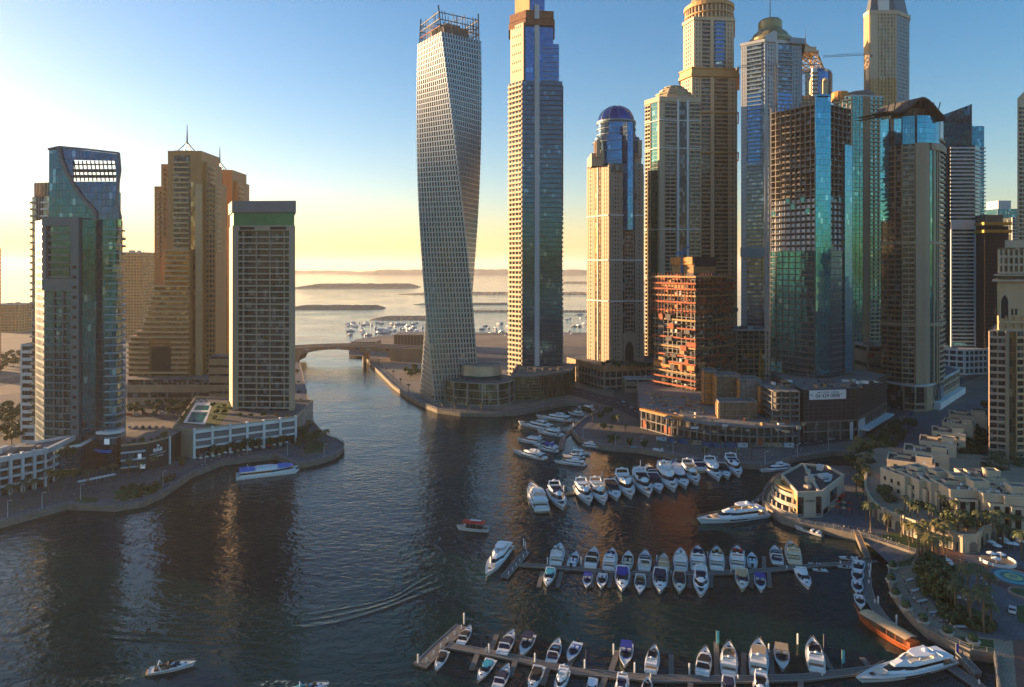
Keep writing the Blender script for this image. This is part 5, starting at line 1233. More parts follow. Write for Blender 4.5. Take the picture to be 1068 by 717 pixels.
m = MB(m_beige); m.strip(sub(E, 0, 1), zz(241), zz(235.5), .02, 1.25); t.part('frame_beam', m)
for f0, f1 in ((.12, .36), (.62, .88)): m = MB(m_black); m.strip(sub(E, f0, f1), zz(240), zz(237), 1.26, 1.3); t.rep('vent_opening', m)
m_l3 = paint('pale_stone_band', (.50, .46, .39), .6, var=.08, streak=True)
fac(t, E, 17, zz(242), 'balc', m_l3, fh=3.55, bay=None, f0=.09, f1=.92, h=.8, d=1.0)
for f in (.165, .38, .60, .835): m = MB(m_beige); m.strip(sub(E, f, f + .014), 17, zz(242), .02, 1.02); t.rep('pier', m)
m = MB(g_dark); m.strip(sub(E, .395, .6), 17, zz(242), 1.02, 1.06) if False else None
fac(t, P[1:3], 17, zz(236), 'grid', m_beige, fh=3.55, bay=5, force=True)
m = MB(m_beige); m.strip([P[3], P[0]], 17, zz(236), .02, .5); t.part('side_wall', m); t.fin()
# its white podium with pool roof
a, b_ = gp(201, 478, 2), gp(309, 462, 2); zc = 15.7
t = T('podium_building', 'white framed low podium with a swimming pool terrace on its roof', 'building', (a[0] + 20, a[1] + 20, 2))
P = [gp(181, 474, 2), a, b_, (b_[0] - 4, b_[1] + 45), (X(204, 430) , 430)]
body(t, P, 2, zc, g_dark, top=m_pave)
m = MB(m_beige); m.strip(P[0:2], 2, zc, .02, .6); t.part('side_wall', m)
for k, z in enumerate((6.8, 10.4, 14.4)): m = MB(m_white); m.strip([a, b_], z, z + 1.0 + .5 * (k == 2), .02, .8); t.rep('floor_band', m)
for i in range(7): e = sub([a, b_], min(.98, i / 6.1), min(1, i / 6.1 + .022)); m = MB(m_white); m.strip([e[0], e[-1]], 2, zc + 1.6, .1, 1.4); t.rep('pier', m)
for i in range(6):
    for k in range(2):
        e = sub([a, b_], (i + .15) / 6.1, (i + 1) / 6.1); m = MB(m_gpanel); m.strip(e, 7.9 + k * 3.6, 10.3 + k * 3.6, .04, .3); t.rep('louvre_panel', m)
m = cornice(P, zc - .1, zc + 1.2, .1, m_beige); t.part('parapet', m)
def roofsheet(px, mat, dz, name, z=zc):
    Pp = ccw([gp(x, y, z) for x, y in px]); m = MB(mat); m.poly([(p[0], p[1], z + dz) for p in Pp]); return t.part(name, m)
roofsheet([(184, 442), (200, 420), (246, 420), (228, 445)], m_grass, .01, 'roof_garden'); roofsheet([(191, 441), (204, 420), (222, 420), (214, 443)], m_white, .02, 'pool_surround')
roofsheet([(195, 440.5), (200, 430), (217, 430), (211, 441)], m_pool, .03, 'pool'); roofsheet([(202, 428), (205, 423), (219, 423), (217, 428)], m_pool, .03, 'pool')
for k in range(3):
    c = G(204 + k * 6, 420, zc); m = MB(m_white)
    for j in range(8): a1, a2 = PI * j / 8, PI * (j + 1) / 8; m.bar((c.x + 1.5 * math.cos(a1), c.y, zc + 1.6 * math.sin(a1)), (c.x + 1.5 * math.cos(a2), c.y, zc + 1.6 * math.sin(a2)), .3)
    t.rep('pergola_arch', m)
t.fin()
# orange far towers on left
simple('hazy_tower', 127, 149, 900, 30, 264, m_gold, g_gold, 'hazy orange block tower between the sail topped and stepped towers', fh=4, bay=4, h=1.6)
simple('hazy_building', -6, 20, 1000, 30, 318, m_gold, g_gold, 'low hazy orange hotel block near the left picture edge', fh=4, bay=5)
simple('hazy_tower', -60, -27, 600, 30, 258, m_gold, g_dark, 'sliver of a balconied tower at the very left picture edge', style='balc')
simple('hazy_building', 150, 175, 1200, 30, 330, m_gold, g_gold, 'low hazy block glimpsed behind the stepped tower', fh=4, bay=5)
# white apartment terrace bottom left
a, b_ = gp(-60, 531, 2), gp(47, 507, 2)
t = T('apartment_block', 'pale grey low apartment block with stacked balconies at the left picture edge', 'building', ((a[0] + b_[0]) / 2, b_[1] + 8, 2))
P = [a, b_, (b_[0] - 3, b_[1] + 26), (a[0] - 3, a[1] + 26)]; body(t, P, 2, 17.5, g_dark)
for z in (5.6, 9.2, 12.8, 16.6): m = MB(m_pale); m.strip(P[0:3], z, z + (.9 if z < 16 else 2.2), .02, 1.6); t.rep('balcony', m)
for i in range(9): e = sub([a, b_], min(i / 8.15, .98), min(1, i / 8.15 + .03)); m = MB(m_pale); m.strip([e[0], e[-1]], 2, 19.4, .03, 2.2); t.rep('pier', m)
roofkit(t, P, 17.6, n=6, seed=12, hmax=2.5); t.fin()
a, b_ = gp(55, 502, 2), gp(84, 496, 2)
t = T('shop_pavilion', 'dark glass pavilion with a white frame and planted roof, below the sail topped tower', 'building', ((a[0] + b_[0]) / 2, b_[1] + 8, 2))
P = [a, b_, (b_[0] - 3, b_[1] + 22), (a[0] - 3, a[1] + 22)]; body(t, P, 2, 16, g_teal, top=m_grass)
m = MB(m_white); m.strip(sub([a, b_], 0, .05), 2, 16.5, .03, .9); t.part('white_edge', m); m = MB(m_white); m.strip(P, 15.6, 16.8, -.2, .5, closed=True); t.part('white_fascia', m); fac(t, [a, b_], 2, 15.6, 'lines', m_dsteel, bay=3); t.fin()
a, b_ = gp(126, 494, 2), gp(177, 484, 2)
t = T('restaurant_building', 'dark curved waterfront building with a white emblem and lettering on its wall', 'building', ((a[0] + b_[0]) / 2, b_[1] + 8, 2))
mid = gp(152, 491, 2); P = [a, mid, b_, (b_[0] - 2, b_[1] + 26), (a[0] - 2, a[1] + 26)]; body(t, P, 2, 15, m_black if False else paint('dark_wall', (.03, .032, .035), .4, var=.2), 'wall', top=m_roof)
for z in (4.5, 8, 11.6): m = MB(m_pale); m.strip(P[0:2], z, z + .5, .02, 1.8); t.rep('balcony', m)
m = MB(g_teal); m.strip(sub(P[0:2], .02, .98), 5, 11.5, .03, .2); t.part('window_band', m)
m = MB(m_white); m.strip(sub([mid, b_], .95, 1), 2, 15.8, .02, .9); t.part('white_edge', m); m = MB(m_tan); m.strip(P[0:3], 14.8, 15.6, -.2, .3); t.part('parapet', m)
an = math.atan2(b_[1] - mid[1], b_[0] - mid[0]); e = Vector(mid).lerp(Vector(b_), .48); off = Vector((math.sin(an), -math.cos(an))) * .2; e2 = e + off
m = MB(m_white); m.box((e2.x, e2.y, 10.4), (4.6, .2, 1.1), an); m.box((e2.x, e2.y, 11.3), (1.1, .2, .8), an)
for s in (-1, 1): m.box((e2.x + s * 1.7 * math.cos(an), e2.y + s * 1.7 * math.sin(an), 11.2), (1.1, .2, .7), an)
m2 = MB(m_white); m2.lathe((e2.x, e2.y, 12.0), [(.2, 0), (1, .4), (1, .9), (.2, 1.3)], 12, sy=.2)
t.part('emblem', m); t.part('emblem_dome', m2)
for s_, sz, z, dx in (('CAFE RESTAURANT', .95, 8.9, 0), ('LOUNGE', 1.2, 7.7, .5)):
    textpart(s_, sz, m_white, (e2.x - t.loc[0] + dx, e2.y - .05 - t.loc[1], z - 2), an, 'lettering', t.e)
m = MB(mscr); f = Vector(a).lerp(Vector(mid), .84); m.box((f.x, f.y - 1.9, 9.6), (1.6, .3, 2.2)); t.part('lit_screen', m)
m = MB(mscr); f = Vector(a).lerp(Vector(mid), .95); m.box((f.x, f.y - 1.9, 4.6), (2.6, .3, 1.9)); t.part('lit_screen', m); t.fin()
# ============================================================ BOATS
def copy_tree(o, parent=None, label=None):
    c = o.copy(); COL.objects.link(c); c.parent = parent
    for ch in list(o.children): copy_tree(ch, c)
    return c
def hullmb(L, B, H, hm, dm, n=14, well=True):
    m = MB(hm); rows = []
    for i in range(n + 1):
        t = i / n; f = (.86 + .14 * min(1, t / .3)) if t < .35 else max(0.015, 1 - ((t - .35) / .65) ** 2.3)
        y = (t - .5) * L; zt = H * (1 + .35 * t * t); b = B / 2 * f; yl = y if t < .5 else y - (t - .5) * L * .13
        rows.append([(-b, y, zt), (-b * .97, y - (y - yl) * .3, zt * .62), (-b * .80, yl, .12), (0, yl, -.35), (b * .80, yl, .12), (b * .97, y - (y - yl) * .3, zt * .62), (b, y, zt)])
    for a, b_ in zip(rows, rows[1:]):
        for k in range(6): m.poly([a[k], a[k + 1], b_[k + 1], b_[k]][::-1] if False else [a[k], b_[k], b_[k + 1], a[k + 1]][::-1])
    m.poly(rows[0][::-1])
    d = MB(dm)
    for a, b_ in zip(rows, rows[1:]):
        l0, r0, l1, r1 = a[0], a[6], b_[0], b_[6]; q = .93
        d.poly([(l0[0] * q, l0[1], l0[2] - .12), (r0[0] * q, r0[1], r0[2] - .12), (r1[0] * q, r1[1], r1[2] - .12), (l1[0] * q, l1[1], l1[2] - .12)])
        for s0, s1, sg in ((l0, l1, 1), (r0, r1, -1)):
            qq = [(s0[0], s0[1], s0[2]), (s0[0] * q, s0[1], s0[2]), (s1[0] * q, s1[1], s1[2]), (s1[0], s1[1], s1[2])]
            m.poly(qq if sg > 0 else qq[::-1])
            qq = [(s0[0] * q, s0[1], s0[2]), (s0[0] * q, s0[1], s0[2] - .12), (s1[0] * q, s1[1], s1[2] - .12), (s1[0] * q, s1[1], s1[2])]; m.poly(qq)
    # rub rail
    r_ = MB(m_bglass)
    for sg in (0, 6):
        for a, b_ in zip(rows, rows[1:]): r_.bar((a[sg][0] * 1.005, a[sg][1], a[sg][2] * .72), (b_[sg][0] * 1.005, b_[sg][1], b_[sg][2] * .72), .07)
    return m, d, r_
def cab(m, y0, y1, wr, wf, z0, z1, rf=.8, rr=.2, k=.86, g=0.0, f0=0., f1=1., top=True, mat=None):
    """tapered cabin with a pointed raked front; f0..f1 cuts a band of its height, g grows it outwards"""
    def sec(f):
        z = z0 + (z1 - z0) * f; s = 1 - (1 - k) * f; a, b_ = y0 + rr * f - g, y1 - rf * f + g; Lc = b_ - a; w1, w2 = wr / 2 * s + g, wf / 2 * s + g
        return [(-w1, a, z), (w1, a, z), (w1, a + Lc * .62, z), (w2 * .9 + .0, b_ - Lc * .10, z), (w2 * .55, b_, z), (-w2 * .55, b_, z), (-w2 * .9, b_ - Lc * .10, z), (-w1, a + Lc * .62, z)]
    A, B_ = sec(f0), sec(f1); n = len(A)
    for i in range(n): j = (i + 1) % n; m.poly([A[i], A[j], B_[j], B_[i]], None, mat)
    if top: m.poly(B_, None, mat)
def finish(name, parts):
    e = bpy.data.objects.new(name, None); COL.objects.link(e)
    for p in parts:
        nm, mb = p[0], p[1]
        per = {'seat': (8, 6), 'blue_roof_panel': (40, 9)}.get(nm)
        if per:                       # every seat or panel is a mesh of its own
            for k in range(len(mb.v) // per[0]):
                q = MB(); q.v = mb.v[k * per[0]:(k + 1) * per[0]]; fs = range(k * per[1], (k + 1) * per[1]); q.f = [tuple(i - k * per[0] for i in mb.f[j]) for j in fs]; q.m = [mb.m[j] for j in fs]; q.uv = [mb.uv[j] for j in fs]; newobj(nm, q.mesh(nm), e)
        elif mb.f: newobj(nm, mb.mesh(nm), e)
    return e
def b_fly(c1, c2, hm=None, bim=None):
    hm = hm or m_gel; L, B, H = 15, 4.6, 1.5; h, d, r_ = hullmb(L, B, H, hm, m_deck); cb = MB(hm); cab(cb, -4.6, 4.2, 3.7, 1.9, H - .1, 3.3, 2.6, .1, .88)
    gl = MB(m_bglass); cab(gl, -4.6, 4.2, 3.7, 1.9, H - .1, 3.3, 2.6, .1, .88, g=.04, f0=.42, f1=.86, top=False)
    fb = MB(hm); cab(fb, -6.2, 1.9, 3.6, 2.0, 3.3, 3.55, .3, 0, .97); cab(fb, -4.4, 1.6, 3.4, 1.8, 3.55, 4.15, 1.0, -.1, .94, top=False)
    fd = MB(c2); fd.box((0, -1.6, 3.62), (2.9, 4.4, .1)); se = MB(c1); se.box((0, -3.2, 3.85), (2.6, 1.1, .5)); se.box((-.8, .1, 3.95), (.9, .8, .7)); se.box((.9, -.1, 3.9), (.9, 1.4, .5))
    ar = MB(hm)
    for s in (-1, 1): ar.bar((s * 1.75, -4.6, 3.5), (s * 1.45, -5.3, 5.2), .28)
    ar.bar((-1.5, -5.3, 5.2), (1.5, -5.3, 5.2), .34); ar.lathe((0, -5.3, 5.35), [(.45, 0), (.45, .25), (.1, .4)], 10)
    ck = MB(m_teak); ck.box((0, -5.9, 1.45), (3.3, 2.2, .08)); ck.box((0, -7.7, .55), (3.4, 1.3, .12))
    st = MB(hm); st.box((0, -6.9, 1.65), (3.2, .5, .6)); hh = MB(m_bglass); hh.box((0, 4.9, H * 1.2 + .02), (.9, .9, .1)); pad = MB(c2 if c2 is not m_teak else m_cream); pad.box((0, 3.6, H + .36), (1.5, 1.6, .16))
    rl = MB(m_steel)
    for s in (-1, 1): rl.bar((s * 2.1, 1.5, 2.3), (s * .25, 7.2, 2.75), .06)
    P = [('hull', h), ('deck', d), ('rub_rail', r_), ('cabin', cb), ('windscreen', gl), ('flybridge', fb), ('flybridge_floor', fd), ('seat', se), ('radar_arch', ar), ('cockpit_floor', ck), ('stern_seat', st), ('hatch', hh), ('sun_pad', pad), ('bow_rail', rl)]
    if bim: m = MB(bim); m.box((0, -3.0, 5.25), (3.2, 3.8, .12)); P.append(('bimini', m))
    return finish('motor_yacht', P), L
def b_exp(c1, c2=None, hm=None):
    hm = hm or m_gel; L, B, H = 11.5, 3.6, 1.15; h, d, r_ = hullmb(L, B, H, hm, m_deck); cb = MB(hm); cab(cb, -.6, 4.6, 2.7, 1.2, H - .1, 1.85, 2.4, 0, .82)
    gl = MB(m_bglass); cab(gl, -1.6, 2.4, 2.9, 2.2, 1.55, 2.45, 1.7, .6, .84, top=False); cp = MB(c1); cab(cp, -3.9, .9, 2.9, 2.3, 1.5, 2.6, .8, .5, .88)
    if c2: 
        cp = MB(c2); cp.box((0, -2.2, 1.12), (2.5, 3.4, .1)); se = MB(c1); se.box((-.75, -.6, 1.5), (.8, .9, .8)); se.box((.75, -.6, 1.5), (.8, .9, .8)); se.box((0, -3.9, 1.4), (2.5, .8, .6)); se.box((-1.1, -2.6, 1.35), (.6, 2, .5))
    else: se = MB(hm); se.box((0, -4.5, 1.3), (2.9, .8, .45))
    ar = MB(hm)
    for s in (-1, 1): ar.bar((s * 1.55, -2.6, 1.2), (s * 1.25, -3.4, 2.95), .22)
    ar.bar((-1.3, -3.4, 2.95), (1.3, -3.4, 2.95), .26)
    ck = MB(m_teak); ck.box((0, -5.9, .5), (2.8, 1.0, .1)); hh = MB(m_bglass); hh.box((0, 3.1, 1.56), (.7, .7, .08)); pad = MB(m_deck); pad.box((0, 1.8, 1.82), (1.3, 1.4, .1))
    rl = MB(m_steel)
    for s in (-1, 1): rl.bar((s * 1.7, 1.0, 1.7), (s * .2, 5.5, 2.15), .05)
    return finish('sports_cruiser', [('hull', h), ('deck', d), ('rub_rail', r_), ('cabin', cb), ('windscreen', gl), ('cockpit_cover' if not c2 else 'cockpit_floor', cp), ('seat', se), ('radar_arch', ar), ('swim_platform', ck), ('hatch', hh), ('sun_pad', pad), ('bow_rail', rl)]), L
def b_open(c1, hm=None, top=None):
    hm = hm or m_gel; L, B, H = 7.5, 2.5, .85; h, d, r_ = hullmb(L, B, H, hm, m_deck); ck = MB(c1); cab(ck, -2.9, 1.6, 1.9, 1.2, .78, .9, .1, 0, .98)
    gl = MB(m_bglass); cab(gl, -.6, 1.1, 1.9, 1.3, .9, 1.45, .7, .5, .86, top=False); se = MB(hm); se.box((-.5, -1.1, 1.15), (.6, .6, .55)); se.box((.5, -1.1, 1.15), (.6, .6, .55)); se.box((0, -2.6, 1.1), (1.8, .6, .4))
    en = MB(m_blackc); en.box((0, -3.9, .95), (.5, .5, .9)); P = [('hull', h), ('deck', d), ('rub_rail', r_), ('cockpit_floor', ck), ('windscreen', gl), ('seat', se), ('outboard_motor', en)]
    if top:
        m = MB(top); m.box((0, -1.2, 2.35), (2.1, 2.4, .1)); P.append(('bimini', m)); m = MB(m_steel)
        for sx in (-1, 1):
            for sy in (-1, 1): m.bar((sx * .95, -1.2 + sy * .9, .9), (sx * .95, -1.2 + sy * 1.1, 2.3), .06)
        P.append(('bimini_frame', m))
    return finish('speedboat', P), L
def b_big(c1, c2, hm=None):
    hm = hm or m_gel; L, B, H = 26, 6.2, 2.3; h, d, r_ = hullmb(L, B, H, hm, m_deck, 20); cb = MB(hm); cab(cb, -8.5, 7.2, 5.0, 2.6, H - .1, 4.9, 4.6, .1, .9)
    gl = MB(m_bglass); cab(gl, -8.5, 7.2, 5.0, 2.6, H - .1, 4.9, 4.6, .1, .9, g=.05, f0=.45, f1=.84, top=False); fb = MB(hm); cab(fb, -11.5, 3.4, 5.0, 2.6, 4.9, 5.2, .4, 0, .98); cab(fb, -8.6, 2.8, 4.6, 2.2, 5.2, 6.0, 2.0, -.1, .93, top=False)
    fd = MB(c2); fd.box((0, -4.4, 5.27), (3.9, 7.6, .1)); se = MB(c1); se.box((0, -7.2, 5.6), (3.4, 1.2, .6)); se.box((-1.2, -1.4, 5.7), (1.0, 2.4, .7)); se.box((1.2, -3, 5.6), (1, 3, .6))
    tp = MB(hm); cab(tp, -7.2, -1.6, 3.9, 3.0, 7.3, 7.55, .5, 0, .95); ar = MB(hm)
    for s in (-1, 1): ar.bar((s * 2.2, -6.2, 5.1), (s * 1.7, -7.4, 7.4), .5); ar.bar((s * 1.7, -2.4, 5.9), (s * 1.4, -3.2, 7.35), .2)
    ar.lathe((0, -6, 7.5), [(.7, 0), (.75, .5), (.3, .9)], 12); ck = MB(m_teak); ck.box((0, -10.4, 2.25), (4.8, 3.4, .1)); ck.box((0, -13.2, .8), (5, 1.9, .16))
    st = MB(hm); st.box((0, -11.9, 2.6), (4.2, .7, .7)); pl = MB(m_bglass)
    for s in (-1, 1): pl.bar((s * 3.02, -4, 1.45), (s * 2.98, 2.5, 1.6), .34); 
    hh = MB(m_bglass); hh.box((0, 8.6, 2.75), (1.2, 1.2, .1)); pad = MB(c1 if c1 is not m_gel else m_cream); pad.box((0, 6.4, 3.2), (2.4, 2.2, .3))
    rl = MB(m_steel)
    for s in (-1, 1): rl.bar((s * 2.9, 2.5, 3.5), (s * .3, 12.6, 4.1), .08)
    return finish('motor_yacht', [('hull', h), ('deck', d), ('rub_rail', r_), ('cabin', cb), ('windscreen', gl), ('flybridge', fb), ('flybridge_floor', fd), ('seat', se), ('hard_top', tp), ('radar_arch', ar), ('cockpit_floor', ck), ('stern_seat', st), ('hull_window', pl), ('hatch', hh), ('sun_pad', pad), ('bow_rail', rl)]), L
_proto = {}
def proto(key):
    if key not in _proto:
        k = key[0]; o, L = {'fly': b_fly, 'exp': b_exp, 'open': b_open, 'big': b_big}[k](*key[1:]); _proto[key] = [o, L, False]
    return _proto[key]
def bdir(px, py, ang, n):
    s, c = math.sin(R(ang)), -math.cos(R(ang)); a, b_ = G(px - s * n / 2, py - c * n / 2), G(px + s * n / 2, py + c * n / 2); return a, b_
def place(key, px, py, ang, plen_, label, group, cat='boat', Lm=None, kf=.88):
    p = proto(key)
    if p[2]: o = copy_tree(p[0])
    else: o = p[0]; p[2] = True
    a, b_ = bdir(px, py, ang, plen_); d = b_ - a; L = Lm or d.length * kf; c = G(px, py + .6); s = L / p[1]
    o.location = (c.x, c.y, .05); o.rotation_euler.z = math.atan2(-d.x, d.y); o.scale = (s, s, s * (.66 if key[0] == 'big' else .8))
    tag(o, label, cat, group); return o
W, N_, BL, K, CY, RD, TN, TE, CR = m_gel, m_navy, m_royal, m_blackc, m_cyanc, m_redc, m_tanc, m_teak, m_cream
GM1, GM2 = 'boats moored bows out on the far side of the middle pontoon', 'boats moored on the near side of the middle pontoon'
def row(lst, where, grp):
    for i, (key, px, py, ang, n, look) in enumerate(lst): place(key, px, py, ang, n, f'{look}, {ORD[i]} from left {where}', grp)
row([(('fly', W, TE), 582, 580.5, 14, 24, 'white flybridge yacht'), (('open', BL), 598.6, 585, 22, 17, 'slim pale speedboat'), (('exp', K), 618, 584, 13, 23, 'white cruiser with black cover'),
     (('fly', N_, W), 637, 586, 12, 24, 'white flybridge yacht with navy seats'), (('open', K, CR), 655, 585.6, 6, 18, 'small dark decked speedboat'), (('exp', CR, TE), 672.6, 587, 4, 22, 'cream decked open cruiser'),
     (('exp', TN, None, CR), 692.4, 588.6, 0, 19, 'small boat with tan cabin'), (('fly', W, CR), 710, 586, -1, 24, 'white flybridge yacht with cream deck'), (('fly', N_, N_), 728, 585, -1, 26, 'white yacht with navy flybridge'),
     (('fly', TN, K), 747.6, 585, -1, 25, 'white yacht with grey flybridge floor'), (('fly', RD, K), 769, 584.5, -1, 25, 'white yacht with red cushions'), (('open', CY), 784.4, 585.5, -3, 15, 'small blue speedboat'),
     (('exp', N_, CR), 809.4, 581, -11, 20, 'pale open cruiser with navy stern'), (('fly', TN, TN, CR), 826.5, 579, -13, 25, 'cream yacht with tan flybridge')], 'on far side of middle pontoon', GM1)
row([(('exp', CY), 572.6, 604.5, 197, 21, 'white cruiser with turquoise cover'), (('open', BL, None, BL), 612.6, 608, 190, 16, 'small boat with blue canopy'), (('open', N_), 627.7, 608, 188, 18, 'white speedboat with navy cockpit'),
     (('exp', BL), 649, 607, 183, 27, 'white cruiser with royal blue cover'), (('exp', TE, TE), 667.6, 612, 183, 21, 'open cruiser with teak cockpit'), (('exp', N_), 688.5, 609, 181, 27, 'white cruiser with navy cover'),
     (('exp', K, None, CR), 708.6, 610.5, 180, 24, 'cream cruiser with black cover'), (('fly', N_, K), 731, 612.5, 180, 28, 'broad white yacht with dark windscreen'), (('exp', TN, None, CR), 774, 608, 178, 24, 'cream boat with tan cover'),
     (('open', BL, None, BL), 793, 611, 172, 19, 'speedboat with bright blue canopy'), (('exp', W), 838.5, 606, 152, 26, 'white cruiser with white cover')], 'on near side of middle pontoon', GM2)
place(('big', W, W), 518.5, 587, 216, 44, 'large white motor yacht alongside the left end of the middle pontoon', 'large motor yachts')
GB1, GB2 = 'boats on the far side of the nearest pontoon', 'boats on the near side of the nearest pontoon'
row([(('exp', K), 485.7, 664.5, 30, 25, 'white cruiser with black cover'), (('exp', N_), 529.6, 672.5, 27, 31, 'white cruiser with navy cover'), (('open', N_, None, N_), 549, 675.5, 205, 28, 'white boat with navy canopy'),
     (('exp', N_, K), 579, 681, 20, 29, 'dark open cruiser'), (('open', BL), 598, 682.5, 207, 26, 'white boat with blue cockpit bow inwards'), (('open', BL, None, BL), 652.8, 686, 188, 28, 'white boat with royal blue canopy'), (('fly', K, K), 681, 690, 10, 31, 'narrow yacht with black flybridge'),
     (('exp', K, None, W), 734.5, 692.5, 8, 32, 'white cruiser with square black cover'), (('fly', TE, TE), 760.3, 690, 0, 37, 'broad yacht with teak flybridge'), (('fly', W, CR, None, TN), 791.4, 688.5, 1, 40, 'white yacht with tan awning'),
     (('open', TN, None, TN), 815.5, 689.5, 176, 29, 'small boat with tan awning'), (('fly', K, K), 849.5, 686, -9, 38, 'large white yacht with black flybridge')], 'on far side of nearest pontoon', GB1)
row([(('exp', K), 459.6, 691.5, 208, 26, 'white cruiser with black cover'), (('exp', CY), 506, 701.5, 215, 31, 'white cruiser with turquoise cover'), (('exp', N_), 524.5, 708, 27, 32, 'cruiser with navy cover'),
     (('exp', K), 558, 711, 203, 33, 'white cruiser with black cover'), (('fly', W, CR), 585, 715, 200, 32, 'white flybridge yacht'), (('exp', W), 617, 721, 190, 26, 'white cruiser'), (('fly', N_, N_), 648, 725, 188, 34, 'white yacht with navy flybridge'),
     (('fly', K, K), 675, 722, 4, 30, 'yacht with black flybridge'), (('exp', N_), 759.7, 722, 180, 32, 'cruiser with navy cover'), (('fly', K, K), 793.6, 724, 180, 36, 'yacht with black flybridge')], 'on near side of nearest pontoon', GB2)
GU = 'sunlit yachts moored in the upper row'
row([(('big', W, CR), 559, 520.5, 336, 33, 'long white motor yacht'), (('fly', N_, N_), 582, 523.5, 150, 26, 'white yacht with navy flybridge'), (('fly', W, TE), 609.8, 519, 148, 25, 'white flybridge yacht'), (('fly', CR, CR), 625, 518.6, 148, 25, 'cream decked yacht'),
     (('exp', K), 639, 515, 148, 24, 'white cruiser with black cover'), (('fly', W, TE), 652.8, 511.8, 148, 27, 'white yacht with teak deck'), (('fly', K, K), 671.3, 510, 146, 27, 'white yacht with black flybridge'), (('exp', N_), 683.5, 507.5, 146, 23, 'cruiser with navy cover'),
     (('fly', W, CR), 697, 504.5, 145, 28, 'white flybridge yacht'), (('exp', W), 710, 503, 145, 23, 'all white cruiser'), (('fly', TN, TE), 721.5, 499, 144, 24, 'yacht with tan cushions'), (('fly', W, W), 744.5, 495, 142, 23, 'all white yacht'),
     (('exp', K), 755, 494.5, 142, 19, 'small cruiser'), (('fly', N_, W), 766, 491.5, 142, 22, 'white yacht with navy cushions')], 'in the upper sunlit row', GU)
row([(('fly', W, W), 666, 497.5, 325, 19, 'white yacht'), (('exp', K), 678.5, 494, 325, 17, 'cruiser with black cover'), (('fly', CR, CR), 692, 491.5, 325, 19, 'cream decked yacht'), (('exp', W), 705, 489.5, 325, 17, 'all white cruiser'), (('exp', N_), 727, 486.5, 325, 17, 'cruiser with navy cover')], 'stern to stern behind the upper row', 'yachts behind the upper row')
GC = 'yachts packed at the quay near the inner basin'
row([(('big', W, TE), 577, 437.5, 277, 42, 'long white yacht'), (('big', K, CR), 558, 446, 282, 42, 'long white yacht'), (('fly', W, W), 573, 453, 280, 30, 'white yacht'), (('fly', W, CR), 553, 461.5, 278, 32, 'white flybridge yacht'), (('exp', BL), 568, 466, 278, 30, 'white cruiser with blue cover'),
     (('big', W, W), 551, 475.5, 283, 40, 'white motor yacht'), (('fly', N_, W), 571, 470, 280, 24, 'short white yacht'), (('big', W, CR), 594, 484, 276, 38, 'broad white motor yacht'), (('fly', W, TE), 606, 473.5, 96, 24, 'white yacht bow right'), (('big', W, W), 621, 466.5, 98, 30, 'white motor yacht bow right'), (('fly', K, CR), 598, 477, 276, 26, 'yacht with black cushions')],
    'in the quay cluster by the inner basin', GC)
place(('fly', W, CR), 611, 427, 280, 20, 'white yacht tucked inside the small inner basin, nearer the reddish jetty', 'yachts in the inner basin'); place(('fly', CR, W), 600, 432.5, 280, 18, 'cream decked yacht just outside the reddish jetty tip of the inner basin', 'yachts in the inner basin')
place(('fly', W, W), 683, 472.5, 282, 24, 'white yacht alongside the curved promenade, left of the middle', 'boats along the curved promenade')
place(('open', CY, None, CY), 657.6, 470.8, 270, 22, 'boat under a turquoise canopy beside the curved promenade', 'boats along the curved promenade')
place(('big', W, K), 808, 490.5, 262, 36, 'long white yacht behind the round restaurant building, bow left', 'large motor yachts')
place(('big', TN, CR), 763, 542, 263, 74, 'long white motor yacht with a pointed bow left, moored beside the round restaurant terrace', 'large motor yachts', kf=.97)
place(('open', K), 843, 554.8, 286, 32, 'long low white tender lying under the restaurant quay', 'small boats by the restaurant quay', kf=.95)
place(('big', CR, W), 943, 701, 256, 104, 'largest white yacht, streamlined with tan pads, lying across the lower right pontoon', 'large motor yachts', kf=.97)
for o_ in COL.objects:
    if str(o_.get('label', '')).startswith('largest white yacht'): o_.scale = (o_.scale.x * .88, o_.scale.y, o_.scale.z * .72)
place(('open', RD), 850, 589, 275, 17, 'small white boat with a red seat cover, right end of middle pontoon', 'small boats at the right end of the middle pontoon')
place(('open', CR), 855, 595.5, 275, 19, 'small cream inflatable with grey rim, below the red seated boat', 'small boats at the right end of the middle pontoon')
place(('open', TN), 886, 583.5, 275, 26, 'white speedboat with tan seats near the gangway foot', 'small boats at the right end of the middle pontoon')
place(('open', N_), 881, 592, 275, 18, 'dark blue decked boat below the tan seated speedboat', 'small boats at the right end of the middle pontoon')
for i, (px, py) in enumerate(((895, 594.5), (894.5, 603.5), (894.5, 615), (897, 629.5))): place(('open', (N_, K, N_, m_leaf)[i]), px, py, 190 - 8 * i, 17, f'dark covered speedboat beside the floating walkway, {ORD[i]} one counted downwards', 'covered speedboats along the floating walkway')
for i, (px, py) in enumerate(((927, 693.5), (944, 690.5))): place(('open', K), px, py, 265, 16, ('dark jet boat behind the largest yacht, left one', 'dark jet boat behind the largest yacht, right one')[i], 'jet boats behind the largest yacht', Lm=3.6)
fo = place(('exp', K, TE), 180, 698, 80, 50, 'white speedboat with dark cockpit under way alone at the lower left, bow to the right', 'boats under way', kf=1.0)
place(('exp', CY, TE), 324, 719, 80, 40, 'white speedboat cut by the bottom edge of the picture, trailing a wake', 'boats under way', kf=1)
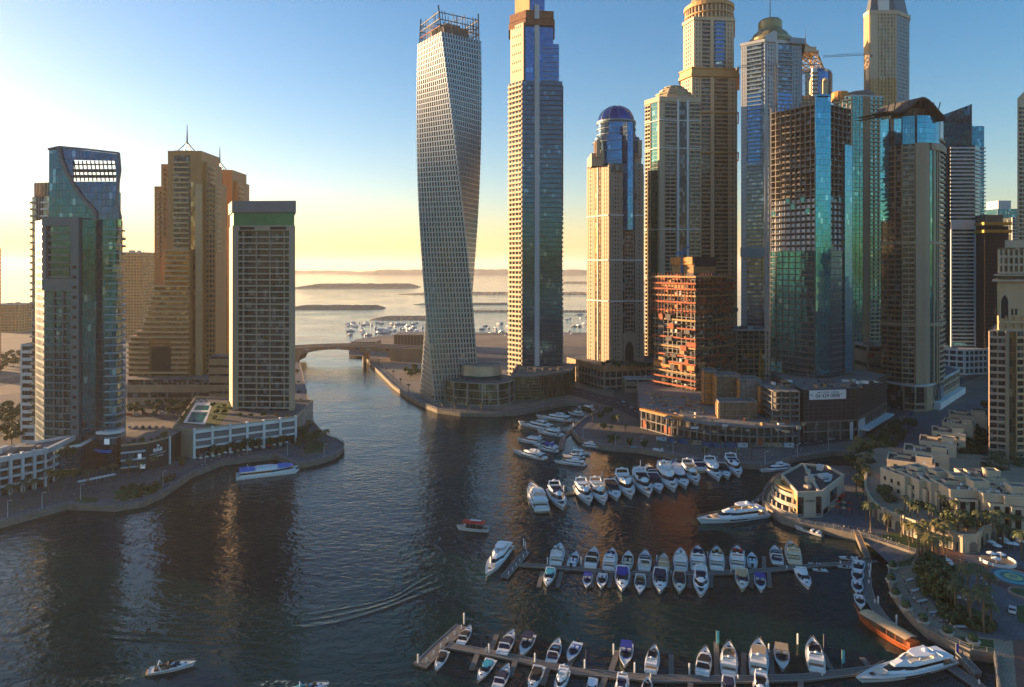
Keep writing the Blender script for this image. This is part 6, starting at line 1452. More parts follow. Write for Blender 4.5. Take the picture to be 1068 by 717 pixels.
# red canopied water taxi
a, b_ = G(509, 555), G(476, 552.5); d = b_ - a; t_, L = None, 13.0
h, dk, r_ = hullmb(L, 3.4, .9, m_gel, m_teak); rf = MB(m_redc)
n = 8
for i in range(n):
    a1, a2 = PI * i / n, PI * (i + 1) / n; x1, z1, x2, z2 = -1.6 * math.cos(a1), 2.3 + .55 * math.sin(a1), -1.6 * math.cos(a2), 2.3 + .55 * math.sin(a2); rf.poly([(x1, -5.4, z1), (x2, -5.4, z2), (x2, 3.4, z2), (x1, 3.4, z1)][::-1])
po = MB(m_steel)
for y in (-5, -2.2, .6, 3.2):
    for s in (-1, 1): po.bar((s * 1.5, y, .8), (s * 1.55, y, 2.35), .1)
se = MB(m_blackc); se.box((0, -1, 1.05), (1.4, 6.5, .5)); wsn = MB(m_white); wsn.box((0, 3.2, 1.2), (2.2, .5, .8)); en = MB(m_white); en.box((0, -1.5, 2.92), (.9, 4.6, .08))
o = finish('water_taxi', [('hull', h), ('deck', dk), ('rub_rail', r_), ('canopy', rf), ('canopy_post', po), ('bench', se), ('bow_locker', wsn), ('roof_stripe', en)]); c = (a + b_) / 2; o.location = (c.x, c.y, .05); o.rotation_euler.z = math.atan2(-d.x, d.y); s = d.length / L; o.scale = (s * 1.1, s, s * 1.45)
tag(o, 'small passenger boat with a bright red arched canopy crossing the open water', 'water taxi')
# blue and white ferry
a, b_ = G(246, 499), G(312, 491.5); d = b_ - a; L = d.length
P = []
for s in (-1, 1): hh, dd, rr_ = hullmb(L, 2.6, 1.5, m_gel, m_fblue, 14); hh.v = [(x + s * 3.2, y, z) for x, y, z in hh.v]; P.append(('hull', hh))
m = MB(m_gel); cab(m, -L * .44, L * .44, 8.6, 6.4, 1.4, 3.6, 3.0, .4, .93); P.append(('cabin', m)); m = MB(m_bglass); cab(m, -L * .44, L * .44, 8.6, 6.4, 1.4, 3.6, 3.0, .4, .93, g=.05, f0=.35, f1=.75, top=False); P.append(('window_band', m))
m = MB(m_fblue); cab(m, -L * .45, -L * .20, 8.2, 8.0, 3.62, 3.8, .4, 0, .97); cab(m, L * .16, L * .40, 8.0, 6.0, 3.62, 3.8, .6, 0, .97); P.append(('blue_roof_panel', m)); m = MB(m_gel); cab(m, -L * .19, L * .14, 7.0, 6.6, 3.62, 4.1, 1, .5, .9); P.append(('roof_pod', m))
m = MB(m_white); m.bar((0, -L * .3, 3.7), (0, -L * .33, 6), .2); P.append(('mast', m))
o = finish('ferry', P); c = (a + b_) / 2; o.location = (c.x, c.y, 0); o.rotation_euler.z = math.atan2(-d.x, d.y); tag(o, 'blue and white passenger ferry catamaran moored under the left bank promenade', 'ferry')
# wooden dhow
a, b_ = G(955, 682), G(893, 645); d = b_ - a; L = d.length; k = L / 22
h, dk, r_ = hullmb(22, 5.4, 2.0, m_wood, m_teak, 16)
h.v = [(x, y + (.0 if abs(y) < 8 else 0), z + (max(0, abs(y) - 6) ** 2) * .02) for x, y, z in h.v]; rf = MB(m_tanc)
n = 6
for j in range(7):
    y0_, y1_ = -9.6 + j * 2.5, -9.6 + j * 2.5 + 2.42
    for i in range(n):
        x1, x2 = -2.6 + 5.2 * i / n, -2.6 + 5.2 * (i + 1) / n; f = lambda x: 3.9 + .5 * (1 - (x / 2.6) ** 2); rf.poly([(x1, y0_, f(x1)), (x2, y0_, f(x2)), (x2, y1_, f(x2)), (x1, y1_, f(x1))])
P = [('hull', h), ('deck', dk), ('rub_rail', r_), ('canopy', rf)]
for i in range(6):
    for s in (-1, 1): m = MB(m_wood); m.bar((s * 2.35, -9 + i * 3.1, 1.9), (s * 2.35, -9 + i * 3.1, 3.95), .16); P.append(('canopy_post', m))
m = MB(m_wood); m.bar((0, 10, 2.6), (0, 12.2, 4.4), .4, w2=.2); P.append(('stem_post', m)); m = MB(m_wood); m.box((0, -9.8, 2.7), (4.0, 1.6, 1.4)); P.append(('stern_cabin', m))
o = finish('wooden_dhow', P); c = (a + b_) / 2; o.location = (c.x, c.y, 0); o.rotation_euler.z = math.atan2(-d.x, d.y); o.scale = (k, k, k); tag(o, 'red brown wooden dhow with a long tan canopy beside the floating walkway', 'dhow')
# ------------------------------------------------ pontoons
def pontoon(label, main, fingers, piles, w_=2.2, wf=1.3, mat=None):
    c = G(*main[len(main) // 2]); t = T('floating_pontoon', label, 'pontoon', (c.x, c.y, 0)); pts = [tuple(G(*p)[:2]) for p in main]; m = MB(mat or m_pont); m.strip(pts, .12, .62, -w_ / 2, w_ / 2); t.part('walkway', m)
    m = MB(m_quay)
    for s in (-1, 1): m2 = MB(m_steel); m2.strip(pts, .60, .70, s * w_ / 2 - .08, s * w_ / 2 + .08); t.rep('edge_strip', m2)
    for (x0, y0, x1, y1) in fingers:
        a, b_ = G(x0, y0), G(x1, y1); m = MB(mat or m_pont); m.strip([tuple(a[:2]), tuple(b_[:2])], .118, .585, -wf / 2, wf / 2); t.rep('finger', m)
    for (x, y) in piles: a = G(x, y); m = MB(m_white); m.lathe((a.x, a.y, -1), [(.22, 0), (.22, 3.6), (.25, 3.6), (.05, 3.9)], 10); t.rep('pile', m)
    for i in range(6):
        e = sub(pts, (i + .5) / 6, (i + .5) / 6 + .001)[0]; m = MB(m_white); m.box((e[0] + .7, e[1], 1.1), (.3, .3, 1.0)); t.rep('power_pedestal', m)
    t.fin()
mp1 = [(541, 590.6), (600, 595), (680, 600.8), (765, 599), (813, 595.5), (850, 591.5), (903, 588.5)]
fx = []
for x in (590.5, 607, 628, 646, 664, 682, 701, 719, 738, 758, 778, 797, 818): fx.append((x, 597, x + (.10 if x > 700 else .25) * 20 * (1 if x < 720 else -.1), 582))
for x in (566, 585.5, 620, 638, 658, 678, 698, 720, 742, 783, 802): fx.append((x, 598, x - 4 * (760 - x) / 180, 614))
pontoon('middle floating pontoon lined with boats on both sides, its left end a long cross piece', mp1, fx, [(571, 590), (606, 590), (685, 588), (738, 584), (776, 583), (815, 580), (596, 590), (546, 570)])
pontoon('short cross pontoon beside the large yacht at the left end of the middle pontoon', [(526, 604), (549, 577)], [], [(548, 573)], 2.6)
mp2 = [(465, 675), (530, 687), (600, 702.6), (680, 710), (765, 711), (840, 709), (911, 700.5), (968, 690)]
fx = [(510, 684, 518, 664), (540, 690, 553, 668), (591, 700, 602, 680), (636, 706, 644, 681), (700, 710, 700, 685), (748, 711, 747, 672), (775, 711, 776, 683), (806, 711, 803, 680), (870, 706, 858, 683), (909, 701, 899, 688), (498, 684, 492, 700), (538, 690, 532, 708), (572, 697, 566, 716), (632, 707, 624, 726), (720, 711, 720, 730), (835, 710, 835, 730)]
pontoon('nearest floating pontoon running along the bottom of the picture', mp2, fx, [(510, 683), (558, 693), (610, 700), (719, 704), (802, 683), (484, 650), (832, 672), (662, 703), (640, 683)], 2.4)
pontoon('wide cross pontoon at the far left end of the nearest pontoon', [(438, 697), (460, 675), (482, 655)], [], [(436, 694), (484, 651)], 3.6)
pontoon('pontoon hidden behind the upper sunlit row of yachts', [(586, 517), (600, 516), (640, 506), (690, 496.5), (730, 490.5), (770, 486.5), (782, 485.5)], [(600, 516, 603, 510)], [(588, 513), (628, 498), (668, 486), (705, 484), (748, 482)], 2.2)
pontoon('reddish jetty pointing left from the inner basin shore', [(626, 428), (608, 440), (588, 457), (584, 470)], [(605, 441, 590, 441), (595, 451, 578, 452)], [(598, 446), (588, 460)], 2.6, mat=paint('reddish_decking', (.26, .14, .10), .8))
pontoon('triangular landing stage between the big yacht and the restaurant terrace', [(797, 540), (783, 527), (797, 521)], [(783, 527, 797, 515)], [(800, 540)], 1.8)
pontoon('long curving floating walkway from the gangway to the lower right corner', [(904, 585), (903, 600), (904, 614), (908, 628), (918, 643), (935, 661), (960, 680), (990, 697), (1018, 716), (1040, 735)], [(904, 588, 915, 587)], [(908, 597), (916, 632), (935, 652), (907, 604)], 2.8)
# gangways
for (p0, p1, lab) in (((893, 556), (905, 584), 'sloping railed gangway down to the floating walkway, right of the restaurant'), ((1000, 684), (1020, 706), 'short gangway bridge at the lower right joining the floating walkway to the quay')):
    a, b_ = G(*p0, 2.2), G(*p1, .7); t = T('gangway', lab, 'gangway', (a.x, a.y, 1)); m = MB(m_pont); m.bar(a, b_, 1.6); t.part('walkway', m)
    dr = (b_ - a).normalized(); sd_ = Vector((-dr.y, dr.x, 0)) * .9
    for s in (-1, 1): m = MB(m_gold if p0[0] < 950 else m_steel); m.bar(a + sd_ * s + Vector((0, 0, 1.1)), b_ + sd_ * s + Vector((0, 0, 1.1)), .12); [m.bar(a.lerp(b_, u / 6) + sd_ * s, a.lerp(b_, u / 6) + sd_ * s + Vector((0, 0, 1.15)), .08) for u in range(7)]; t.rep('railing', m)
    t.fin()
# banner flags
for i, (px, py, mt, lab) in enumerate(((878, 697, m_cyanc, 'turquoise feather flag on the nearest pontoon, left of the largest yacht'), (859, 680, m_navy, 'dark blue feather flag beside the large black topped yacht'), (997, 690, m_royal, 'royal blue feather flag at the lower right gangway'), (747, 676, m_cyanc, 'turquoise feather flag on a finger of the nearest pontoon'), (701, 489, m_royal, 'blue feather flag on the upper pontoon'), (611, 697, m_navy, 'short dark blue flag near the bend of the nearest pontoon'))):
    a = G(px, py, .6); t = T('feather_flag', lab, 'flag', (a.x, a.y, .6), 'feather flags on the pontoons'); m = MB(m_steel); m.bar(a, a + Vector((0, 0, 4.6)), .1); t.part('pole', m)
    m = MB(mt); m.box((a.x + .42, a.y, 3.4), (.8, .05, 3.2), .3); t.part('cloth', m); t.fin()
# ------------------------------------------------ wakes of foam
m_foam, nt, b = newmat('foam'); b.inputs['Base Color'].default_value = (.22, .34, .33, 1); b.inputs['Roughness'].default_value = .7
tc = nn(nt, 'ShaderNodeTexCoord'); no = nn(nt, 'ShaderNodeTexNoise'); no.inputs['Scale'].default_value = .9; no.inputs['Detail'].default_value = 5; nt.links.new(tc.outputs['Object'], no.inputs['Vector'])
rp = nn(nt, 'ShaderNodeMapRange'); rp.inputs[1].default_value = .50; rp.inputs[2].default_value = .66; nt.links.new(no.outputs[0], rp.inputs[0])
uvn = nn(nt, 'ShaderNodeUVMap'); sx = nn(nt, 'ShaderNodeSeparateXYZ'); nt.links.new(uvn.outputs[0], sx.inputs[0]); e1 = nn(nt, 'ShaderNodeMath', operation='MULTIPLY'); nt.links.new(rp.outputs[0], e1.inputs[0])
s1 = nn(nt, 'ShaderNodeMath', operation='MULTIPLY'); nt.links.new(sx.outputs[0], s1.inputs[0]); nt.links.new(sx.outputs[1], s1.inputs[1]); nt.links.new(s1.outputs[0], e1.inputs[1]); nt.links.new(e1.outputs[0], b.inputs['Alpha'])
def wake(px, w0, w1, a0=1.0, a1=.15):
    P = smooth([tuple(G(x, y)[:2]) for x, y in px], 2); n = len(P); ns = normals(P); m = MB(m_foam); z = .06
    for i in range(n - 1):
        u0, u1 = i / (n - 1), (i + 1) / (n - 1)
        for s0, s1, e0, e1_ in ((-1, 0, 0, 1), (0, 1, 1, 0)):
            q = []; uv = []
            for (j, u, s, e) in ((i, u0, s0, e0), (i, u0, s1, e1_), (i + 1, u1, s1, e1_), (i + 1, u1, s0, e0)):
                w_ = w0 + (w1 - w0) * u; q.append((P[j][0] + ns[j][0] * s * w_, P[j][1] + ns[j][1] * s * w_, z)); uv.append((a0 + (a1 - a0) * u, e))
            m.poly(q, uv)
    return struct('wake', m, 'stuff')
wake([(160, 701), (140, 706), (120, 710), (90, 712), (50, 713)], 1.2, 3.0); wake([(308, 716), (290, 711), (276, 713), (262, 722)], 1.5, 3, 1, .8); wake([(308, 716), (300, 719), (280, 724)], 1.5, 3, 1, .6)
wake([(340, 714), (380, 712), (420, 711), (455, 714)], .6, 1.5, .6, .3); wake([(512, 556), (525, 559), (545, 563)], .5, 1.2, .7, .1)
def ripple(px, amp, w_):
    """a low travelling swell left by a passing boat"""
    P = smooth([tuple(G(x, y)[:2]) for x, y in px], 2); n = len(P); ns = normals(P); m = MB(m_water); prof = [(-1, -.03), (-.6, .25), (0, 1), (.6, .25), (1, -.03)]
    for i in range(n - 1):
        f = lambda j: amp * math.sin(PI * min(.999, max(.001, j / (n - 1))))
        for (s0, h0), (s1, h1) in zip(prof, prof[1:]):
            m.poly([(P[j][0] + ns[j][0] * s * w_, P[j][1] + ns[j][1] * s * w_, h * f(j) + .01) for j, s, h in ((i, s0, h0), (i, s1, h1), (i + 1, s1, h1), (i + 1, s0, h0))][::1])
    return struct('swell', m)
for k in range(3):
    ripple([(290 + 14 * k, 657 - 7.5 * k), (350 - 6 * k, 651 - 6 * k), (400 + 5 * k, 636 - 5 * k), (436, 622 - 7 * k), (478 - 9 * k, 606 - 5 * k)], .17 - .03 * k, 1.8 - .35 * k)
for k in range(2): ripple([(90, 655 + 9 * k), (150, 662 + 6 * k), (200, 668 + 5 * k), (250, 668 + 4 * k)], .12, 1.4)
# ------------------------------------------------ far harbour boats
hp = None; rr = random.Random(11)
def smallboat(kind):
    h, d, r_ = hullmb(11, 3.6, 1.4, m_gel, m_deck, 8); c_ = MB(m_gel); cab(c_, -3, 2.4, 2.8, 1.6, 1.3, 3.0, 1, .2)
    P = [('hull', h), ('deck', d), ('cabin', c_)]
    if kind: m = MB(m_dsteel); m.bar((0, .5, 1.2), (0, .5, 14), .22); P.append(('mast', m))
    return finish('moored_boat', P)
protos = [smallboat(0), smallboat(1)]; first = [True, True]
zones_ = [(362, 442, 336, 350, 62), (500, 532, 337, 352, 16), (588, 613, 328, 352, 14)]
for zx0, zx1, zy0, zy1, cnt in zones_:
    for i in range(cnt):
        px, py = rr.uniform(zx0, zx1), rr.uniform(zy0, zy1)
        if zx0 == 362 and py < 336 + (px - 362) * .0 + 1: py += 1
        k = 1 if rr.random() < .35 else 0; o = protos[k] if first[k] else copy_tree(protos[k]); first[k] = False; c = G(px, py); o.location = (c.x, c.y, 0); o.rotation_euler.z = rr.uniform(0, 6.3); s = rr.uniform(.6, 1.3); o.scale = (s, s, s)
        tag(o, ('tiny white mastless boat in the crowded harbour beyond the bridge', 'tiny white sailing boat with a mast in the crowded harbour beyond the bridge')[k], 'boat', 'boats in the far harbour')
# ============================================================ SHORE BUILDINGS AND SMALL THINGS
# round restaurant
t = T('restaurant_building', 'cream round cornered restaurant pavilion on the peninsula, its curved terrace glowing orange', 'building', (122, 278, 2))
F_ = [(111, 261), (121, 262), (140, 283), (139, 296), (129, 299), (114, 284)]
m_rest = paint('restaurant_render', (.50, .42, .32), .7, var=.12, streak=True)
body(t, F_, 2, 11.4, m_rest, 'wall', top=m_roofd); m = MB(m_rest); m.strip(F_, 11.2, 12.3, -.5, .12, closed=True); t.part('parapet', m)
def openings(e, lst, z0, z1, mat=g_dark, nm='window', d=.06):
    for f0, f1 in lst: m = MB(mat); m.strip(sub(e, f0, f1), z0, z1, .02, d); t.rep(nm, m)
openings(F_[0:2], [(.0, .25), (.75, .98)], 2.6, 10.2); openings(F_[1:3], [(.35, .65)], 5, 9.6); openings(F_[1:3], [(.05, .25), (.72, .9)], 2.4, 4.6, m_black)
m = MB(m_redc); m.strip(sub(F_[1:3], .70, .92), 4.7, 5.0, .1, 2.0); t.part('awning', m)
textpart('MARINA', 1.0, m_dsteel, (116 - t.loc[0], 261.35 - t.loc[1], 6.6), math.atan2(1, 10), 'lettering', t.e)
arc_ = [(114, 284), (109, 284), (105.5, 279), (105, 272), (107, 265.5), (111, 261)]
arc_ = smooth(arc_, 1)
for k, (z, d) in enumerate(((2.0, 0), (5.2, -1.5), (8.4, -3))):
    a2 = offs(arc_, d) if d else arc_; m = MB(m_rest); m.prism(ccw(a2 + [(116, 272)]), z, z + .45, bot=True); t.rep('terrace_slab', m); m = MB(m_rest); m.strip(a2, z + .45, z + 1.5, -.25, 0); t.rep('terrace_parapet', m)
    for i in range(9): e = sub(a2, i / 9.1, i / 9.1 + .02); m = MB(m_rest); m.strip([e[0], e[-1]], z, z + 3.3, -.7, -.3) if k < 2 else None; t.rep('terrace_column', m)
m = MB(m_gold); m.strip(sub(arc_, .0, 1), 10.6, 11.2, -5, -3.0); t.part('pergola', m)
for e_ in ((F_[5], F_[0]),): m = MB(m_gold); m.strip([F_[5], F_[0]], 3, 10.8, .02, .05); t.part('sunlit_wall_skin', m)  # ochre skin paints orange sunlight onto the cream left wall
openings([F_[5], F_[0]], [(.08, .25), (.32, .5), (.57, .75), (.8, .95)], 2.6, 4.8); openings([F_[5], F_[0]], [(.08, .25), (.32, .5), (.57, .75), (.8, .95)], 6, 8.2)
m = MB(m_rest); m.strip([(120, 262), (129.5, 297.5)], 11.42, 12.2, -.5, .5); t.part('roof_walk', m)
for i, (x, y, sx, sy, h_) in enumerate(((122, 275, 3, 3, 2.4), (131, 281, 5, 3, 1.6), (118, 268, 2.5, 2, 1.4), (134, 292, 3, 2.2, 2.2), (127, 288, 4, 2, 1.1))): m = MB(m_pale if i % 2 else m_rest); m.box((x, y, 11.42 + h_ / 2), (sx, sy, h_), .3 * i); t.rep('plant_unit', m)
m = MB(m_pale)
for i in range(14):
    a1, a2 = -PI * .5 + PI * 1.3 * i / 14, -PI * .5 + PI * 1.3 * (i + 1) / 14; m.bar((128 + 4 * math.cos(a1), 279 + 4 * math.sin(a1), 12), (128 + 4 * math.cos(a2), 279 + 4 * math.sin(a2), 12), .7)
t.part('roof_curb', m); t.fin()
# ------------------------------------------------ terraced villas
m_villa = paint('villa_render', (.58, .46, .32), .75, var=.12, streak=True)
def villa(px, py, z1, w_, d, rot, label, z0=2.0, seed=0):
    rr = random.Random(seed + int(px * 7)); c = G(px, py, z1); rz = rot; t = T('terraced_house', label, 'house', (c.x, c.y, z0), 'cream terraced houses with dark roofs'); P = rect(c.x, c.y, w_, d, rz)
    body(t, P, z0, z1, m_villa, 'wall', top=m_roofd); m = MB(m_villa); m.strip(P, z1 - .3, z1 + .8, -.35, .12, closed=True); t.part('parapet', m)
    a = R(rz); L_ = lambda x, y: (c.x + x * math.cos(a) - y * math.sin(a), c.y + x * math.sin(a) + y * math.cos(a))
    q = L_(w_ * .28, -d * .1); m = MB(m_villa); m.prism(rect(q[0], q[1], w_ * .34, d * .36, rz), z1 - .2, z1 + 2.6, topmat=m_roof); t.part('stair_tower', m)
    m = MB(m_villa); m.strip(rect(q[0], q[1], w_ * .34, d * .36, rz), z1 + 2.5, z1 + 3.0, -.2, .2, closed=True); t.part('tower_rim', m)
    q2 = L_(-w_ * .22, -d * .2); m = MB(paint('roof_terrace_tiles', (.25, .17, .12), .85)); m.prism(rect(q2[0], q2[1], w_ * .40, d * .42, rz), z1 - .1, z1 + .08); t.part('roof_terrace', m)
    q3 = L_(-w_ * .15, d * .25); m = MB(m_villa); m.prism(rect(q3[0], q3[1], w_ * .3, d * .22, rz), z1 - .1, z1 + 1.3, topmat=m_roofd); t.part('roof_room', m)
    for k in range(5): u = L_(rr.uniform(-.4, .4) * w_, rr.uniform(-.42, .42) * d); m = MB(rr.choice([m_pale, m_steel, m_white])); m.box((u[0], u[1], z1 + .55), (rr.uniform(.6, 1.3), rr.uniform(.5, .9), 1.1), a); t.rep('air_conditioner', m)
    # front bay with arched loggia
    q4 = L_(-w_ * .2, -d * .5 - 1.0); m = MB(m_villa); m.prism(rect(q4[0], q4[1], w_ * .45, 2.0, rz), z0, z1 - 2.2, topmat=m_roof); t.part('front_bay', m)
    for e in ([P[0], P[1]], [P[1], P[2]], [P[3], P[0]]):
        L = plen(e)
        for k in range(int((z1 - z0) / 3.2)):
            for f in (.14, .42, .70):
                m = MB(g_dark if rr.random() < .8 else m_black); m.strip(sub(e, f, f + 1.3 / L), z0 + .9 + k * 3.2, z0 + 2.4 + k * 3.2, .01, .07); t.rep('window', m); m = MB(m_sand); m.strip(sub(e, f - .2 / L, f + 1.5 / L), z0 + .62 + k * 3.2, z0 + .85 + k * 3.2, .01, .35); t.rep('window_sill', m)
    for f in (.15, .6): m = MB(m_black); e = rect(q4[0], q4[1], w_ * .45, 2.0, rz)[0:2]; m.strip(sub(e, f, f + .25), z0 + .5, z1 - 3, .01, .08); t.rep('loggia', m)
    t.fin()
vl = [(1009, 433, 14, 15, 12, -35, 'rearmost'), (1000, 441, 14, 12, 12, -35, 'second rearmost'), (989, 450, 14, 12, 12, -35, 'third rearmost'), (978, 460, 14, 13, 12, -35, 'fourth rearmost'), (966, 470, 15, 15, 12, -30, 'one at the bend of the row'),
      (950, 480, 14, 15, 12, -28, 'one left of the bend'), (946, 493, 16, 12, 11, 15, 'leftmost front row one'), (966, 497, 17, 13, 12, 5, 'second front row one from the left'), (985, 501, 16.5, 13, 12, -5, 'third front row one from the left'), (1004, 507, 16, 14, 12, -8, 'fourth front row one from the left'), (1022, 496, 15, 11, 11, -8, 'one set back behind the front row'),
      (1043, 512, 16, 15, 12, -12, 'wide pale roofed one at the right'), (1066, 516, 16.5, 14, 12, -12, 'one touching the right picture edge')]
for px, py, z1, w_, d, rot, w2 in vl: villa(px, py, z1 + (hash(w2[:2]) % 3 - 1) * 0 + (px % 3 - 1) * .8, w_ * 1.18, d * 1.15, rot + (px % 5 - 2) * 2, f'cream terraced house with dark roofs, {w2}', z0=2 if py < 480 else 5)
# arcaded podium below the houses
pp = [(904, 500), (902, 515), (908, 531), (922, 542), (942, 551), (965, 559), (985, 565), (1004, 571)]
W1 = [tuple(G(x, y + 6, 2)[:2]) for x, y in pp]
W1 = smooth(W1, 1); W2 = [W1[-1], tuple(G(1019, 577, 2)[:2]), tuple(G(1026, 568, 2)[:2]), tuple(G(1050, 561, 2)[:2]), tuple(G(1090, 556, 2)[:2]), tuple(G(1130, 556, 2)[:2])]
t = T('arcade_building', 'low cream arcade podium curving below the terraced houses', 'building', (W1[5][0] + 5, W1[5][1] + 5, 2))
poly = W1 + W2[1:] + [(280, 262), (230, 330), (190, 345), (168, 330)]
body(t, poly, 2, 7.4, m_villa, 'wall', top=m_pavetan); m = MB(m_villa); m.strip(W1 + W2[1:], 7.2, 8.4, -.35, .25); t.part('parapet', m)
L = plen(W1 + W2[1:]); full = W1 + W2[1:]; n = int(L / 4.2)
for i in range(n):
    e = sub(full, (i + .2) / n, (i + .8) / n); a, b_ = Vector(e[0]), Vector(e[-1]); mdd = (a + b_) / 2; tx = (b_ - a).normalized(); nx_ = Vector((tx.y, -tx.x)) * .12; hw = (b_ - a).length / 2; m = MB(g_dark if i % 3 else m_black)
    pts = [mdd - tx * hw, mdd + tx * hw]; P3 = [(pts[0].x + nx_.x, pts[0].y + nx_.y, 2.2), (pts[1].x + nx_.x, pts[1].y + nx_.y, 2.2)]
    for k in range(9): an = PI * k / 8; P3.append((mdd.x + nx_.x + tx.x * hw * math.cos(an), mdd.y + nx_.y + tx.y * hw * math.cos(an), 4.6 + 1.2 * math.sin(an)))
    m.poly(P3); t.rep('archway', m)
    if i % 2 == 0: c_ = MB(m_sand); q = sub(full, i / n, i / n + .004); c_.strip([q[0], q[-1]], 2, 8.9, .1, .6); t.rep('pilaster', c_)
t.fin()
# garden wall beside street
# ------------------------------------------------ vegetation
def palm_proto(seed, H=8.0, nf=18, mat=None):
    rr = random.Random(seed); tr = MB(m_trunk); pts = [(0, 0, 0)]; lean = rr.uniform(-.3, .3)
    for k in range(1, 6): pts.append((lean * (k / 5) ** 2, .1 * k / 5, H * k / 5))
    for a, b_, k in zip(pts, pts[1:], range(5)): tr.bar(a, b_, .46 - .03 * k, w2=.43 - .03 * k)
    cr = MB(mat or m_palm); c = Vector(pts[-1])
    for i in range(nf):
        az = 2 * PI * i / nf * 2.4 + rr.uniform(-.2, .2); up = rr.uniform(-.15, 1.0); Lf = rr.uniform(2.4, 3.2); d = Vector((math.cos(az), math.sin(az), 0)); p = c.copy(); s = Vector((-d.y, d.x, 0)); seg = 6
        for k in range(seg):
            t0, t1 = k / seg, (k + 1) / seg
            f = lambda t: c + d * Lf * t * (1 - .25 * t) + Vector((0, 0, up * Lf * .5 * t - 1.9 * t * t * (1.1 - .3 * up)))
            a, b_ = f(t0), f(t1); w0 = .55 * math.sin(PI * min(1, t0 * .8 + .15)); dr = Vector((0, 0, -.28))
            for sg in (-1, 1):
                for q in (0, .5):
                    a_, b2 = a.lerp(b_, q), a.lerp(b_, q + .34); cr.poly([a_, b2, b2 + s * sg * w0 + dr + d * .25, a_ + s * sg * w0 + dr + d * .2])
    return finish('palm_tree', [('trunk', tr), ('crown', cr)])
def tree_proto(seed, rx, rz, H, n=420, mat=None, name='broadleaf_tree'):
    rr = random.Random(seed); tr = MB(m_trunk); tr.bar((0, 0, 0), (.1, 0, H), .42, w2=.28)
    clumps = []
    for k in range(9): a = rr.uniform(0, 6.28); r = rx * rr.uniform(.15, .75); z = H + rz * rr.uniform(-.1, 1.2); clumps.append((r * math.cos(a), r * math.sin(a), z, rx * rr.uniform(.3, .5))); 
    for c in clumps[:5]: tr.bar((.05, 0, H * .75), c[:3], .18, w2=.06)
    cr = MB(mat or m_leaf)
    for i in range(n):
        c = clumps[i % 9]; v = Vector((rr.gauss(0, 1), rr.gauss(0, 1), rr.gauss(0, .8))); v = v.normalized() * c[3] * rr.uniform(.55, 1.05); p = Vector(c[:3]) + v; s = rr.uniform(.22, .42)
        u = Vector((rr.gauss(0, 1), rr.gauss(0, 1), rr.gauss(0, 1))).normalized(); w_ = (v.normalized() + u * .6).cross(u).normalized(); u2 = u - (v.normalized()) * .4
        cr.poly([p - u * s - w_ * s, p + u * s - w_ * s * .6, p + u * s * .8 + w_ * s, p - u * s * .7 + w_ * s])
    return finish(name, [('trunk', tr), ('crown', cr)])
m_palmsun = paint('sunlit_palm_fronds', (.15, .13, .035), .6, var=.4, scale=.8)  # palm green warmed so the frond colour carries low sunlight
palms = [palm_proto(1), palm_proto(2, 6.5, 16), palm_proto(3, 9.5, 20)]; sunpalms = [palm_proto(4, 8.5, 20, m_palmsun), palm_proto(5, 7, 18, m_palmsun)]
trees = [tree_proto(1, 3.2, 2.6, 2.6), tree_proto(2, 4.2, 3, 3.4, 560), tree_proto(3, 2.6, 2.0, 2.0, 340, m_leaf2)]; bushes = [tree_proto(6, 1.7, .9, .7, 240, m_leaf, 'shrub'), tree_proto(7, 1.5, .8, .6, 220, m_leaf2, 'shrub')]
used = set(); rr = random.Random(21)
def plant(pool, px, py, z, s, label, cat, group):
    k = rr.randrange(len(pool)); o = pool[k]
    if id(o) in used: o = copy_tree(o)
    else: used.add(id(o))
    c = G(px, py, z); o.location = (c.x, c.y, z); sc = s * rr.uniform(.88, 1.15); o.scale = (sc, sc, sc * rr.uniform(.95, 1.1)); o.rotation_euler.z = rr.uniform(0, 6.28); tag(o, label, cat, group); return o
def many(pool, pts, z, s, where, cat, group, kind):
    pts = sorted(pts)
    for i, (px, py) in enumerate(pts): plant(pool, px, py, z, s, f'{kind}, {ORD[i]} from the left {where}' if i < 60 else f'{kind} {where}', cat, group)
def scatter(n, poly, seed, mind=3):
    r2 = random.Random(seed); out = []; xs = [p[0] for p in poly]; ys = [p[1] for p in poly]; tries = 0
    def ins(x, y):
        c = False; j = len(poly) - 1
        for i in range(len(poly)):
            if (poly[i][1] > y) != (poly[j][1] > y) and x < (poly[j][0] - poly[i][0]) * (y - poly[i][1]) / (poly[j][1] - poly[i][1]) + poly[i][0]: c = not c
            j = i
        return c
    while len(out) < n and tries < 4000:
        tries += 1; x, y = r2.uniform(min(xs), max(xs)), r2.uniform(min(ys), max(ys))
        if ins(x, y) and all(math.hypot(x - a, (y - b_) * 1.6) > mind for a, b_ in out): out.append((x, y))
    return out
many(sunpalms, [(958, 583), (966, 588), (973, 581), (979, 589), (984, 578), (962, 577), (990, 570), (948, 575), (975, 572), (988, 584), (998, 568), (970, 597)], 2, 1.15, 'in the sunlit plaza clump', 'palm tree', 'sunlit palms on the plaza', 'golden lit palm')
many(palms, [(996, 640), (1000, 627), (1010, 638), (1020, 632), (1028, 645), (1032, 630), (1034, 655), (1026, 660), (1004, 618), (1012, 652)], 2, 1.15, 'in the shaded plaza grove', 'palm tree', 'shaded palms on the plaza', 'dark palm')
many(palms, [(1036, 572), (1041, 566), (1046, 571), (1052, 565), (1058, 570), (1063, 566), (1066, 585)], 2, 1.05, 'in front of the arcade by the cafe', 'palm tree', 'palms by the cafe terrace', 'palm')
many(bushes + trees[2:], scatter(34, [(915, 524), (960, 542), (1010, 556), (1060, 545), (1060, 535), (1000, 533), (940, 522), (915, 508)], 33, 3), 7.4, .9, 'in the terrace gardens before the houses', 'shrub', 'house terrace shrubs', 'dark garden shrub')
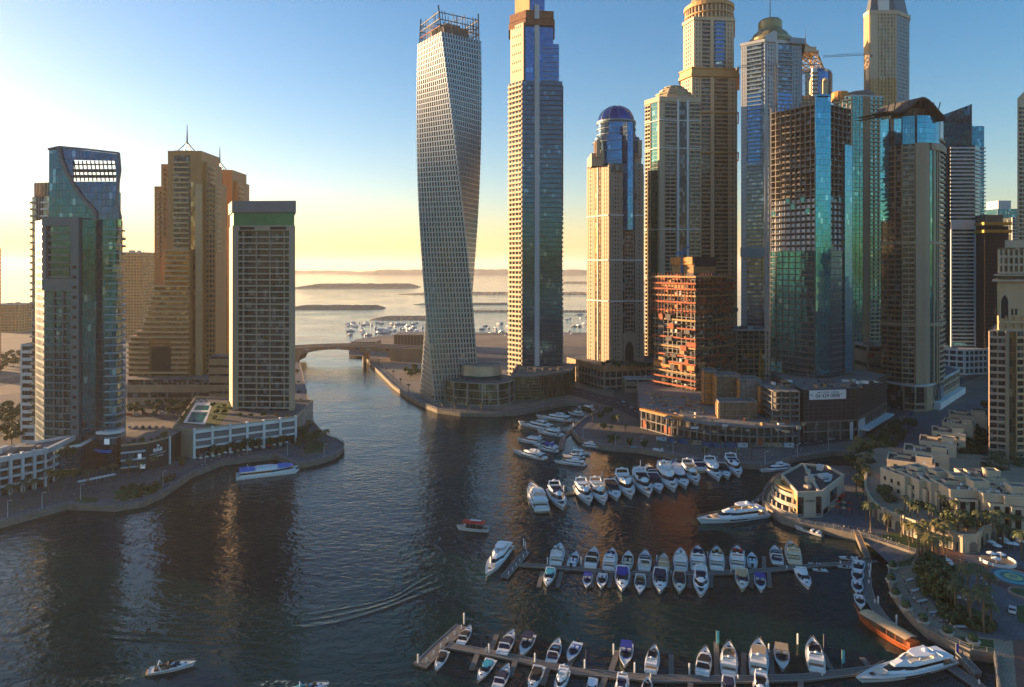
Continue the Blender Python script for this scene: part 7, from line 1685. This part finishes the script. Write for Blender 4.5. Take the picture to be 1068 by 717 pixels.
many(palms, scatter(16, [(920, 540), (1000, 558), (1060, 545), (1060, 533), (1000, 537), (940, 528), (915, 515)], 3, 7), 7.4, .75, 'on the terrace before the houses', 'palm tree', 'palms on the house terrace', 'small palm')
many(sunpalms + palms, [(914, 550), (926, 555), (940, 560), (952, 566), (966, 570), (903, 543), (897, 530), (893, 515), (908, 557)], 2, .95, 'along the street below the arcade', 'palm tree', 'palms along the arcade street', 'street palm')
many(trees, [(966, 606), (975, 600), (983, 612), (972, 618), (986, 622), (978, 628), (992, 630), (964, 595)], 2, 1.0, 'in the dark plaza grove', 'tree', 'bushy trees on the plaza', 'dense dark green tree')
many(bushes, scatter(22, [(955, 600), (965, 625), (985, 650), (1035, 662), (1035, 650), (1000, 640), (985, 640), (962, 590)], 5, 4), 2, 1.0, 'in the plaza planting', 'shrub', 'plaza shrubs', 'low green shrub')
many(trees, scatter(46, [(1000, 445), (1030, 425), (1035, 480), (1010, 488), (985, 478), (975, 472)], 6, 4), 2, 1.05, 'in the dark grove behind the houses', 'tree', 'dark trees behind the houses', 'dark tree')
many(trees + palms, scatter(26, [(1035, 488), (1068, 492), (1068, 505), (1030, 500)], 8, 3), 2, .9, 'below the arched tower', 'tree', 'trees below the arched tower', 'dark tree')
many(trees + sunpalms, scatter(22, [(884, 480), (904, 470), (914, 490), (905, 520), (895, 510)], 9, 4.5), 2, .95, 'between the restaurant and the arcade', 'tree', 'trees between restaurant and arcade', 'mixed dark tree')
many(trees, scatter(18, [(905, 462), (932, 448), (960, 445), (930, 478), (915, 478)], 10, 5), 2, .9, 'by the road end of the promenade', 'tree', 'trees by the promenade end', 'dark tree')
many(palms + trees, [(x, 463 + (x - 640) * .12 + (2 if x < 700 else 0)) for x in range(640, 890, 16) if x < 800] + [(612, 434), (618, 441), (630, 449), (637, 455), (645, 446), (626, 440), (652, 452), (640, 440), (634, 434)], 2, .8, 'along the curved central promenade', 'palm tree', 'trees along the central promenade', 'small tree')
many(palms, [(462, 427), (474, 429), (488, 430), (502, 430), (452, 424), (395, 382), (403, 390), (410, 396), (418, 402), (426, 410)], 2, .7, 'along the quay of the twisted tower', 'palm tree', 'palms on the twisted tower quay', 'quay palm')
many(trees, scatter(12, [(420, 386), (440, 384), (440, 396), (428, 398)], 12, 2.5), 2, .8, 'beside the twisted tower foot', 'tree', 'trees at the twisted tower foot', 'sunlit tree')
many(palms, [(12, 524), (24, 521), (36, 518), (50, 514), (62, 512), (76, 510), (92, 507), (106, 503), (118, 500), (134, 499), (146, 497), (160, 496)], 2, 1.0, 'along the left bank promenade', 'palm tree', 'palms on the left promenade', 'dark palm')
many(palms + trees, [(190, 488), (222, 477), (232, 475), (246, 473), (258, 471), (270, 469.5), (283, 468), (295, 466), (303, 463)], 2, .85, 'before the white framed podium', 'palm tree', 'palms before the white podium', 'small palm')
many(palms + trees, [(312, 468), (318, 463), (322, 470), (326, 464), (330, 459), (335, 466), (340, 462), (316, 459), (306, 457), (310, 451), (322, 457)], 2, .95, 'on the round left bank tip', 'palm tree', 'palms on the round tip', 'dark palm')
many(bushes + trees[2:], [(318, 445), (316, 436), (315, 427), (314, 418), (312, 409), (311, 399), (310, 390)], 2, .8, 'up the narrow quay beside the banded slab', 'shrub', 'shrubs on the narrow quay', 'dark shrub')
many(trees, scatter(34, [(0, 432), (36, 428), (44, 452), (40, 462), (0, 466)], 14, 3.5), 2, 1.0, 'in the grove at the left picture edge', 'tree', 'trees at the left picture edge', 'dark tree')
many(trees, scatter(30, [(133, 424), (222, 420), (215, 430), (180, 434), (133, 433)], 15, 3.5), 2, .8, 'before the stepped tower podium', 'tree', 'trees before the stepped tower podium', 'dark tree')
many(bushes, [(56 + 3 * i, 497 - .2 * i) for i in range(9)] , 16, 1.0, 'on the glass pavilion roof', 'shrub', 'roof garden shrubs', 'roof shrub')
many(trees[:1] + palms[1:2], [(60, 481), (66, 478), (72, 477), (78, 476)], 15, .7, 'on the glass pavilion roof garden', 'tree', 'roof garden trees', 'small roof tree')
many(bushes, [(222, 424), (228, 426), (234, 424), (240, 421), (226, 431), (224, 437), (234, 431), (189, 437), (193, 430), (198, 424), (250, 434), (262, 434), (275, 434), (288, 434), (300, 436)], 15.8, .9, 'on the white podium roof', 'shrub', 'white podium roof shrubs', 'roof terrace shrub')
many(bushes + trees[2:], [(134, 464), (140, 462), (148, 461), (158, 460), (165, 459), (172, 458)], 15, .8, 'on the emblem building roof', 'shrub', 'emblem building roof shrubs', 'sunlit roof shrub')
many(trees, scatter(14, [(600, 396), (622, 392), (626, 402), (604, 402)], 16, 3), 2, .8, 'left of the orange lit podium', 'tree', 'trees beside the orange podium', 'dark tree')
many(trees, scatter(16, [(628, 384), (680, 388), (680, 384), (632, 380)], 17, 3), 20, .7, 'on the orange lit podium roof', 'tree', 'roof trees on the orange podium', 'dark roof tree')
many(trees, scatter(26, [(0, 374), (30, 368), (34, 376), (0, 388)], 18, 3), 2, .9, 'in the hazy left distance', 'tree', 'hazy trees at the left', 'hazy tree')
many(bushes, [(128, 511), (138, 509), (148, 512), (156, 510), (164, 508), (172, 503), (180, 500), (160, 515), (146, 518), (134, 518)], 2, 1.0, 'in the left bank gardens', 'shrub', 'left bank garden shrubs', 'low shrub')
# planters with clipped balls along the curved quay walk
ball = None
for i, (px, py) in enumerate(((931, 594), (929.5, 608), (934, 623), (945, 637), (963, 651), (988, 663), (1015, 672))):
    c = G(px, py, 2); t = T('planter', f'round stone planter with a clipped bush, {ORD[i]} from the top along the curved quay walk', 'planter', (c.x, c.y, 2), 'planters along the curved quay walk')
    m = MB(m_rest); m.lathe((c.x, c.y, 2), [(1.3, 0), (1.6, .9), (1.75, .95), (1.6, 1.05)], 16); t.part('pot', m)
    m = MB(m_leaf); r2 = random.Random(i)
    for k in range(150):
        v = Vector((r2.gauss(0, 1), r2.gauss(0, 1), r2.gauss(0, 1))).normalized(); p = Vector((c.x, c.y, 3.7)) + v * r2.uniform(.95, 1.25); u = v.cross(Vector((r2.random(), r2.random(), r2.random()))).normalized(); w_ = v.cross(u); s = .24; m.poly([p - u * s - w_ * s, p + u * s - w_ * s, p + u * s + w_ * s, p - u * s + w_ * s])
    t.part('bush', m); t.fin()
# left bank quay planters
for i, (px, py) in enumerate(((122, 523), (136, 522), (152, 518), (166, 512), (178, 504))):
    c = G(px, py, 2); t = T('planter', f'dark quay planter bush, {ORD[i]} from the left on the left bank curve', 'planter', (c.x, c.y, 2), 'planters on the left bank curve'); m = MB(m_quay); m.lathe((c.x, c.y, 2), [(1.1, 0), (1.3, .8), (1.2, .9)], 12); t.part('pot', m)
    m = MB(m_leaf); m.lathe((c.x, c.y, 2.85), [(.6, 0), (1.1, .5), (1.0, 1.1), (.4, 1.5)], 9); t.part('bush', m); t.fin()
# benches / steps on the quay walk
for i, (px, py) in enumerate(((949, 606), (955, 617), (962, 628), (975, 640), (985, 648), (1004, 655))):
    c = G(px, py, 2); t = T('bench', f'pale angular stone bench, {ORD[i]} from the top on the curved quay walk', 'bench', (c.x, c.y, 2), 'stone benches on the curved quay walk'); m = MB(m_pale); m.box((c.x, c.y, 2.4), (3.2, .8, .25), .5 - .1 * i); t.part('seat', m)
    for s in (-1, 1): m = MB(m_quay); m.box((c.x + s * 1.2 * math.cos(.5 - .1 * i), c.y + s * 1.2 * math.sin(.5 - .1 * i), 2.15), (.3, .7, .28), .5 - .1 * i); t.rep('leg', m)
    t.fin()
# fountain
c = G(1057, 603, 2); t = T('fountain', 'round turquoise mosaic fountain with a pale green centre, on the brown ringed plaza', 'fountain', (c.x, c.y, 2))
for r_, z, mt, nm in ((6.0, .22, m_pool, 'basin'), (5.0, .26, paint('light_turquoise_mosaic', (.06, .40, .45), .3), 'mosaic_ring'), (3.6, .30, m_pool, 'mosaic_ring'), (2.4, .34, paint('pale_green_mosaic', (.35, .50, .20), .4), 'mosaic_centre'), (1.1, .38, m_pool, 'mosaic_centre')):
    m = MB(mt); m.lathe((c.x, c.y, 2.03), [(r_, 0), (r_, z)], 40); t.part(nm, m)
m = MB(m_royal)
for k in range(40): a = 2 * PI * k / 40; m2 = MB(m_royal); m2.box((c.x + 5.5 * math.cos(a), c.y + 5.5 * math.sin(a), 2.27), (.5, .25, .06), a); t.rep('mosaic_tile', m2)
m = MB(m_quay); m.strip(ellipse(c.x, c.y, 6.2, 6.2, 40), 2.03, 2.35, -.2, .2, closed=True); t.part('rim', m); t.fin()
c = G(1066, 620, 2); t = T('planter', 'large circular brown planter ring below the fountain at the right edge', 'planter', (c.x, c.y, 2)); m = MB(m_pink); m.strip(ellipse(c.x, c.y, 3.2, 3.2, 24), 2.03, 2.7, -.3, .3, closed=True); t.part('ring_wall', m); m = MB(m_leaf); m.lathe((c.x, c.y, 2.1), [(2.8, 0), (2.6, .6), (1.2, 1.0)], 14); t.part('planting', m); t.fin()
# cafe terrace
c = G(1040, 586, 2); t = T('cafe_terrace', 'white rimmed semicircular cafe terrace left of the fountain', 'cafe terrace', (c.x, c.y, 2)); m = MB(m_white); m.strip(ellipse(c.x, c.y, 5.2, 5.2, 20, 0, -190, 20), 2.03, 3.0, -.25, .05); t.part('low_wall', m); m = MB(m_pavetan); m.prism(ellipse(c.x, c.y, 5.0, 5.0, 24), 2.03, 2.25); t.part('floor', m)
t.fin()
def parasol(px, py, r_, label, mat, z=2.0, grp='cafe parasols'):
    c = G(px, py, z); t = T('parasol', label, 'parasol', (c.x, c.y, z), grp); m = MB(m_steel); m.bar((c.x, c.y, z), (c.x, c.y, z + 2.6), .1); t.part('pole', m); m = MB(mat); m.lathe((c.x, c.y, z + 2.2), [(r_, 0), (r_ * .98, .08), (.08, .7)], 8); t.part('canopy', m); t.fin()
for i, (px, py) in enumerate(((1034, 572), (1040, 576), (1047, 569), (1052, 573), (1059, 567), (1064, 571), (1034, 584), (1044, 585), (1039, 590), (1058, 574))): parasol(px, py, 1.5, f'white cafe parasol, {ORD[i]} counted from the left around the cafe terrace', m_white)
for i, (px, py) in enumerate(((984, 592), (983, 601))):
    c = G(px, py, 2); t = T('shade_canopy', ('upper', 'lower')[i] + ' white square shade canopy beside the dark plaza grove', 'canopy', (c.x, c.y, 2), 'square canopies'); m = MB(m_white); m.box((c.x, c.y, 4.8), (3.6, 3.2, .15), .1); t.part('roof', m)
    for sx in (-1, 1):
        for sy in (-1, 1): m = MB(m_steel); m.bar((c.x + sx * 1.6, c.y + sy * 1.4, 2), (c.x + sx * 1.6, c.y + sy * 1.4, 4.75), .12); t.rep('post', m)
    t.fin()
for i in range(6): parasol(992, 595 + i * 2.9, .8, f'small white table parasol, {ORD[i]} from the top in the line right of the square canopies', m_white, grp='line of table parasols')
for i, (px, py) in enumerate(((999, 631), (1008, 628), (1015, 630), (1010, 634))): parasol(px, py, 1.0, f'white parasol, {ORD[i]} one under the dark plaza palms', m_pale, grp='parasols under the plaza palms')
r2 = random.Random(31)
for i in range(16):
    px = 203 + i * 6.4; parasol(px, 483.5 - i * 1.15 + r2.uniform(-1.2, .6), 1.1, f'small cafe parasol, {ORD[i]} from the left before the white framed podium', r2.choice([m_white, m_cream, m_redc, m_tanc]), grp='parasols before the white podium')
for i in range(9): parasol(84 + i * 4.2, 507.5 - i * .9, 1.5, f'white cafe parasol, {ORD[i]} from the left below the sail topped tower', m_white, grp='parasols below the sail topped tower')
for i in range(8): parasol(868 + (i % 4) * 6, 528 + (i // 4) * 6 + (i % 4), 1.0, f'red brown parasol, {ORD[i]} one right of the restaurant', m_redc if i % 2 else m_tanc, grp='parasols right of the restaurant')
# ------------------------------------------------ cars
def car_proto(col, nm):
    b_ = MB(col); L, Wd = 4.5, 1.8
    sec = [(-2.25, .35, .75), (-2.2, .3, 1.0), (-1.2, .25, 1.05), (.9, .25, 1.0), (2.1, .3, .8), (2.25, .35, .6)]
    for (y0, a0, h0), (y1, a1, h1) in zip(sec, sec[1:]):
        w0, w1 = Wd / 2 * (.94 if abs(y0) > 2 else 1), Wd / 2 * (.94 if abs(y1) > 2 else 1)
        b_.poly([(-w0, y0, h0), (w0, y0, h0), (w1, y1, h1), (-w1, y1, h1)]); b_.poly([(w0, y0, a0), (w1, y1, a1), (w1, y1, h1), (w0, y0, h0)]); b_.poly([(-w1, y1, a1), (-w0, y0, a0), (-w0, y0, h0), (-w1, y1, h1)])
    b_.poly([(-.85, -2.25, .35), (.85, -2.25, .35), (.85, -2.25, .75), (-.85, -2.25, .75)]); b_.poly([(.85, 2.25, .35), (-.85, 2.25, .35), (-.85, 2.25, .6), (.85, 2.25, .6)])
    g_ = MB(m_bglass); cab(g_, -1.9, 1.1, 1.6, 1.5, 1.0, 1.42, .8, .6, .85, top=False); r_ = MB(col); cab(r_, -1.3, .35, 1.34, 1.25, 1.41, 1.47, .1, .1, .95); P = [('body', b_), ('windows', g_), ('roof', r_)]
    for sx in (-1, 1):
        for y in (-1.4, 1.4): w_ = MB(m_blackc); w_.v = []; w_.f = []; w_.m = []; w_.uv = []; w_.lathe((0, 0, 0), [(.33, -.1), (.33, .1)], 12); w_.v = [(sx * .85 + z, y + x, .33 + yy) for x, yy, z in w_.v]; P.append(('wheel', w_))
    o = finish('parked_car', P); return o
cars = [car_proto(paint('car_' + n_, c_, .3, .2, var=.03), n_) for n_, c_ in (('white', (.7, .7, .7)), ('silver', (.35, .36, .38)), ('black', (.02, .02, .022)), ('red', (.35, .02, .02)), ('blue', (.03, .08, .25)))]
cn = ['white', 'silver', 'black', 'red', 'dark blue']; cused = [False] * 5
def car(px, py, px2, py2, k, label, grp, z=2.03, zf=None):
    o = copy_tree(cars[k]) if cused[k] else cars[k]; cused[k] = True; c = G(px, py, z); d = G(px2, py2, z) - c; o.location = (c.x, c.y, zf(c) if zf else z); o.rotation_euler.z = math.atan2(-d.x, d.y); tag(o, label, 'car', grp)
r2 = random.Random(8)
def carrow(pts, where, grp, z=2.03, zf=None, step=None):
    for i, (p, q) in enumerate(pts): k = r2.choice([0, 0, 1, 1, 2, 3, 4]); car(p[0], p[1], q[0], q[1], k, f'{cn[k]} car, {ORD[i]} from the left {where}', grp, z, zf)
carrow([((650 + 9 * i, 420 + 5.6 * i), (660 + 9 * i, 427 + 5.6 * i)) for i in range(5)] + [((702 + 17 * i, 452 + 3.2 * i), (712 + 17 * i, 454.5 + 3.2 * i)) for i in range(3)] + [((765 + 15 * i, 463.5 + .6 * i * (1 if i < 4 else 0)), (780 + 15 * i, 464)) for i in range(5)] + [((868, 459), (880, 456)), ((884, 456), (893, 453))], 'on the waterfront road by the building sites', 'cars on the waterfront road')
carrow([((905, 446), (915, 440)), ((915, 441), (925, 435)), ((928, 433), (940, 427)), ((944, 424), (955, 418)), ((957, 417), (968, 411)), ((972, 409), (983, 403)), ((988, 400), (998, 395)), ((1003, 394), (1014, 389)), ((950, 433), (960, 428)), ((962, 425), (972, 420))], 'on the road beside the wing roofed tower', 'cars beside the wing roofed tower')
carrow([((320 + 16 * i + (i % 2) * 5, 365), (340 + 16 * i, 365)) for i in range(7)], 'crossing the road bridge', 'cars on the bridge', 16.5, lambda c: BRIDGE_TOP(c.x) + .05)
carrow([((8 + 9 * i, 446 - 2.0 * i), (20 + 9 * i, 443 - 2 * i)) for i in range(4)] + [((134 + 9 * i, 433.5 - .4 * i), (150 + 9 * i, 433)) for i in range(6)], 'on the left bank roads', 'cars on the left bank')
carrow([((135 + 7 * i, 446.5), (135 + 7 * i, 440)) for i in range(6)], 'in the small lot behind the emblem building', 'cars in the small parking lot')
car(1056, 638, 1058, 620, 0, 'white buggy parked on the plaza below the fountain', 'plaza vehicles')
# ------------------------------------------------ people
def person_mesh(seed, walk):
    me = bpy.data.meshes.new('person'); s = .16 if walk else .04
    V = [(0, 0, .95), (0, 0, 1.2), (0, .01, 1.42), (0, .02, 1.5), (0, .03, 1.66), (-.10, 0, .9), (-.11, s, .5), (-.11, s * 1.3 - .05, .06), (-.11, s * 1.3 + .1, .03), (.10, 0, .9), (.11, -s, .5), (.11, -s * 1.6, .08), (.11, -s * 1.6 + .14, .03), (-.2, 0, 1.38), (-.25, -s * .6, 1.1), (-.24, -s * .2, .85), (.2, 0, 1.38), (.25, s * .6, 1.1), (.24, s * 1.2, .87)]
    E = [(0, 1), (1, 2), (2, 3), (3, 4), (0, 5), (5, 6), (6, 7), (7, 8), (0, 9), (9, 10), (10, 11), (11, 12), (2, 13), (13, 14), (14, 15), (2, 16), (16, 17), (17, 18)]
    rad = [.15, .15, .15, .055, .11, .09, .065, .045, .04, .09, .065, .045, .04, .06, .045, .03, .06, .045, .03]
    me.from_pydata(V, E, []); o = bpy.data.objects.new('tmp', me); COL.objects.link(o); md = o.modifiers.new('s', 'SKIN')
    for v, r_ in zip(me.skin_vertices[0].data, rad): v.radius = (r_, r_ * .8)
    me.skin_vertices[0].data[0].use_root = True; o.modifiers.new('ss', 'SUBSURF').levels = 1
    dg = bpy.context.evaluated_depsgraph_get(); m2 = bpy.data.meshes.new_from_object(o.evaluated_get(dg)); bpy.data.objects.remove(o)
    rs = random.Random(seed); sh = rs.choice([(.6, .6, .6), (.05, .08, .2), (.4, .05, .04), (.03, .03, .03), (.45, .38, .2)]); tr = rs.choice([(.03, .03, .04), (.05, .07, .14), (.3, .26, .2)])
    m2.materials.clear()
    for mt in (paint('skin', (.35, .2, .13), .6, var=.05), paint('shirt%.2f%.2f' % sh[:2], sh, .8, var=.05), paint('trousers%.2f%.2f' % tr[:2], tr, .8, var=.05), paint('hair', (.02, .015, .012), .6, var=.05)): m2.materials.append(mt)
    for p in m2.polygons: z = p.center.z; p.material_index = 3 if z > 1.68 else 0 if z > 1.47 or (z < 1.05 and abs(p.center.x) > .2) else 1 if z > .93 else 2; p.use_smooth = True
    return m2
pm = [person_mesh(i, i % 2) for i in range(6)]
def person(px, py, label, grp, z=2.03):
    i = r2.randrange(6); o = newobj('person', pm[i]); c = G(px, py, z); o.location = (c.x, c.y, z); o.rotation_euler.z = r2.uniform(0, 6.28); tag(o, label, 'person', grp)
def crowd(line, n, label, grp):
    P = line
    for i in range(n): e = sub(P, (i + r2.random() * .8) / n * .97, (i + .9) / n)[0]; person(e[0], e[1] + r2.uniform(-1.2, 1.2), label, grp)
crowd([(20, 536), (70, 521), (120, 512), (175, 503), (225, 481), (285, 472)], 45, 'tiny person walking on the left bank promenade', 'people on the left bank promenade')
crowd([(318, 476), (340, 474), (352, 464)], 5, 'tiny person on the round left bank tip', 'people on the round tip')
crowd([(612, 458), (670, 462), (735, 474), (800, 479), (870, 466)], 45, 'tiny person walking on the curved central promenade', 'people on the central promenade')
crowd([(408, 396), (440, 417), (470, 427), (530, 428)], 9, 'tiny person on the quay of the twisted tower', 'people on the twisted tower quay')
crowd([(940, 600), (948, 622), (968, 642), (1000, 660)], 20, 'person strolling on the curved quay walk', 'people on the curved quay walk')
crowd([(1000, 585), (1016, 596), (1030, 615), (1040, 640)], 34, 'person walking across the fountain plaza', 'people on the plaza')
crowd([(840, 546), (880, 552), (915, 562), (945, 572)], 24, 'person on the quay between restaurant and plaza', 'people on the restaurant quay')
# ------------------------------------------------ lamps
def lamp(px, py, label, grp, h=6.5, z=2.0):
    c = G(px, py, z); t = T('street_lamp', label, 'street lamp', (c.x, c.y, z), grp); m = MB(m_pale); m.bar((c.x, c.y, z), (c.x, c.y, z + h), .2, w2=.12); m.bar((c.x, c.y, z + h), (c.x + 1.1, c.y, z + h + .2), .1); t.part('pole', m); m = MB(m_white); m.box((c.x + 1.2, c.y, z + h + .2), (.8, .3, .14)); t.part('lamp_head', m); t.fin()
for i, (px, py) in enumerate(((608, 459), (642, 466.5), (669, 468), (702, 474.5), (735, 480), (768, 482.5), (798, 485), (832, 476), (864, 471), (894, 472))): lamp(px, py, f'white promenade lamp, {ORD[i]} from the left on the curved central promenade', 'lamps on the central promenade')
for i, (px, py) in enumerate(((8, 540), (44, 531), (84, 522), (170, 507), (214, 485), (258, 474), (300, 476), (338, 477))): lamp(px, py, f'promenade lamp, {ORD[i]} from the left on the left bank', 'lamps on the left bank')
for i, (px, py) in enumerate(((430, 414), (452, 425), (490, 430), (528, 429), (566, 424))): lamp(px, py, f'promenade lamp, {ORD[i]} from the left below the twisted tower', 'lamps below the twisted tower')
for i, (px, py) in enumerate(((700, 448), (745, 459), (798, 464), (850, 460), (900, 452), (950, 424), (1000, 400))): lamp(px, py, f'tall road lamp, {ORD[i]} from the left on the waterfront road', 'lamps on the waterfront road', 9)
# site cabins along the road
for i in range(12):
    px = 690 + i * 12; c = G(px, 459.8 + min(6.5, (px - 690) * .11), 2); t = T('site_cabin', f'blue or white site cabin, {ORD[i]} from the left below the unfinished podium', 'cabin', (c.x, c.y, 2), 'site cabins by the road'); mt = r2.choice([paint('cabin_blue', (.03, .10, .22), .5), m_pale, paint('cabin_blue', (.03, .10, .22), .5), m_tan]); m = MB(mt); m.box((c.x, c.y, 3.3), (5.4, 2.4, 2.6), -.05); t.part('body', m)
    m = MB(m_roofd); m.box((c.x, c.y, 4.68), (5.6, 2.6, .14), -.05); t.part('roof', m); m = MB(g_dark); m.box((c.x + .6, c.y - 1.2, 3.5), (1, .08, .8), -.05); t.part('window', m); t.fin()
# quay railings
def railing(pts, z, label, name='railing'):
    P = pts; t = T(name, label, 'railing', (P[0][0], P[0][1], z)); m = MB(m_steel); L = plen(P); n = int(L / 3)
    for i in range(n): a = sub(P, i / n, (i + .01) / n)[0]; m.bar((a[0], a[1], z), (a[0], a[1], z + 1.1), .09)
    for zz_ in (.55, 1.1):
        for a, b_ in zip(P, P[1:]): m.bar((a[0], a[1], z + zz_), (b_[0], b_[1], z + zz_), .08)
    t.part('rails', m)
railing(LC, LZ + .45, 'long steel quay railing along the left bank promenade'); railing(RC1[:24], LZ + .5, 'long steel quay railing along the central promenade'); railing(RC3, LZ + .7, 'steel railing along the curved quay walk'); railing(RC2, LZ + .9, 'steel railing round the restaurant quay')
for lst in (palms, sunpalms, trees, bushes):
    for o in lst:
        if id(o) not in used:
            for ch in list(o.children): bpy.data.objects.remove(ch)
            bpy.data.objects.remove(o)
